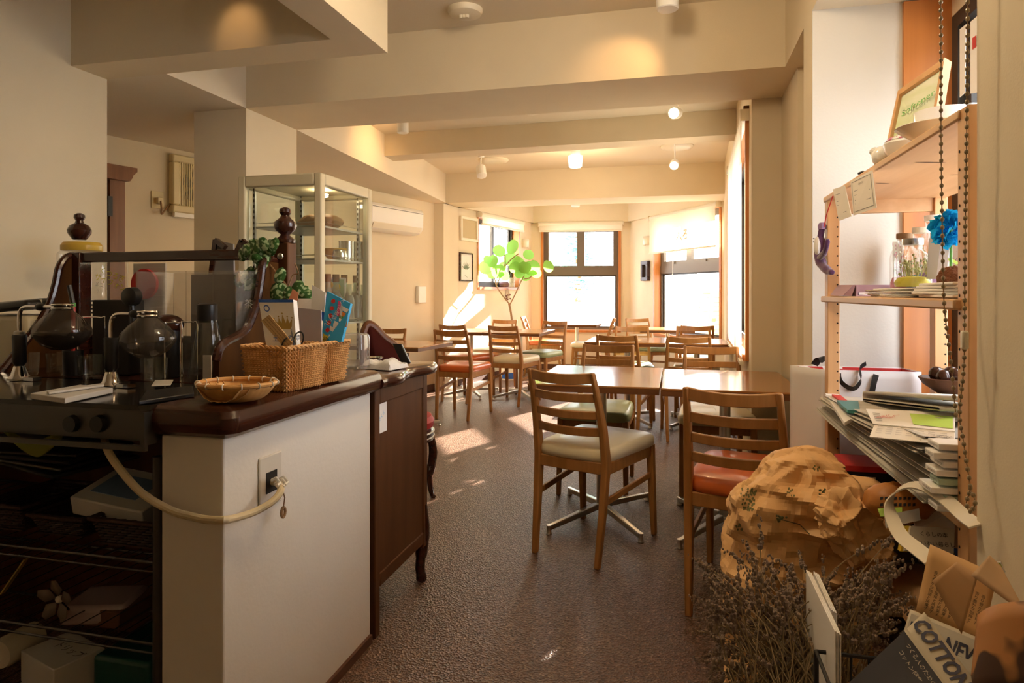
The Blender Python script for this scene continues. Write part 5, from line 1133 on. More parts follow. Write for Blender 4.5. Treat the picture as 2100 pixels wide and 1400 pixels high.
for k in range(9):
    for c_ in (0, 1):
        x0 = .08+.48*c_; y_ = .13+.09*k; b.ngon([P(x0+.06, y_), P(x0+.06, y_+.012), P(x0+.34-.03*(k % 3), y_+.012), P(x0+.34-.03*(k % 3), y_)])
b.ngon([P(.485, .02), P(.485, .98), P(.50, .98), P(.50, .02)]); b.build('text_lines', M['inkgrey'], t, smooth=False)
b = MB(); b.ngon([P(.14, .03), P(.14, .06), P(.44, .06), P(.44, .03)])
for (x, y_) in ((.60, .55), (.72, .85), (.62, .75)): b.ngon([P(x, y_), P(x, y_+.06), P(x+.14, y_+.06), P(x+.14, y_)])
b.build('green_pictures', M['greenp'], t, smooth=False)
b = MB()
for k in range(8): b.ngon([P(.05, .12+.1*k), P(.05, .135+.1*k), P(.09, .135+.1*k), P(.09, .12+.1*k)])
b.build('red_marks', M['red'], t, smooth=False)
for s_ in (0, 1):
    p = Q[3]*(1-s_)+Q[2]*s_; b = MB().tube([p-n*.015, Vector((p.x, p.y, -.2))-n*.02], .014, 8); b.build('leg', M['grey'], t)
    p = Q[0]*(1-s_)+Q[1]*s_; b = MB().tube([p-n*.02, Vector((p.x, p.y, -.2))-n*.35], .012, 8); b.build('rear_leg', M['grey'], t)
# parked vehicle-like blue crate stack and flower pots outside right window
c = T3o(1385, 650, -2.5); b = MB().box(c.x-.3, c.x+.3, c.y-.2, c.y+.2, -.2, c.z+.25); tag(b.build('street_planter', mat('blue_grey_planter', (.30, .42, .55), .7), bevel=.02), 'blue grey planter standing on the street outside the right bay window', 'planter')
# ------------------------------------------------------------------ pine shelving rack in the right-hand niche
SX0, SX1 = .490, .845; YN, YFa = 1.302, 2.40
t = thing('shelving_rack', 'open pine shelving rack with drilled uprights standing in the window niche', 'shelf', (.66, 1.87, 0))
def upright(x0, y0, holeface):
    b = MB().box(x0, x0+.037, y0, y0+.046, 0, 1.447); p = b.build('post', M['pine'], t, bevel=.002); b = MB()
    for k in range(42):
        z = .06+k*.032
        if holeface == 'front': b.lathe([(0, 0), (.0028, 0), (.0028, .0006), (0, .0006)], (0, 0, 0), 8, T=lambda v, z=z: Vector((x0+.030+v.x, y0-.0003-v.z, z+v.y)))
        else: b.lathe([(0, 0), (.0028, 0), (.0028, .0006), (0, .0006)], (0, 0, 0), 8, T=lambda v, z=z: Vector((x0-.0003-v.z, y0+.036+v.x, z+v.y)))
    b.build('drilled_holes', M['hole'], p, smooth=False)
upright(SX0, YFa, 'front'); upright(SX1-.037, YFa, 'front'); upright(SX0, YN, 'side'); upright(SX1-.037, YN, 'front')
for y in (YFa, YN):
    for z in (1.385, .06): b = MB().box(SX0+.037, SX1-.037, y+.008, y+.030, z, z+.055); b.build('cross_rail', M['pineh'], t, bevel=.002)
def board(z0, z1, x0=None):
    b = MB().box(x0 or SX0-.004, SX1, YN+.03, YFa+.05, z0, z1); return b.build('shelf_board', M['pineh'], t, bevel=.004)
board(1.428, 1.4465); board(1.090, 1.110, SX0-.012); board(.702, .722); board(.40, .42)
b = MB()
for (x, y, a, l) in ((.58, 1.75, .3, .04), (.66, 1.55, -.2, .05), (.56, 2.05, .5, .025), (.72, 1.95, .1, .03)): b.ngon([(x+l*cos(a)*cos(k*pi/5)-.004*sin(a)*sin(k*pi/5), y+l*sin(a)*cos(k*pi/5)+.004*cos(a)*sin(k*pi/5), 1.4274) for k in range(10)])
b.build('wood_knots', M['midwood'], t, smooth=False)
ZT = 1.4465
# tea things on top
def dishset(name, x, y, prof, m, lab, cat, parts=()):
    r = thing(name, lab, cat, (x, y, ZT)); b = MB().lathe(prof, (x, y, ZT+.001), 28); b.build('body', m, r)
    for nm, pr, mm in parts: b = MB().lathe(pr, (x, y, ZT+.001), 24); b.build(nm, mm, r)
    return r
M['rose'] = mat('rose_painted_porcelain', (.86, .85, .82), .15, col2=(.62, .12, .25), scale=(40, 40, 40), detail=2, ramp=(.56, .60), coat=.4)
r = dishset('sugar_bowl', .56, 1.84, [(0, 0), (.03, 0), (.034, .006), (.052, .028), (.056, .045), (.050, .052), (0, .05)], M['porcelain'], 'white lidded sugar bowl on top of the rack, behind the tilted bowl', 'sugar bowl', (('lid', [(.052, .052), (.045, .060), (.02, .068), (.010, .070), (.010, .078), (.014, .084), (.010, .092), (0, .094)], M['rose']),))
r = dishset('teapot', .60, 1.93, [(0, 0), (.04, 0), (.05, .006), (.068, .035), (.07, .055), (.055, .075), (.04, .080), (0, .08)], M['porcelain'], 'white teapot with a small round lid knob near the edge of the top shelf', 'teapot', (('lid', [(.042, .081), (.035, .09), (.012, .096), (.010, .102), (.014, .108), (.009, .116), (0, .118)], M['porcelain']),))
b = MB().tube(smoothpts([(.54, 1.95, ZT+.03), (.525, 1.965, ZT+.045), (.515, 1.975, ZT+.062)], 4), [.016]*4+[.012]*4+[.009], 10); b.build('spout', M['porcelain'], r)
r = dishset('soup_bowl', .565, 1.66, [(0, 0), (.028, 0), (.03, .004), (.068, .03), (.085, .043), (.083, .045), (.06, .028), (0, .008)], M['porcelain'], 'wide white saucer bowl near the front of the top shelf', 'bowl')
r = dishset('coffee_cup', .665, 1.92, [(0, .0), (.03, .0), (.04, .01), (.062, .05), (.066, .14), (.062, .14), (.056, .05), (0, .02)], M['porcelain'], 'large white cup with tiny green sprigs at the near end of the top shelf', 'cup')
b = MB().tube([(.665+.058+.025*cos(a), 1.92, ZT+.06+.030*sin(a)) for a in [-pi/2+j*pi/8 for j in range(9)]], .005, 8); b.build('handle', M['porcelain'], r)
r = dishset('pin_badge', .497, 2.0, [(0, 0), (.012, 0), (.013, .004), (0, .01)], M['black'], 'black binder clip at the edge of the top shelf above the two cards', 'clip')
b = MB().ball((.52, 1.90, ZT+.028), (.028, .024, .028), 14, 8); tag(b.build('shell_ornament', M['porcelain']), 'white rounded ornament between the teapot and the sugar bowl', 'ornament')
b = MB().obox((.61, 1.99, ZT+.03), (.05, .05, .058), Rz(.4)); tag(b.build('black_figurine', M['black'], bevel=.012), 'small black object behind the white teapot lid on the top shelf', 'ornament')
b = MB().box(.74, .83, 2.02, 2.12, ZT+.001, ZT+.150); r = b.build('paper_box', M['paper'], bevel=.003); tag(r, 'white box with a grey knob at the back of the top shelf', 'box')
b = MB().lathe([(.018, 0), (.024, .035), (0, .036)], (.77, 2.05, ZT+.151), 14); b.build('knob', M['grey'], r)
# framed menu leaning
Q = [pX(1848, 190, .62), pX(1944, 122, .70), pX(1926, 232, .67), pX(1828, 282, .58)]
Q[3] = Q[0]+(Q[3]-Q[0])*((1.4478-Q[0].z)/(Q[3].z-Q[0].z)); Q[2] = Q[1]+(Q[2]-Q[1])*((1.4478-Q[1].z)/(Q[2].z-Q[1].z)); n = (Q[1]-Q[0]).cross(Q[3]-Q[0]).normalized()
if n.x > 0: n = -n
t = thing('framed_menu', 'green and white printed notice in a pale wood frame leaning on the top shelf', 'picture frame', (Q[3]+Q[2])/2)
Fm = lambda fx, fy, l: (Q[0]*(1-fx)+Q[1]*fx)*(1-fy)+(Q[3]*(1-fx)+Q[2]*fx)*fy+n*l
def fbar(b, x0, y0, x1, y1, l0, l1): b.hexa([Fm(x0, y1, l0), Fm(x1, y1, l0), Fm(x1, y1, l1), Fm(x0, y1, l1), Fm(x0, y0, l0), Fm(x1, y0, l0), Fm(x1, y0, l1), Fm(x0, y0, l1)])
b = MB(); fbar(b, 0, 0, 1, .07, -.014, .012); fbar(b, 0, .93, 1, 1.0, -.014, .012); fbar(b, 0, .07, .06, .93, -.014, .012); fbar(b, .94, .07, 1, .93, -.014, .012); b.build('frame', M['pine'], t, smooth=False)
b = MB(); fbar(b, .05, .06, .95, .94, -.010, .002); b.build('sheet', mat('green_white_notice', (.62, .70, .40), .7, col2=(.86, .86, .78), scale=(6, 6, 14)), t, smooth=False)
b = MB(); rr = Q[1]-Q[0]; uu = Q[0]-Q[3]; lettering(b, 'Softener', .030, Fm(.5, .30, .0035), rr, uu); lettering(b, 'ハーブティー\nご予約のお願い', .016, Fm(.4, .62, .0035), rr, uu); b.build('lettering', M['greenp'], t, smooth=False)
b = MB(); fbar(b, .76, .58, .92, .82, .002, .003); b.build('pink_picture', M['rose'], t, smooth=False)
# two cards hanging off the top shelf
def hangcard(px, lab, txt):
    Q = [pX(*p_, .484-.004*k) for k, p_ in enumerate(px)]; n = (Q[1]-Q[0]).cross(Q[3]-Q[0]).normalized()
    if n.x > 0: n = -n
    b = MB().hexa([Q[3], Q[2], Q[2]-n*.0015, Q[3]-n*.0015, Q[0], Q[1], Q[1]-n*.0015, Q[0]-n*.0015]); o = b.build('note_card', mat('ivory_card', (.74, .69, .60), .7), smooth=False); tag(o, lab, 'card', 'cards clipped to the top shelf')
    P = lambda fx, fy: (Q[0]*(1-fx)+Q[1]*fx)*(1-fy)+(Q[3]*(1-fx)+Q[2]*fx)*fy+n*.0008
    b = MB()
    for fy, w_ in txt: b.ngon([P(.15, fy), P(.15, fy+.018), P(.15+w_, fy+.018), P(.15+w_, fy)])
    b.build('writing', M['inkgrey'], o, smooth=False); return o, P, Q
hangcard(((1708, 388), (1732, 380), (1746, 443), (1720, 453)), 'narrow ivory card with faint writing, left of the two clipped to the top shelf', ((.2, .4), (.42, .6), (.54, .5), (.80, .6)))
o, P, Q = hangcard(((1744, 371), (1788, 349), (1797, 425), (1750, 442)), 'larger ivory card with a printed border, right of the two clipped to the top shelf', ((.34, .65), (.46, .7), (.60, .35), (.70, .7)))
b = MB()
for a_, c_ in (((.06, .07), (.94, .085)), ((.06, .915), (.94, .93)), ((.06, .085), (.075, .915)), ((.925, .085), (.94, .915))): b.ngon([P(a_[0], a_[1]), P(a_[0], c_[1]), P(c_[0], c_[1]), P(c_[0], a_[1])])
lettering(b, 'Original Soft', .010, P(.5, .2), Q[1]-Q[0], Q[0]-Q[3], lift=.0006); b.build('border', M['inkgrey'], o, smooth=False)
# purple glove-like doll on a red cord
c = pX(1688, 500, .478); t = thing('hanging_doll', 'purple cloth banana shaped doll hanging on a red cord from the far upright', 'doll', c)
b = MB().tube([pX(1708, 402, .484), pX(1695, 440, .480), pX(1690, 465, .478)], .0018, 6); b.build('cord', M['red'], t)
b = MB().tube(smoothpts([pX(1686, 466, .476), pX(1682, 490, .472), pX(1680, 520, .470), pX(1686, 543, .472), pX(1700, 556, .476), pX(1707, 558, .478)], 5), [.010]*5+[.016]*5+[.017]*5+[.014]*5+[.009]*5+[.006], 12); b.build('body', M['purple'], t)
b = MB().tube(smoothpts([pX(1680, 530, .468), pX(1692, 515, .462), pX(1698, 490, .464)], 4), [.010]*4+[.008]*4+[.004], 10); b.build('arm', M['purple'], t)
b = MB().ball(pX(1676, 505, .462), (.010, .016, .034), 12, 8); b.build('face_patch', M['paper'], t)
b = MB()
for py in (489, 496): b.ball(pX(1669, py, .453), .0025, 8, 5)
b.build('eyes', M['black'], t)
b = MB().lathe([(.013, 0), (.014, .012), (.009, .022)], pX(1686, 470, .476), 10); b.build('collar', mat('lilac_cloth', (.30, .20, .38), .9), t)
# ---- middle shelf
ZM = 1.1105
def card(name, x0, x1, y0, y1, z0, z1, m, lab, cat, rot=0, grp=None, bev=.0015):
    c = Vector(((x0+x1)/2, (y0+y1)/2, (z0+z1)/2)); b = MB().obox(c, (x1-x0, y1-y0, z1-z0), Rz(rot)); return tag(b.build(name, m, bevel=bev), lab, cat, grp)
t = thing('open_paper_box', 'open mauve paper tray box at the far end of the middle shelf', 'box', (.56, 2.22, ZM)); M['mauve'] = mat('mauve_card', (.42, .27, .33), .8)
b = MB(); b.box(.51, .66, 2.30, 2.304, ZM+.001, ZM+.036); b.box(.51, .514, 2.12, 2.30, ZM+.001, ZM+.032); b.box(.656, .66, 2.12, 2.30, ZM+.001, ZM+.032); b.box(.514, .656, 2.12, 2.30, ZM+.001, ZM+.004); b.build('tray', M['mauve'], t, smooth=False)
b = MB().hexa([(.50, 2.13, ZM+.001), (.50, 2.31, ZM+.001), (.478, 2.31, ZM+.002), (.478, 2.14, ZM+.002), (.508, 2.12, ZM+.034), (.508, 2.31, ZM+.036), (.502, 2.31, ZM+.036), (.502, 2.12, ZM+.034)]); b.build('flap', M['mauve'], t, smooth=False)
b = MB().box(.52, .65, 2.13, 2.29, ZM+.005, ZM+.012); b.build('papers', M['paper'], t, smooth=False)
random.seed(5)
for k in range(6): card('paper_leaflet', .50+.003*(k % 3), .60, 1.62-.02*(k % 2), 1.98, ZM+.001+k*.0035, ZM+.004+k*.0035, M['paper'] if k % 2 else M['paper2'], ['lowest leaflet of the pile under the flower jar', 'second leaflet from below in the pile in front of the flower jar', 'third leaflet from below in the pile in front of the flower jar', 'third leaflet from the top in the pile in front of the flower jar', 'second leaflet from the top in the pile in front of the flower jar', 'top leaflet of the pile in front of the flower jar'][k], 'leaflet', .06*((k*7) % 5-2)/2, 'leaflets on the middle shelf')
for k in range(5): card('envelope', .50, .62, 1.37, 1.60, ZM+.001+k*.006, ZM+.0065+k*.006, M['paper'], ['lowest white envelope of the stack at the near end of the middle shelf', 'second lowest white envelope at the near end of the middle shelf', 'middle white envelope of the stack at the near end', 'second highest white envelope of the stack at the near end', 'top white envelope of the stack at the near end of the middle shelf'][k], 'envelope', .05*((k*3) % 4-1.5), 'envelopes on the middle shelf')
def jar(px, py, y, x, rr, hh, lab, content, lid):
    t = thing('flower_jar', lab, 'jar', (x, y, ZM), group='glass jars on the middle shelf')
    b = MB().lathe([(0, .003), (rr*.92, .003), (rr, .012), (rr, hh*.60), (rr*.9, hh*.72), (rr*.55, hh*.82), (rr*.50, hh*.86), (rr*.52, hh*.90), (rr*.50, hh*.98), (rr*.53, hh)], (x, y, ZM+.022), 28); b.build('glass_body', M['clear'], t)
    b = MB().lathe([(0, 0), (rr*.9, .0), (rr*.95, hh*.10), (rr*.8, hh*.2), (0, hh*.24)], (x, y, ZM+.026), 20); b.xf(lambda v: v+Vector((wob(v, 90, .004), wob(v+Vector((1, 2, 3)), 90, .004), 0))); b.build('dried_petals', content, t)
    b = MB(); random.seed(int(x*1000))
    for k in range(26):
        a = random.uniform(0, 6.28); r0 = random.uniform(.2, .75)*rr; z = random.uniform(.2, .55)*hh; b.tube([(x+r0*cos(a)*.6, y+r0*sin(a)*.6, ZM+.03+hh*.1), (x+r0*cos(a), y+r0*sin(a), ZM+.03+z)], .0008, 4); b.ball((x+r0*cos(a), y+r0*sin(a), ZM+.03+z), random.uniform(.002, .004), 6, 4)
    b.build('dried_sprigs', M['sprig'] if 'sprig' in M else M.setdefault('sprig', mat('olive_sprig', (.40, .38, .14), .8)), t)
    b = MB().lathe([(rr*.56, 0), (rr*.58, .004), (rr*.58, .016), (0, .018)], (x, y, ZM+.022+hh-.006), 20); b.build('lid', lid, t); return t
jx = lambda px, x: pX(px, 560, x).y
jar(0, 0, jx(1872, .58), .58, .042, .115, 'round shouldered glass jar with green sprigs in front of the other jars', mat('yellow_green_petals', (.55, .48, .05), .8), M['steel'])
jar(0, 0, jx(1856, .66), .66, .040, .155, 'taller glass jar with a brown lid behind the sprig jar on its left', mat('pink_petals', (.70, .30, .32), .8), M['twig'])
jar(0, 0, jx(1890, .68), .68, .042, .165, 'glass jar with blue flowers and pale lid behind the sprig jar', mat('blue_petals', (.08, .25, .45), .8), M['blindroll'])
jar(0, 0, jx(1915, .70), .70, .040, .195, 'tallest glass jar with purple and red flowers and a white cap', mat('purple_petals', (.35, .22, .50), .8), M['white'])
Q = [pX(1905, 489, .60), pX(1930, 484, .60), pX(1920, 572, .60), pX(1900, 572, .60)]; nx = Vector((-1, 0, 0))
b = MB().hexa([Q[3], Q[2], Q[2]-nx*.02, Q[3]-nx*.02, Q[0], Q[1], Q[1]-nx*.02, Q[0]-nx*.02]); tag(b.build('seed_packet', mat('grey_foil_packet', (.42, .38, .34), .45), smooth=False), 'tall grey packet standing right of the sprig jar', 'packet')
c = pX(1950, 470, .60); t = thing('paper_pompom', 'bright blue paper pompom flower at the near end of the middle shelf', 'paper flower', c); b = MB(); random.seed(9); M['cyan'] = cloth_mat('bright_blue_tissue', (.02, .45, .82), .35)
for k in range(150):
    d = Vector((random.gauss(0, 1), random.gauss(0, 1), random.gauss(0, 1))).normalized(); e = d.orthogonal().normalized(); e = Matrix.Rotation(random.uniform(0, 6), 3, d) @ e; g = d.cross(e)
    r0 = random.uniform(.034, .048); b.ngon([c+d*.012, c+d*r0*.8+e*.012, c+d*r0+e*.006+g*.004, c+d*r0*.95-e*.006-g*.003, c+d*r0*.8-e*.012])
b.build('petals', M['cyan'], t, smooth=False); b = MB().tube([c, (c.x, c.y, ZM+.03)], .003, 6); b.build('stem', M['greenp'], t)
c = pX(1952, 572, .545); b = MB().ball(c, .026, 24, 16); b.xf(lambda v: v + (v-c).normalized()*(.006*noise.noise(v*220))); tag(b.build('fur_ball', mat('brown_fur', (.20, .075, .03), .95, bump=1, bscale=300)), 'brown fluffy ball at the near end of the middle shelf', 'ornament')
Q = [pX(1830, 495, .74), pX(1850, 495, .74), pX(1850, 590, .74), pX(1832, 590, .74)]
b = MB().hexa([Q[3], Q[2], Q[2]-nx*.004, Q[3]-nx*.004, Q[0], Q[1], Q[1]-nx*.004, Q[0]-nx*.004]); tag(b.build('pink_wrapper', M['rose'], smooth=False), 'pink striped wrapper sticking up behind the flower jars', 'wrapper')
Q = [pX(1925, 495, .80), pX(1968, 495, .80), pX(1966, 580, .80), pX(1926, 580, .80)]
b = MB().hexa([Q[3], Q[2], Q[2]-nx*.004, Q[3]-nx*.004, Q[0], Q[1], Q[1]-nx*.004, Q[0]-nx*.004]); r = b.build('white_bag', M['rose'], smooth=False); tag(r, 'white and pink printed bag at the back near end of the middle shelf', 'bag')
b = MB().ribbon(smoothpts([pX(1924, 532, .70), pX(1945, 531, .69), pX(1965, 541, .69)], 4), .010, .001, (1, 0, .3)); tag(b.build('ribbon_leaf', M['limep']), 'thin green leaf ribbon under the blue pompom', 'leaf')
# stickers in the window
def sticker(px, x, m, lab, z=None):
    Q = [pX(*p_, x) for p_ in px]; b = MB().hexa([Q[3], Q[2], Q[2]-nx*.001, Q[3]-nx*.001, Q[0], Q[1], Q[1]-nx*.001, Q[0]-nx*.001]); return tag(b.build('window_notice', m, smooth=False), lab, 'notice')
sticker(((1968, 60), (1981, 50), (1979, 190), (1968, 200)), .905, M['paper'], 'narrow white notice in the niche window, left of the red marked one')
r = sticker(((1990, 45), (2030, 10), (2030, 185), (1990, 192)), .90, M['paper'], 'white notice with a red mark in the niche window by the bead chain')
Q = [pX(*p_, .8985) for p_ in ((1994, 78), (2002, 72), (2002, 96), (1994, 102))]; b = MB().ngon(Q); b.build('red_mark', M['red'], r, smooth=False)
# bead chains of the niche blind
M['bead'] = mat('brown_beads', (.32, .24, .13), .3)
def chain(pts, lab, n):
    P = smoothpts(pts, 8); L = [0]
    for a, c in zip(P, P[1:]): L.append(L[-1]+(c-a).length)
    t = thing('bead_chain', lab, 'bead chain', P[0]); b = MB(); j = 0
    for k in range(n):
        s = L[-1]*k/(n-1)
        while j < len(L)-2 and L[j+1] < s: j += 1
        f = (s-L[j])/max(1e-9, L[j+1]-L[j]); c = P[j].lerp(P[j+1], f); b.ball(c, (.0034, .0034, .0042), 8, 6)
    b.build('beads', M['bead'], t); b = MB().tube(P, .0009, 5); b.build('string', M['twig'], t)
xc = .44
chain([pX(1929, -30, xc), pX(1930, 100, xc), pX(1930, 300, xc), pX(1933, 500, xc), pX(1936, 620, xc), pX(1945, 700, xc), pX(1952, 760, xc), pX(1957, 815, xc), pX(1960, 850, xc)], 'bead chain hanging in front of the rack, the left one of the two', 52)
xc = .45
chain([pX(1985, -30, xc), pX(1984, 100, xc), pX(1982, 300, xc), pX(1979, 500, xc), pX(1978, 690, xc), pX(1976, 760, xc), pX(1968, 850, xc), pX(1975, 900, xc), pX(1984, 960, xc), pX(1990, 1000, xc), pX(1982, 1030, xc), pX(1990, 1048, xc), pX(2000, 1030, xc), pX(1990, 1000, xc)], 'bead chain hanging beside the wall corner, the right one, with a loop at its end', 70)
b = MB().obox(pX(1978, 697, .45), (.010, .012, .030)); tag(b.build('chain_weight', M['plastic'], bevel=.003), 'small cream connector on the right bead chain', 'chain connector')
# ---- newspapers on the lower shelf
ZN = .7225; random.seed(12); z = ZN
names = ['bottom newspaper of the pile on the low shelf', 'second newspaper from the bottom of the low shelf pile', 'third newspaper from the bottom of the low shelf pile', 'fourth newspaper from the bottom of the low shelf pile', 'fifth newspaper from the bottom of the low shelf pile', 'newspaper just under the white flyers on the low shelf']
for k in range(6):
    th = .007+.0015*(k % 3); o_ = .012*((k*5) % 4); x0, x1, ya, yb = .452+o_, .80, 1.40+.01*k, 2.40-.012*k
    b = MB()
    def sh(u, v, k=k, z=z, x0=x0, x1=x1, ya=ya, yb=yb): return Vector((x0+(x1-x0)*u, ya+(yb-ya)*v, ZN+(z-ZN)*(1+1.3*(1-v))+.0025*sin(v*5+k)*u*u + .008*max(0, v-.8)*5*(1-u)))
    for (lo, hi) in ((.001, th),):
        for m_ in range(4):
            zz = lo+(hi-lo-.0014)*m_/3
            b.grid(6, 14, lambda u, v, zz=zz: sh(u, v)+Vector((.004*((m_*3) % 4), 0, zz))); b.grid(6, 14, lambda u, v, zz=zz: sh(1-u, v)+Vector((.004*((m_*3) % 4), 0, zz+.0014)))
            e0 = [sh(0, j/13)+Vector((.004*((m_*3) % 4), 0, zz)) for j in range(14)]
            for j in range(13): b.quad(e0[j], e0[j]+Vector((0, 0, .0014)), e0[j+1]+Vector((0, 0, .0014)), e0[j+1])
    tag(b.build('newspaper', M['paper2'], ang=60), names[k], 'newspaper', 'newspapers on the low shelf'); z += th+.0012
# books at the near end
zz = ZN+.0
for k, (m_, dz) in enumerate((('paper', .02), ('paper', .018), ('greenp', .020), ('paper', .022), ('paper', .018), ('paper', .016))):
    y0_, y1_ = 1.345, 1.395; b = MB()
zflyer = z
def sheetover(pxq, xs, zq, m, lab, name='flyer', lift=0):
    Q = [pz(*p_, zq+dz) for p_, dz in zip(pxq, xs)]; n = (Q[1]-Q[0]).cross(Q[2]-Q[1]).normalized()
    if n.z < 0: n = -n
    b = MB().hexa([Q[3]-n*.002, Q[2]-n*.002, Q[1]-n*.002, Q[0]-n*.002, Q[3], Q[2], Q[1], Q[0]]); o = b.build(name, m, smooth=False); tag(o, lab, 'flyer', 'flyers on the newspaper pile')
    P = lambda fx, fy, l=.0008: (Q[0]*(1-fx)+Q[1]*fx)*(1-fy)+(Q[3]*(1-fx)+Q[2]*fx)*fy+n*l
    return o, P, Q
o, P, Q = sheetover(((1776, 838), (1958, 846), (1958, 884), (1790, 868)), (.043, .070, .070, .043), zflyer, M['paper'], 'white flyer with red handwriting and a green patch, the upper of the two')
b = MB(); lettering(b, 'ふく\n通信', .022, P(.24, .5), Q[1]-Q[0], Q[0]-Q[3]); b.build('red_writing', M['red'], o, smooth=False)
b = MB(); b.ngon([P(.52, .2), P(.54, .85), P(.98, .9), P(.98, .25)]); b.build('green_patch', M['limep'], o, smooth=False)
b = MB()
for k in range(5): b.ngon([P(.06, .3+.12*k), P(.06, .33+.12*k), P(.15, .33+.12*k), P(.15, .3+.12*k)])
b.build('grey_text', M['inkgrey'], o, smooth=False)
o, P, Q = sheetover(((1794, 868), (1958, 886), (1957, 912), (1783, 895)), (.041, .068, .060, .034), zflyer, M['paper'], 'white flyer with columns of fine print, the lower of the two')
b = MB()
for c_ in range(7):
    for k in range(4): b.ngon([P(.06+.13*c_, .2+.15*k), P(.06+.13*c_, .26+.15*k), P(.14+.13*c_, .26+.15*k), P(.14+.13*c_, .2+.15*k)])
b.build('print', mat('pale_print', (.62, .60, .60), .8), o, smooth=False)
b = MB(); lettering(b, '1号 48', .016, P(.86, .5), Q[1]-Q[0], Q[0]-Q[3]); b.build('numbers', M['inkgrey'], o, smooth=False)
# folded newspapers on top, red and green magazine at the far end
for k, (pq, lab) in enumerate(((((1730, 812), (1800, 806), (1960, 822), (1958, 840)), 'folded newspaper lying on top of the flyers, the upper one'), (((1742, 826), (1800, 820), (1958, 842), (1957, 856)), 'folded newspaper with a rounded fold lying on top of the flyers, the lower one'))):
    zt_ = zflyer+.075-.030*k; p0 = pX(pq[1][0]-6, pq[1][1]+7, .585); p1 = pX(pq[2][0], pq[2][1]+7, .585)
    b = MB(); path = []
    for j in range(13):
        a = pi/2+pi*j/12; path.append((p0.y-.02+.0-.0+(.012*cos(a))*-1, p0.z+.012*sin(a)))
    pts = [(p1.y, p1.z+.012)] + [(p0.y+.014*sin(pi*j/10), p0.z+.012*cos(pi*j/10)) for j in range(11)] + [(p1.y, p1.z-.012)]
    for x0, x1 in ((.555, .77),):
        i = b.add([(x0, y, z_) for y, z_ in pts] + [(x1, y, z_) for y, z_ in pts]); n_ = len(pts)
        for j in range(n_-1): b.face((i+j, i+j+1, i+n_+j+1, i+n_+j))
    tag(b.build('folded_newspaper', M['paper2'], thick=.007), lab, 'newspaper', 'folded newspapers on the pile')
Q = [pX(1694, 808, .47), pX(1722, 812, .47), pX(1742, 838, .47), pX(1736, 845, .47)]
for k, (px, m_, lab) in enumerate((((( 1692, 806), (1720, 808), (1760, 850), (1732, 866)), M['paper'], 'white magazine sliding off the far end of the newspaper pile'), (((1706, 808), (1724, 810), (1760, 838), (1738, 834)), M['red'], 'red covered magazine at the far end of the newspaper pile'), (((1716, 820), (1760, 822), (1764, 842), (1738, 840)), mat('teal_cover', (.03, .20, .20), .4), 'teal covered magazine at the far end of the newspaper pile'))):
    zq = zflyer+.004+.010*k; Q = [pz(*p_, zq) for p_ in px]; b = MB().prism([(q.x, q.y) for q in Q], zq-.009, zq); tag(b.build('magazine', m_, smooth=False), lab, 'magazine', 'magazines on the newspaper pile')
M['spine'] = mat('pale_green_spine', (.42, .55, .42), .6)
ORDN = ['lowest', 'second lowest', 'third lowest', 'fourth lowest', 'fourth highest', 'third highest', 'second highest', 'topmost']
for k, (x0, m_) in enumerate(((.487, 'paper'), (.500, 'spine'), (.478, 'paper'), (.490, 'spine'), (.486, 'paper'), (.497, 'paper'), (.482, 'paper'), (.490, 'paper'))):
    zz = ZN+.003+.0158*k; b = MB().box(x0-.030, x0+.10, 1.348, 1.392+.01*(k % 3), zz, zz+.0115); o = b.build('thin_book', M[m_], bevel=.0015)
    tag(o, ORDN[k]+' of the thin books stacked at the near end of the newspaper pile', 'book', 'thin books on the newspaper pile')
    b = MB(); lettering(b, 'CASA BRUTUS', .006, (x0-.0302, 1.37, zz+.006), (0, -1, 0), (0, 0, 1)); b.build('spine_lettering', M['ink'], o, smooth=False)
# wooden bowl on a stand at the back of the rack
c = pX(1945, 792, .78); t = thing('wooden_bowl', 'round wooden bowl with dark brown pieces at the back of the rack', 'bowl', (c.x, c.y, c.z-.03)); b = MB().lathe([(0, -.02), (.03, -.02), (.065, .005), (.078, .025), (.074, .026), (.06, .010), (0, -.005)], c, 24); b.build('dish', M['midwood'], t)
b = MB().lathe([(.012, -.02), (.014, -.05), (.04, -.058), (.04, c.z*-1+.724+.001)], c, 14); b.build('foot', M['midwood'], t)
b = MB()
for k in range(6): b.ball(c+Vector((.03*cos(k), .03*sin(k), .03+.006*(k % 2))), .022, 10, 7)
b.build('brown_pieces', M['darkwood'], t)
# white shopping bag with a red lining, on a crate
q0, q1 = pY(1690, 757, 2.50), pY(1888, 757, 2.50); zb_ = .52; xl, xr = q0.x, q1.x; zt_ = q0.z; zt2 = pY(1620, 744, 2.66).z
t = thing('shopping_bag', 'big white paper shopping bag with red lining and black ribbon handles', 'bag', ((xl+xr)/2, 2.55, zb_))
Lx = pY(1620, 750, 2.615).x; b = MB()
Pb = [Vector((xl, 2.495, 0)), Vector((xr, 2.495, 0)), Vector((xr-.02, 2.615, 0)), Vector((Lx, 2.612, 0))]
b.use(M['bagwhite'] if 'bagwhite' in M else M.setdefault('bagwhite', mat('white_bag_paper', (.82, .80, .80), .35, bump=.5, bscale=9)))
for k in range(4):
    a, c = Pb[k], Pb[(k+1) % 4]; nrm = (c-a).cross(Vector((0, 0, 1))).normalized()
    def pan(u, v, a=a, c=c, nrm=nrm): p = a.lerp(c, u); return p + Vector((0, 0, zb_+(zt_-zb_)*v)) + nrm*(.004*noise.noise((u*4+k, v*6, k))*min(1, 8*min(u, 1-u)))
    b.grid(10, 12, pan)
b.build('paper_body', parent=t, thick=.002)
b = MB()
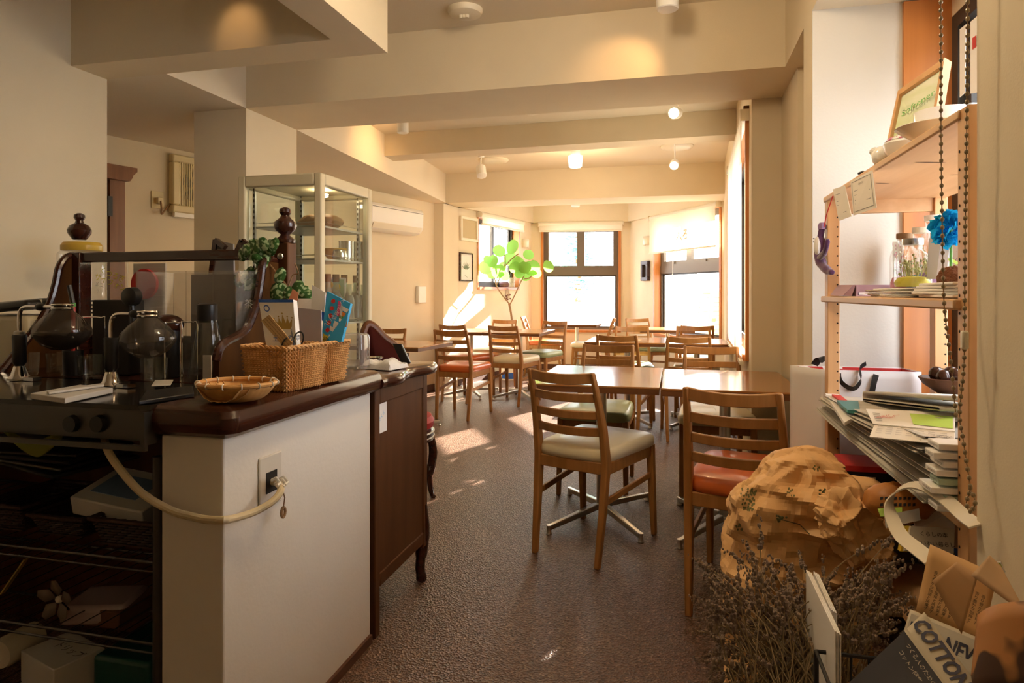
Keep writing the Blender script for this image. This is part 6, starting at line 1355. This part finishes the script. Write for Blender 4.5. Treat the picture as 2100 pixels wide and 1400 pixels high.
for k in range(4):
    a, c = Pb[k], Pb[(k+1) % 4]; ins = lambda p: p + (Vector((.62, 2.555, 0))-p)*.03
    b.quad(ins(a)+Vector((0, 0, zt_-.06)), ins(c)+Vector((0, 0, zt_-.06)), ins(c)+Vector((0, 0, zt_-.002)), ins(a)+Vector((0, 0, zt_-.002)))
b.build('red_lining', M['red'], t, smooth=False)
b = MB().ribbon(smoothpts([pY(1723, 765, 2.487), pY(1727, 785, 2.484), pY(1750, 797, 2.480), pY(1765, 780, 2.480), pY(1764, 755, 2.488), pY(1776, 745, 2.50)], 5), .016, .001, (0, -.3, 1)); b.ribbon(smoothpts([pY(1797, 768, 2.488), pY(1792, 785, 2.484), pY(1788, 806, 2.486)], 4), .018, .001, (1, 0, .2)); b.ribbon(smoothpts([pY(1670, 748, 2.54), pY(1682, 734, 2.53), pY(1692, 740, 2.52)], 4), .03, .001, (1, .2, .2)); b.build('ribbon_handles', M['black'], t)
b = MB(); b.box(.43, .80, 2.47, 2.625, 0, zb_-.001); o = b.build('wooden_crate', M['midwood'], smooth=False); tag(o, 'dark wooden box on the floor carrying the white shopping bag', 'crate')
# boxes on the bottom shelf
zb2 = .421
for k, (x0, x1, y0_, y1_, h_, m_, lab) in enumerate(((.50, .62, 2.26, 2.38, .12, 'redbox', 'dark red box on the bottom shelf of the rack'), (.47, .60, 2.06, 2.20, .205, 'navy', 'navy box with a red lid and a small stamp label on the bottom shelf'))):
    m2 = M['red'] if m_ == 'redbox' else M.setdefault('navy', mat('navy_card', (.02, .03, .06), .5)); b = MB().box(x0, x1, y0_, y1_, zb2, zb2+h_); o = b.build('storage_box', m2 if m_ != 'redbox' else mat('dark_red_card', (.14, .015, .012), .5), smooth=False); tag(o, lab, 'box')
    if k == 1:
        b = MB().box(x0-.002, x1+.002, y0_-.002, y1_+.002, zb2+h_-.012, zb2+h_+.004); b.build('lid', M['red'], o, smooth=False)
        b = MB().box(x0+.03, x0+.075, y0_-.0012, y0_-.0002, zb2+h_-.075, zb2+h_-.025); b.build('stamp', M['paper'], o, smooth=False)
        b = MB(); lettering(b, '♥', .04, (x0+.052, y0_-.0014, zb2+h_-.05), (1, 0, 0), (0, 0, 1)); b.build('stamp_print', mat('violet_print', (.28, .15, .45), .6), o, smooth=False)
ca = pY(1838, 1010, 1.86); t = thing('round_tin', 'black round box with curved white words on its front on the bottom shelf', 'box', (ca.x, 1.90, zb2))
rr = .135; cz = zb2+.02; cx = ca.x
b = MB().prismT([(cx+rr*cos(a), cz+rr*sin(a)) for a in [pi*k/24 for k in range(25)]] , 1.86, 1.95, lambda u, v, w: Vector((u, w, v))); b.build('body', M['black'], t, smooth=False)
b = MB(); lettering(b, 'With one accord', .030, (cx, 1.8595, cz+rr-.035), (1, 0, 0), (0, 0, 1), arc=rr-.030); b.build('white_words', M['paper'], t, smooth=False)
b = MB(); lettering(b, '㎞', .001, (cx, 1.8595, cz), (1, 0, 0), (0, 0, 1)) if False else b.box(cx-.03, cx+.012, 1.8590, 1.8598, cz+.055, cz+.075); b.build('red_stripe', M['red'], t, smooth=False)
# ------------------------------------------------------------------ bottom right: paper bag, lavender, magazines
from mathutils.bvhtree import BVHTree
def crumple(p, s, a):
    d, _ = noise.voronoi(Vector(p)*s); return a*(d[1]-d[0])
def bagform(c, h, s1, a1, s2, a2, top=1, seed=0):
    b = MB(); c = Vector(c); sd_ = Vector((seed*3.1, seed*1.7, seed))
    def f(u, v):
        a = 2*pi*u; ph = pi*(v-.5); n = .62
        cx = abs(cos(a))**n*(1 if cos(a) >= 0 else -1); cy = abs(sin(a))**n*(1 if sin(a) >= 0 else -1)
        cp = abs(cos(ph))**.55; sp = abs(sin(ph))**.8*(1 if ph >= 0 else -1)
        q = Vector((cx*cp, cy*cp, sp)); p = Vector((q.x*h[0], q.y*h[1], q.z*h[2])); nn = Vector((q.x/h[0], q.y/h[1], q.z/h[2])).normalized()
        w = p+sd_; k = crumple(w, s1, a1) + crumple(w+Vector((noise.noise(w*6),)*3)*.05, s2, a2) - noise.noise(w*5)*a1*.9
        return c + p - nn*k
    b.grid(150, 100, f, closeu=True); return b
t = thing('paper_bag', 'big crumpled brown kraft paper bag on the floor in front of the rack', 'bag', pY(1650, 1180, 1.78))
YB0 = 1.84; SIL = [(913, 1612, 1690), (922, 1600, 1704), (932, 1590, 1726), (945, 1582, 1752), (956, 1572, 1784), (968, 1556, 1800), (984, 1532, 1800), (1004, 1516, 1798), (1036, 1504, 1804), (1075, 1497, 1811), (1120, 1491, 1806), (1170, 1489, 1806), (1230, 1489, 1796), (1300, 1492, 1775)]
rowsL = [(pY(l, y, YB0), pY(r, y, YB0)) for y, l, r in SIL]
zs_ = [a.z for a, _ in rowsL] + [.003]; xl_ = [a.x for a, _ in rowsL] + [rowsL[-1][0].x+.01]; xr_2 = [c.x for _, c in rowsL] + [rowsL[-1][1].x-.01]
mouth = pY(1792, 1085, YB0)
def lerpz(z, arr):
    for k in range(len(zs_)-1):
        if zs_[k] >= z >= zs_[k+1]: f = (zs_[k]-z)/max(1e-9, zs_[k]-zs_[k+1]); return arr[k]*(1-f)+arr[k+1]*f
    return arr[0] if z > zs_[0] else arr[-1]
body = MB()
def bagf(u, v):
    z = zs_[0] + (zs_[-1]-zs_[0])*(v**1.15); l, r = lerpz(z, xl_), lerpz(z, xr_2); a = 2*pi*u; n = .62
    cx = abs(cos(a))**n*(1 if cos(a) >= 0 else -1); cy = abs(sin(a))**n*(1 if sin(a) >= 0 else -1)
    dep = .14*min(1, .25+3.2*v); hx = (r-l)/2*min(1, .30+.70*sqrt(min(1, v/.07))); dep *= min(1, .3+.7*sqrt(min(1, v/.07))); p = Vector(((l+r)/2+cx*hx, YB0+.02+cy*dep, z)); nn = Vector((cx*.7, cy, .25 if v < .25 else 0)).normalized()
    q = Vector((p.x-mouth.x, 0, p.z-mouth.z)); rad = q.length; an = atan2(q.z, -q.x+1e-6)
    pl = crumple((an*1.9, rad*2.2, 1.0), 1.0, 1.0)*min(1, rad*7)
    w = p + Vector((noise.noise(p*7), noise.noise(p*7+Vector((5, 1, 2))), noise.noise(p*7+Vector((1, 8, 3)))))*.016
    k = .085*pl*(.35+.65*max(0, min(1, (p.x-(l+.06))/.10))) + crumple(w, 6, .070) + crumple(w, 14, .040) - .012*noise.noise(p*4.5) + .045*(1-abs(sin(an*4.2+2.2*noise.noise(p*4))))**2*min(1, rad*7)*exp(-rad*2.2)
    if v > .96: k *= .3
    return p - nn*(k*min(1, .3+8*v)-.034*min(1, 6*v))
body.grid(130, 92, bagf, closeu=True); body.ngon([bagf(k/60, 0) for k in range(60)]); body.build('bag_body', M['kraft'], t, ang=9)
cc = pY(1745, 1085, 1.70); top = bagform((cc.x, 1.70, cc.z), (.062, .05, .085), 12, .050, 30, .022, seed=5)
top.xf(lambda v: cc + Matrix.Rotation(-.5, 3, 'Y') @ (v-cc)); top.build('crumpled_mouth', M['kraft'], t, ang=16)
bvh = BVHTree.FromPolygons(body.v, body.f)
def onbag(px, py, lift=.0012, tree=None):
    d = ray(px, py).normalized(); h_ = (tree or bvh).ray_cast(_C, d); return None if h_[0] is None else h_[0]-d*lift
b = MB(); random.seed(2)
for (x0, y0, w, hh, n_) in ((1532, 1000, 26, 46, 60), (1512, 1072, 10, 18, 12), (1618, 1000, 14, 16, 8), (1672, 955, 14, 12, 6)):
    for k in range(n_):
        px, py = x0+random.uniform(-.5, .5)*w + 6*sin((k % 9)/3), y0+random.uniform(0, 1)*hh; c = onbag(px, py)
        if c is None: continue
        r = .0030; q = [onbag(px+2.0*cos(a), py+2.6*sin(a)) for a in [j*pi/3 for j in range(6)]]
        if all(x is not None for x in q): b.ngon(q[::-1])
if b.f: b.build('green_leaf_print', mat('dull_green_print', (.16, .15, .05), .8), t, smooth=False)
# dried lavender
t = thing('dried_lavender', 'big bundle of dried grey brown lavender at the bottom right', 'dried flowers', pY(1640, 1500, 1.30)); base = pY(1640, 1460, 1.25); random.seed(21)
st = MB(); sp = MB(); ends = []
for k in range(290):
    u = random.random()
    if k < 16: px, py = [(1434, 1148), (1425, 1292), (1470, 1185), (1500, 1135), (1560, 1080), (1535, 1120), (1600, 1150), (1640, 1140), (1570, 1155), (1455, 1260), (1830, 1100), (1800, 1110), (1690, 1160), (1760, 1180), (1500, 1250), (1480, 1330)][k]; y = random.uniform(1.38, 1.55)
    else:
        px = random.uniform(1445, 1850); py = (1190 + abs(px-1560)*.20 if px < 1640 else 1255 - (px-1640)*.42) + random.uniform(-55, 270)*random.random()**.5; y = random.uniform(1.26, 1.52)
        if px > 1790: py = max(py, 1120)
    e = pY(px, min(py, 1420), y); b0 = base+Vector((random.uniform(-.09, .09), random.uniform(-.06, .08), random.uniform(-.02, .03)))
    m = b0.lerp(e, .55)+Vector((random.uniform(-.02, .02), random.uniform(-.02, .02), .03)); P = smoothpts([b0, m, e], 6); st.tube(P, .0012, 4)
    d = (P[-1]-P[-3]).normalized(); L = random.uniform(.05, .085)
    bend = Vector((random.uniform(-.3, .3), random.uniform(-.3, .3), -.35))
    for j in range(9):
        f = j/8; q = e + d*L*(f-.6) + bend*L*.3*f*f; r = .0068*(1-.55*f)
        for s in range(2): sp.ball(q+Vector((random.uniform(-1, 1), random.uniform(-1, 1), random.uniform(-1, 1)))*.0042, (r*.62, r*.62, r*.95), 5, 3)
o = st.build('stems', M['lavstem'], t); o['kind'] = 'stuff'; o = sp.build('flower_spikes', M['lav'], t, smooth=False); o['kind'] = 'stuff'
# a few sprigs on the paper bag
for k, (pts, lab) in enumerate((((((1603, 1065), (1640, 1075), (1660, 1095))), 'dry sprig stuck on the paper bag, beside its green print'), (((1690, 1010), (1710, 1020), (1735, 1035)), 'dry sprig lying on the upper part of the paper bag'))):
    P = [onbag(*p_, .006) or pY(p_[0], p_[1], 1.85) for p_ in pts]; b = MB().tube(P, .0012, 5); b0 = P[0]
    for j in range(14): b.ball(b0+Vector((random.uniform(-.012, .012), random.uniform(-.006, 0), random.uniform(-.010, .010))), .0028, 6, 4)
    tag(b.build('dry_sprig', mat('dull_green_sprig', (.10, .10, .04), .9)), lab, 'sprig')
# white brochures standing in the rack
zt_ = .60
for k, (a_, c_, lab) in enumerate((((1653, 1168), (1712, 1294), 'pale folded brochure standing upright in the wire rack, the left one'), ((1668, 1171), (1704, 1250), 'pale brochure just behind the front one in the wire rack'))):
    p, q = pz(*a_, zt_-.004*k), pz(*c_, zt_-.012*k); d = (q-p).normalized(); n = Vector((d.y, -d.x, 0)); n = n if n.x > 0 else -n; b = MB()
    for j in range(3): o_ = n*(.0035*j); b.hexa([p+o_-Vector((0, 0, .42)), q+o_-Vector((0, 0, .42)), q+o_+n*.0022-Vector((0, 0, .42)), p+o_+n*.0022-Vector((0, 0, .42)), p+o_-Vector((0, 0, .002*j)), q+o_-Vector((0, 0, .002*j)), q+o_+n*.0022-Vector((0, 0, .002*j)), p+o_+n*.0022-Vector((0, 0, .002*j))])
    tag(b.build('brochure', M['paper'], smooth=False), lab, 'brochure', 'brochures in the wire rack')
# wire rack
t = thing('wire_rack', 'black wire magazine rack at the bottom right corner', 'magazine rack', (.38, 1.06, .0)); rz = .52
b = MB(); cs = [pz(1690, 1300, .545), pz(1850, 1318, .545)]; x0, x1 = cs[0].x-.02, cs[1].x+.04; ya, yb = .86, 1.17; ring_ = [(x0, ya), (x1+.03, ya), (x1+.03, yb), (x0, yb)]
for z in (.535, .40, .22): b.tube([(x, y, z) for x, y in ring_], .0035, 6, closed=True)
for x, y in ring_: b.tube([(x, y, 0), (x, y, .535)], .004, 6)
b.build('wire_frame', M['blackm'], t)
b = MB()
for k in range(1, 8):
    x = x0+(x1+.03-x0)*k/8; b.tube([(x, ya, .535), (x, ya, .12), (x, yb, .12), (x, yb, .535)], .0018, 5)
b.build('wires', M['blackm'], t)
# printed papers facing us
def sheet(name, pts, m, lab, cat, grp=None, th=.003, curl=0):
    Q = [pY(px, py, y) for px, py, y in pts]; n = (Q[1]-Q[0]).cross(Q[3]-Q[0]).normalized()
    if n.y > 0: n = -n
    def P(fx, fy, l=0): return (Q[0]*(1-fx)+Q[1]*fx)*(1-fy)+(Q[3]*(1-fx)+Q[2]*fx)*fy + n*(l + curl*sin(pi*fx)*1.0)
    b = MB(); b.grid(12, 6, lambda u, v: P(u, v, 0)); o = b.build(name, m, thick=th); tag(o, lab, cat, grp)
    return o, P, Q, n
M['photo'] = mat('dark_slate_photo', (.040, .038, .046), .8, spec=.15, col2=(.075, .075, .088), scale=(5, 5, 5))
M['newsp'] = mat('cream_news_cover', (.55, .49, .38), .6)
o, P, Q, n = sheet('magazine', [(1896, 1258, 1.03), (2022, 1432, .93), (1868, 1582, .86), (1738, 1408, .96)], M['newsp'], 'dark covered magazine with big COTTON lettering lying tilted at the bottom right', 'magazine', th=.008)
r_ = Q[1]-Q[0]; u_ = Q[0]-Q[3]; b = MB(); l0 = .0048
def qd(b, P, x0, y0, x1, y1, l): b.ngon([P(x0, y0, l), P(x0, y1, l), P(x1, y1, l), P(x1, y0, l)])
qd(b, P, .0, .27, 1, 1, l0); b.build('cover_photo', M['photo'], o, smooth=False)
b = MB(); w_ = r_.length; lettering(b, 'COTTON FIL', w_*.235, P(.56, .118, l0), r_, u_, sx=.78, bold=.035); b.build('title', mat('slate_blue_ink', (.045, .045, .085), .6), o, smooth=False)
b = MB(); lettering(b, 'つくる人のための布と糸の', w_*.062, P(.50, .345, l0+.0006), r_, u_); lettering(b, 'コットン特集・手づくり', w_*.062, P(.47, .44, l0+.0006), r_, u_); qd(b, P, .0, .235, 1, .25, l0+.0002); b.build('subtitle', M['newsp'], o, smooth=False)
b = MB()
for k in range(4): c = P(.52+.055*k, .72-.03*k, l0+.0006); rr = r_.normalized()*.018; uu = u_.normalized()*.036; b.ngon([c+rr*cos(a)*.7+uu*sin(a)*(1-.12*k)+rr*sin(a)*.5 for a in [j*pi/6 for j in range(12)]])
b.build('hand_picture', mat('skin_tone_print', (.48, .24, .13), .6), o, smooth=False)
o, P, Q, n = sheet('newsletter', [(1868, 1250, 1.10), (2040, 1322, 1.02), (2012, 1440, .98), (1832, 1370, 1.06)], M['newsp'], 'cream newsletter headed NEWS in dark letters behind the COTTON magazine', 'newsletter', th=.004)
r_ = Q[1]-Q[0]; u_ = Q[0]-Q[3]; b = MB(); qd(b, P, .03, .06, .97, .62, .0026); b.build('title_ground', mat('pale_news_ground', (.50, .46, .38), .6), o, smooth=False)
b = MB(); lettering(b, 'HAIR NEWS', r_.length*.27, P(.52, .34, .0032), r_, u_, sx=.66, bold=.03); qd(b, P, .03, .70, .97, .98, .0026); b.build('title', mat('dark_blue_ink', (.03, .03, .06), .6), o, smooth=False)
# kraft sheets with handwriting-like columns
o, P, Q, n = sheet('kraft_sheet', [(1908, 1116, 1.13), (2046, 1178, 1.07), (2010, 1330, 1.05), (1879, 1252, 1.12)], M['kraft'], 'brown kraft sheet with columns of Japanese writing at the right edge', 'paper', 'kraft papers in the wire rack', .002)
b = MB(); r_ = Q[1]-Q[0]; u_ = Q[0]-Q[3]
for k in range(9): lettering(b, '香り豊かな珈琲と焼菓子\nをどうぞ'[:11].replace('', '\n').strip(), r_.length*.062, P(.16+.09*k, .62, .0016), r_, u_)
b.build('writing', M['ink'], o, smooth=False)
o, P, Q, n = sheet('kraft_sheet', [(1962, 1152, 1.06), (2006, 1178, 1.04), (1972, 1300, 1.03), (1912, 1190, 1.06)], mat('pale_kraft', (.58, .34, .16), .6), 'paler kraft sheet with a folded corner in front of the written one', 'paper', 'kraft papers in the wire rack', .002)
o, P, Q, n = sheet('kraft_cone', [(2030, 1138, 1.04), (2052, 1160, 1.03), (2108, 1262, .98), (1992, 1180, 1.04)], mat('light_kraft', (.62, .40, .22), .6), 'pale kraft paper folded into a cone with a white sheet inside at the right edge', 'paper', None, .003)
o, P, Q, n = sheet('white_insert', [(2028, 1150, 1.045), (2052, 1152, 1.035), (2062, 1172, 1.035), (2018, 1172, 1.045)], M['paper'], 'small white and green slip sticking out of the kraft cone', 'paper', None, .002)
b = MB(); qd(b, P, .7, .1, .98, .6, .0015); b.build('green_corner', M['limep'], o, smooth=False)
o, P, Q, n = sheet('kraft_pouch', [(2008, 1262, .985), (2150, 1232, .92), (2150, 1430, .88), (1990, 1430, .94)], mat('amber_kraft', (.44, .19, .055), .55, col2=(.06, .022, .010), scale=(13, 13, 13), detail=2, ramp=(.50, .54)), 'amber kraft pouch with dark blotches in the bottom right corner', 'bag', None, .004, .015)
# canvas strap loop
pts = [pY(1912, 1150, 1.22), pY(1880, 1125, 1.28), pY(1848, 1098, 1.36), pY(1830, 1062, 1.42), pY(1826, 1032, 1.45), pY(1840, 1006, 1.46), pY(1870, 994, 1.44), pY(1905, 1002, 1.40), pY(1942, 1026, 1.34), pY(1975, 1056, 1.28), pY(2004, 1078, 1.235)]
P2 = smoothpts(pts, 6); b = MB().ribbon(P2, .026, .003, [Vector((.55, .75, .25))]*len(P2)); o = b.build('canvas_strap', M['straw']); tag(o, 'off white canvas bag strap standing up in a loop beside the near upright', 'strap')
# heap behind the strap, on the bottom shelf of the rack
def slabpx(name, px, z, th, m, lab, cat, grp=None):
    pts = [pz(*p_, z) for p_ in px]; b = MB().prism([(p.x, p.y) for p in pts], z-th, z); return tag(b.build(name, m, smooth=False), lab, cat, grp)
b = MB(); c = pY(1845, 1030, 1.62); b.ball(c, (.075, .06, .045), 28, 16); b.xf(lambda v: v - (v-c).normalized()*crumple(v, 22, .016)); o = b.build('coffee_pouch', mat('orange_brown_pouch', (.45, .17, .03), .5)); tag(o, 'orange brown crumpled pouch with dark print behind the canvas strap', 'bag')
tree = BVHTree.FromPolygons(b.v, b.f); b2 = MB()
for k in range(16):
    px, py = 1808+(k % 8)*9.5, 1022+(k//8)*13; q = [onbag(px+dx, py+dy, .0010, tree) for dx, dy in ((-3, -3), (-3, 3), (3, 2), (3, -4))]
    if all(x is not None for x in q): b2.ngon(q)
if b2.f: b2.build('dark_print', M['ink'], o, smooth=False)
def upr(name, px, y0, y1, m, lab, cat, th=.012):
    o, at, r, u, n, w, h = flatcard(name, px, y0, y1, m, lab, cat, th); return o, at, r, u, w, h
o, at, r, u, w, h = upr('recipe_book', ((1868, 1078), (1958, 1084), (1956, 1135), (1858, 1128)), 1.50, 1.52, M['newsp'], 'cream covered book with black lettering behind the canvas strap', 'book', .03)
b = MB(); lettering(b, 'くらしの本', w*.13, at(.55, .3), r, u); lettering(b, 'ていねい暮らし', w*.13, at(.62, .68), r, u); b.build('cover_lettering', M['ink'], o, smooth=False)
o, at, r, u, w, h = upr('yellow_book', ((1855, 1080), (1868, 1079), (1860, 1132), (1846, 1130)), 1.52, 1.53, M['yellow'], 'yellow book spine left of the cream book behind the strap', 'book', .02)
b = MB(); lettering(b, '昭和', w*.6, at(.5, .4), -u, r); b.build('spine_lettering', M['ink'], o, smooth=False)
upr('white_folder', ((1868, 1050), (1958, 1046), (1958, 1090), (1880, 1085)), 1.56, 1.60, M['paper'], 'white loose papers leaning behind the cream book', 'papers', .006)
upr('green_slip', ((1800, 1042), (1850, 1040), (1850, 1060), (1806, 1058)), 1.55, 1.56, M['limep'], 'bright green slip under the orange brown pouch', 'paper', .004)
upr('paper_roll', ((1815, 1056), (1885, 1042), (1888, 1066), (1818, 1082)), 1.54, 1.55, M['pad'], 'lilac white rolled paper lying behind the canvas strap', 'paper', .012)
slabpx('notebook', ((1884, 1128), (1970, 1140), (1960, 1168), (1890, 1160)), .40, .03, M['newsp'], 'small cream book lying at the foot of the near upright', 'book')
slabpx('blue_book', ((1912, 1118), (1975, 1126), (1970, 1140), (1908, 1134)), .425, .02, M['blue'], 'small blue book lying on the cream book at the foot of the near upright', 'book')

# ------------------------------------------------------------------ bottom left: dark rack under the cooktop
t = thing('kitchen_rack', 'dark steel wire rack under the cooktop in the left corner', 'rack', (-1.6, 1.5, 0)); xp = pY(325, 1250, 1.30).x
for x in (xp, -2.35):
    for y in (1.30, 1.75): b = MB().tube([(x, y, 0), (x, y, .74)], .0125, 12); b.build('post', M['darksteel'], t)
for z in (.12, .30, .49):
    b = MB(); b.tube([(xp, 1.30, z), (-2.35, 1.30, z), (-2.35, 1.75, z), (xp, 1.75, z)], .004, 6, closed=True); b.tube([(xp, 1.30, z-.022), (-2.35, 1.30, z-.022)], .003, 6)
    for k in range(24): x = -2.35+(xp+2.35)*k/23; b.tube([(x, 1.30, z+.003), (x, 1.75, z+.003)], .0015, 5)
    b.build('wire_shelf', M['darksteel'], t)
def darkbasket(px0, px1, pyt, y, z0, lab):
    q0, q1 = pY(px0, pyt, y), pY(px1, pyt, y); return wicker_dark(q0.x, q1.x, y, y+.22, z0, q0.z, lab)
def wicker_dark(x0, x1, y0, y1, z0, z1, lab):
    t = thing('dark_basket', lab, 'basket', ((x0+x1)/2, (y0+y1)/2, z0), group='dark baskets in the kitchen rack'); b = MB(); rows = 9; dz = (z1-z0)/rows; P = 2*((x1-x0)+(y1-y0)); n = 60
    def peri(u, o):
        s = u*P; X0, X1, Y0, Y1 = x0-o, x1+o, y0-o, y1+o
        for (ax, ay, bx, by) in ((X0, Y0, X1, Y0), (X1, Y0, X1, Y1), (X1, Y1, X0, Y1), (X0, Y1, X0, Y0)):
            l = hypot(bx-ax, by-ay)
            if s <= l: f = s/l; return Vector((ax+(bx-ax)*f, ay+(by-ay)*f, 0))
            s -= l
        return Vector((X0, Y0, 0))
    for k in range(rows): b.tube([peri(j/n, .003*(1 if (j+k) % 2 else -1)-.02*(1-k/rows))+Vector((0, 0, z0+.004+dz*(k+.5))) for j in range(n)], dz*.48, 5, closed=True)
    b.build('woven_sides', M['darkwicker'], t); b = MB().tube([peri(j/40, .004)+Vector((0, 0, z1)) for j in range(40)], .006, 6, closed=True); b.build('rim', M['darkwicker'], t)
    b = MB().box(x0+.01, x1-.01, y0+.01, y1-.01, z0+.002, z0+.006); b.build('bottom', M['darkwicker'], t, smooth=False); return t
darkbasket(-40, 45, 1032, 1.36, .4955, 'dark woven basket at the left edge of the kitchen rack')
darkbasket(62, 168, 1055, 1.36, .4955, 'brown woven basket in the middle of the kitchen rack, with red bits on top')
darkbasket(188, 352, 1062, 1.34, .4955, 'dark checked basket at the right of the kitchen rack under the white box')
q = pY(250, 1040, 1.42); b = MB().obox((q.x, 1.45, q.z+.02), (.22, .16, .05), Matrix.Rotation(.10, 3, 'Y') @ Matrix.Rotation(.25, 3, 'X')); o = b.build('tissue_box', M['pad'], bevel=.004); tag(o, 'greyish white box with a blue print lying on the right basket in the kitchen rack', 'box')
b = MB().obox((q.x-.01, 1.445, q.z+.0465), (.14, .09, .0015), Matrix.Rotation(.10, 3, 'Y') @ Matrix.Rotation(.25, 3, 'X')); b.build('blue_print', mat('grey_blue_print', (.16, .24, .38), .7), o, smooth=False)
for k in range(4):
    q = pY(90, 1000-14*k, 1.45); b = MB().obox((q.x-.02*k, 1.50, .66+.012*k), (.34, .24, .010), Rz(.15*k-.2) @ Matrix.Rotation(.05, 3, 'Y')); tag(b.build('kitchen_tray', M['darksteel'] if k % 2 else M['blackm'], bevel=.004), ['lowest flat tray under the cooktop', 'second flat tray from below under the cooktop', 'third flat tray from below under the cooktop', 'topmost flat tray under the cooktop'][k], 'tray', 'flat trays under the cooktop')
b = MB(); b.grid(20, 10, lambda u, v: pY(8+120*u, 872+30*sin(u*3)+36*v*(1-abs(u-.6)), 1.28+.02*sin(u*6))); tag(b.build('lime_cloth', mat('olive_lime_cloth', (.22, .24, .03), .9), thick=.003), 'olive green cloth hanging under the left end of the cooktop', 'cloth')
q = pY(165, 1268, 1.38); b = MB().obox((q.x, 1.46, q.z), (.17, .14, .05), Rz(.3)); tag(b.build('wrapped_package', mat('clear_wrapped_pink', (.40, .30, .30), .12, coat=.8), bevel=.014), 'pinkish package in shiny clear wrap in the kitchen rack', 'package')
q2 = pY(165, 1325, 1.40); b = MB().box(q.x-.08, q.x+.10, 1.40, 1.55, .303, q.z-.027); tag(b.build('carton', mat('brown_carton', (.12, .05, .02), .8), bevel=.003), 'brown carton under the shiny pink package in the kitchen rack', 'carton')
t = thing('cloth_flower', 'pale artificial flower lying in the kitchen rack left of the wrapped package', 'artificial flower', pY(120, 1230, 1.36)); c = pY(122, 1228, 1.36); b = MB()
for k in range(5):
    a = 2*pi*k/5+.3; d = Vector((cos(a), -.3, sin(a))); e = Vector((-sin(a), 0, cos(a))); b.ngon([c+d*.008, c+d*.03+e*.018, c+d*.052+e*.010, c+d*.055-e*.006, c+d*.03-e*.018])
b.build('petals', mat('shaded_white_petals', (.17, .13, .10), .9), t, thick=.002); b = MB().ball(c, .010, 10, 6); b.build('centre', M['straw'], t); b = MB().tube([c, c+Vector((.02, .05, -.09)), Vector((c.x+.02, c.y+.08, .31))], .003, 6); b.build('stem', M['darkwood'], t)  # white petals given a dark colour that stands for the dim rack
q = pY(250, 1370, 1.36); b = MB().box(q.x-.09, q.x+.08, 1.36, 1.60, .124, q.z+.02); tag(b.build('plastic_tub', mat('dark_teal_plastic', (.008, .06, .05), .35), bevel=.01), 'dark teal plastic tub at the bottom of the kitchen rack', 'tub')
q = pY(100, 1372, 1.34); b = MB().obox((q.x, 1.38, q.z-.02), (.17, .12, .10), Rz(-.3)); o = b.build('printed_carton', M['pad'], bevel=.002); tag(o, 'whitish carton with dark print at the bottom left of the kitchen rack', 'carton')
b = MB(); lettering(b, 'ドリップ', .03, (q.x+.02, 1.378, q.z+.0312), (1, -.3, 0), (.3, 1, 0)); b.build('dark_print', M['ink'], o, smooth=False)
q = pY(22, 1330, 1.36); b = MB().lathe([(.0, -.05), (.035, -.05), (.038, -.04), (.038, .05), (.020, .05), (.018, -.04)], (0, 0, 0), 18, T=lambda v: Vector((q.x+v.x, 1.38+v.z, q.z+v.y))); tag(b.build('tape_roll', M['newsp']), 'beige tape roll at the left edge of the kitchen rack', 'tape')
q = pY(35, 1182, 1.40); b = MB().bar(q+Vector((-.05, 0, -.05)), q+Vector((.03, 0, .05)), .012, .004); tag(b.build('brass_spoon', M['gold']), 'thin brass coloured utensil in the dark of the kitchen rack', 'utensil')
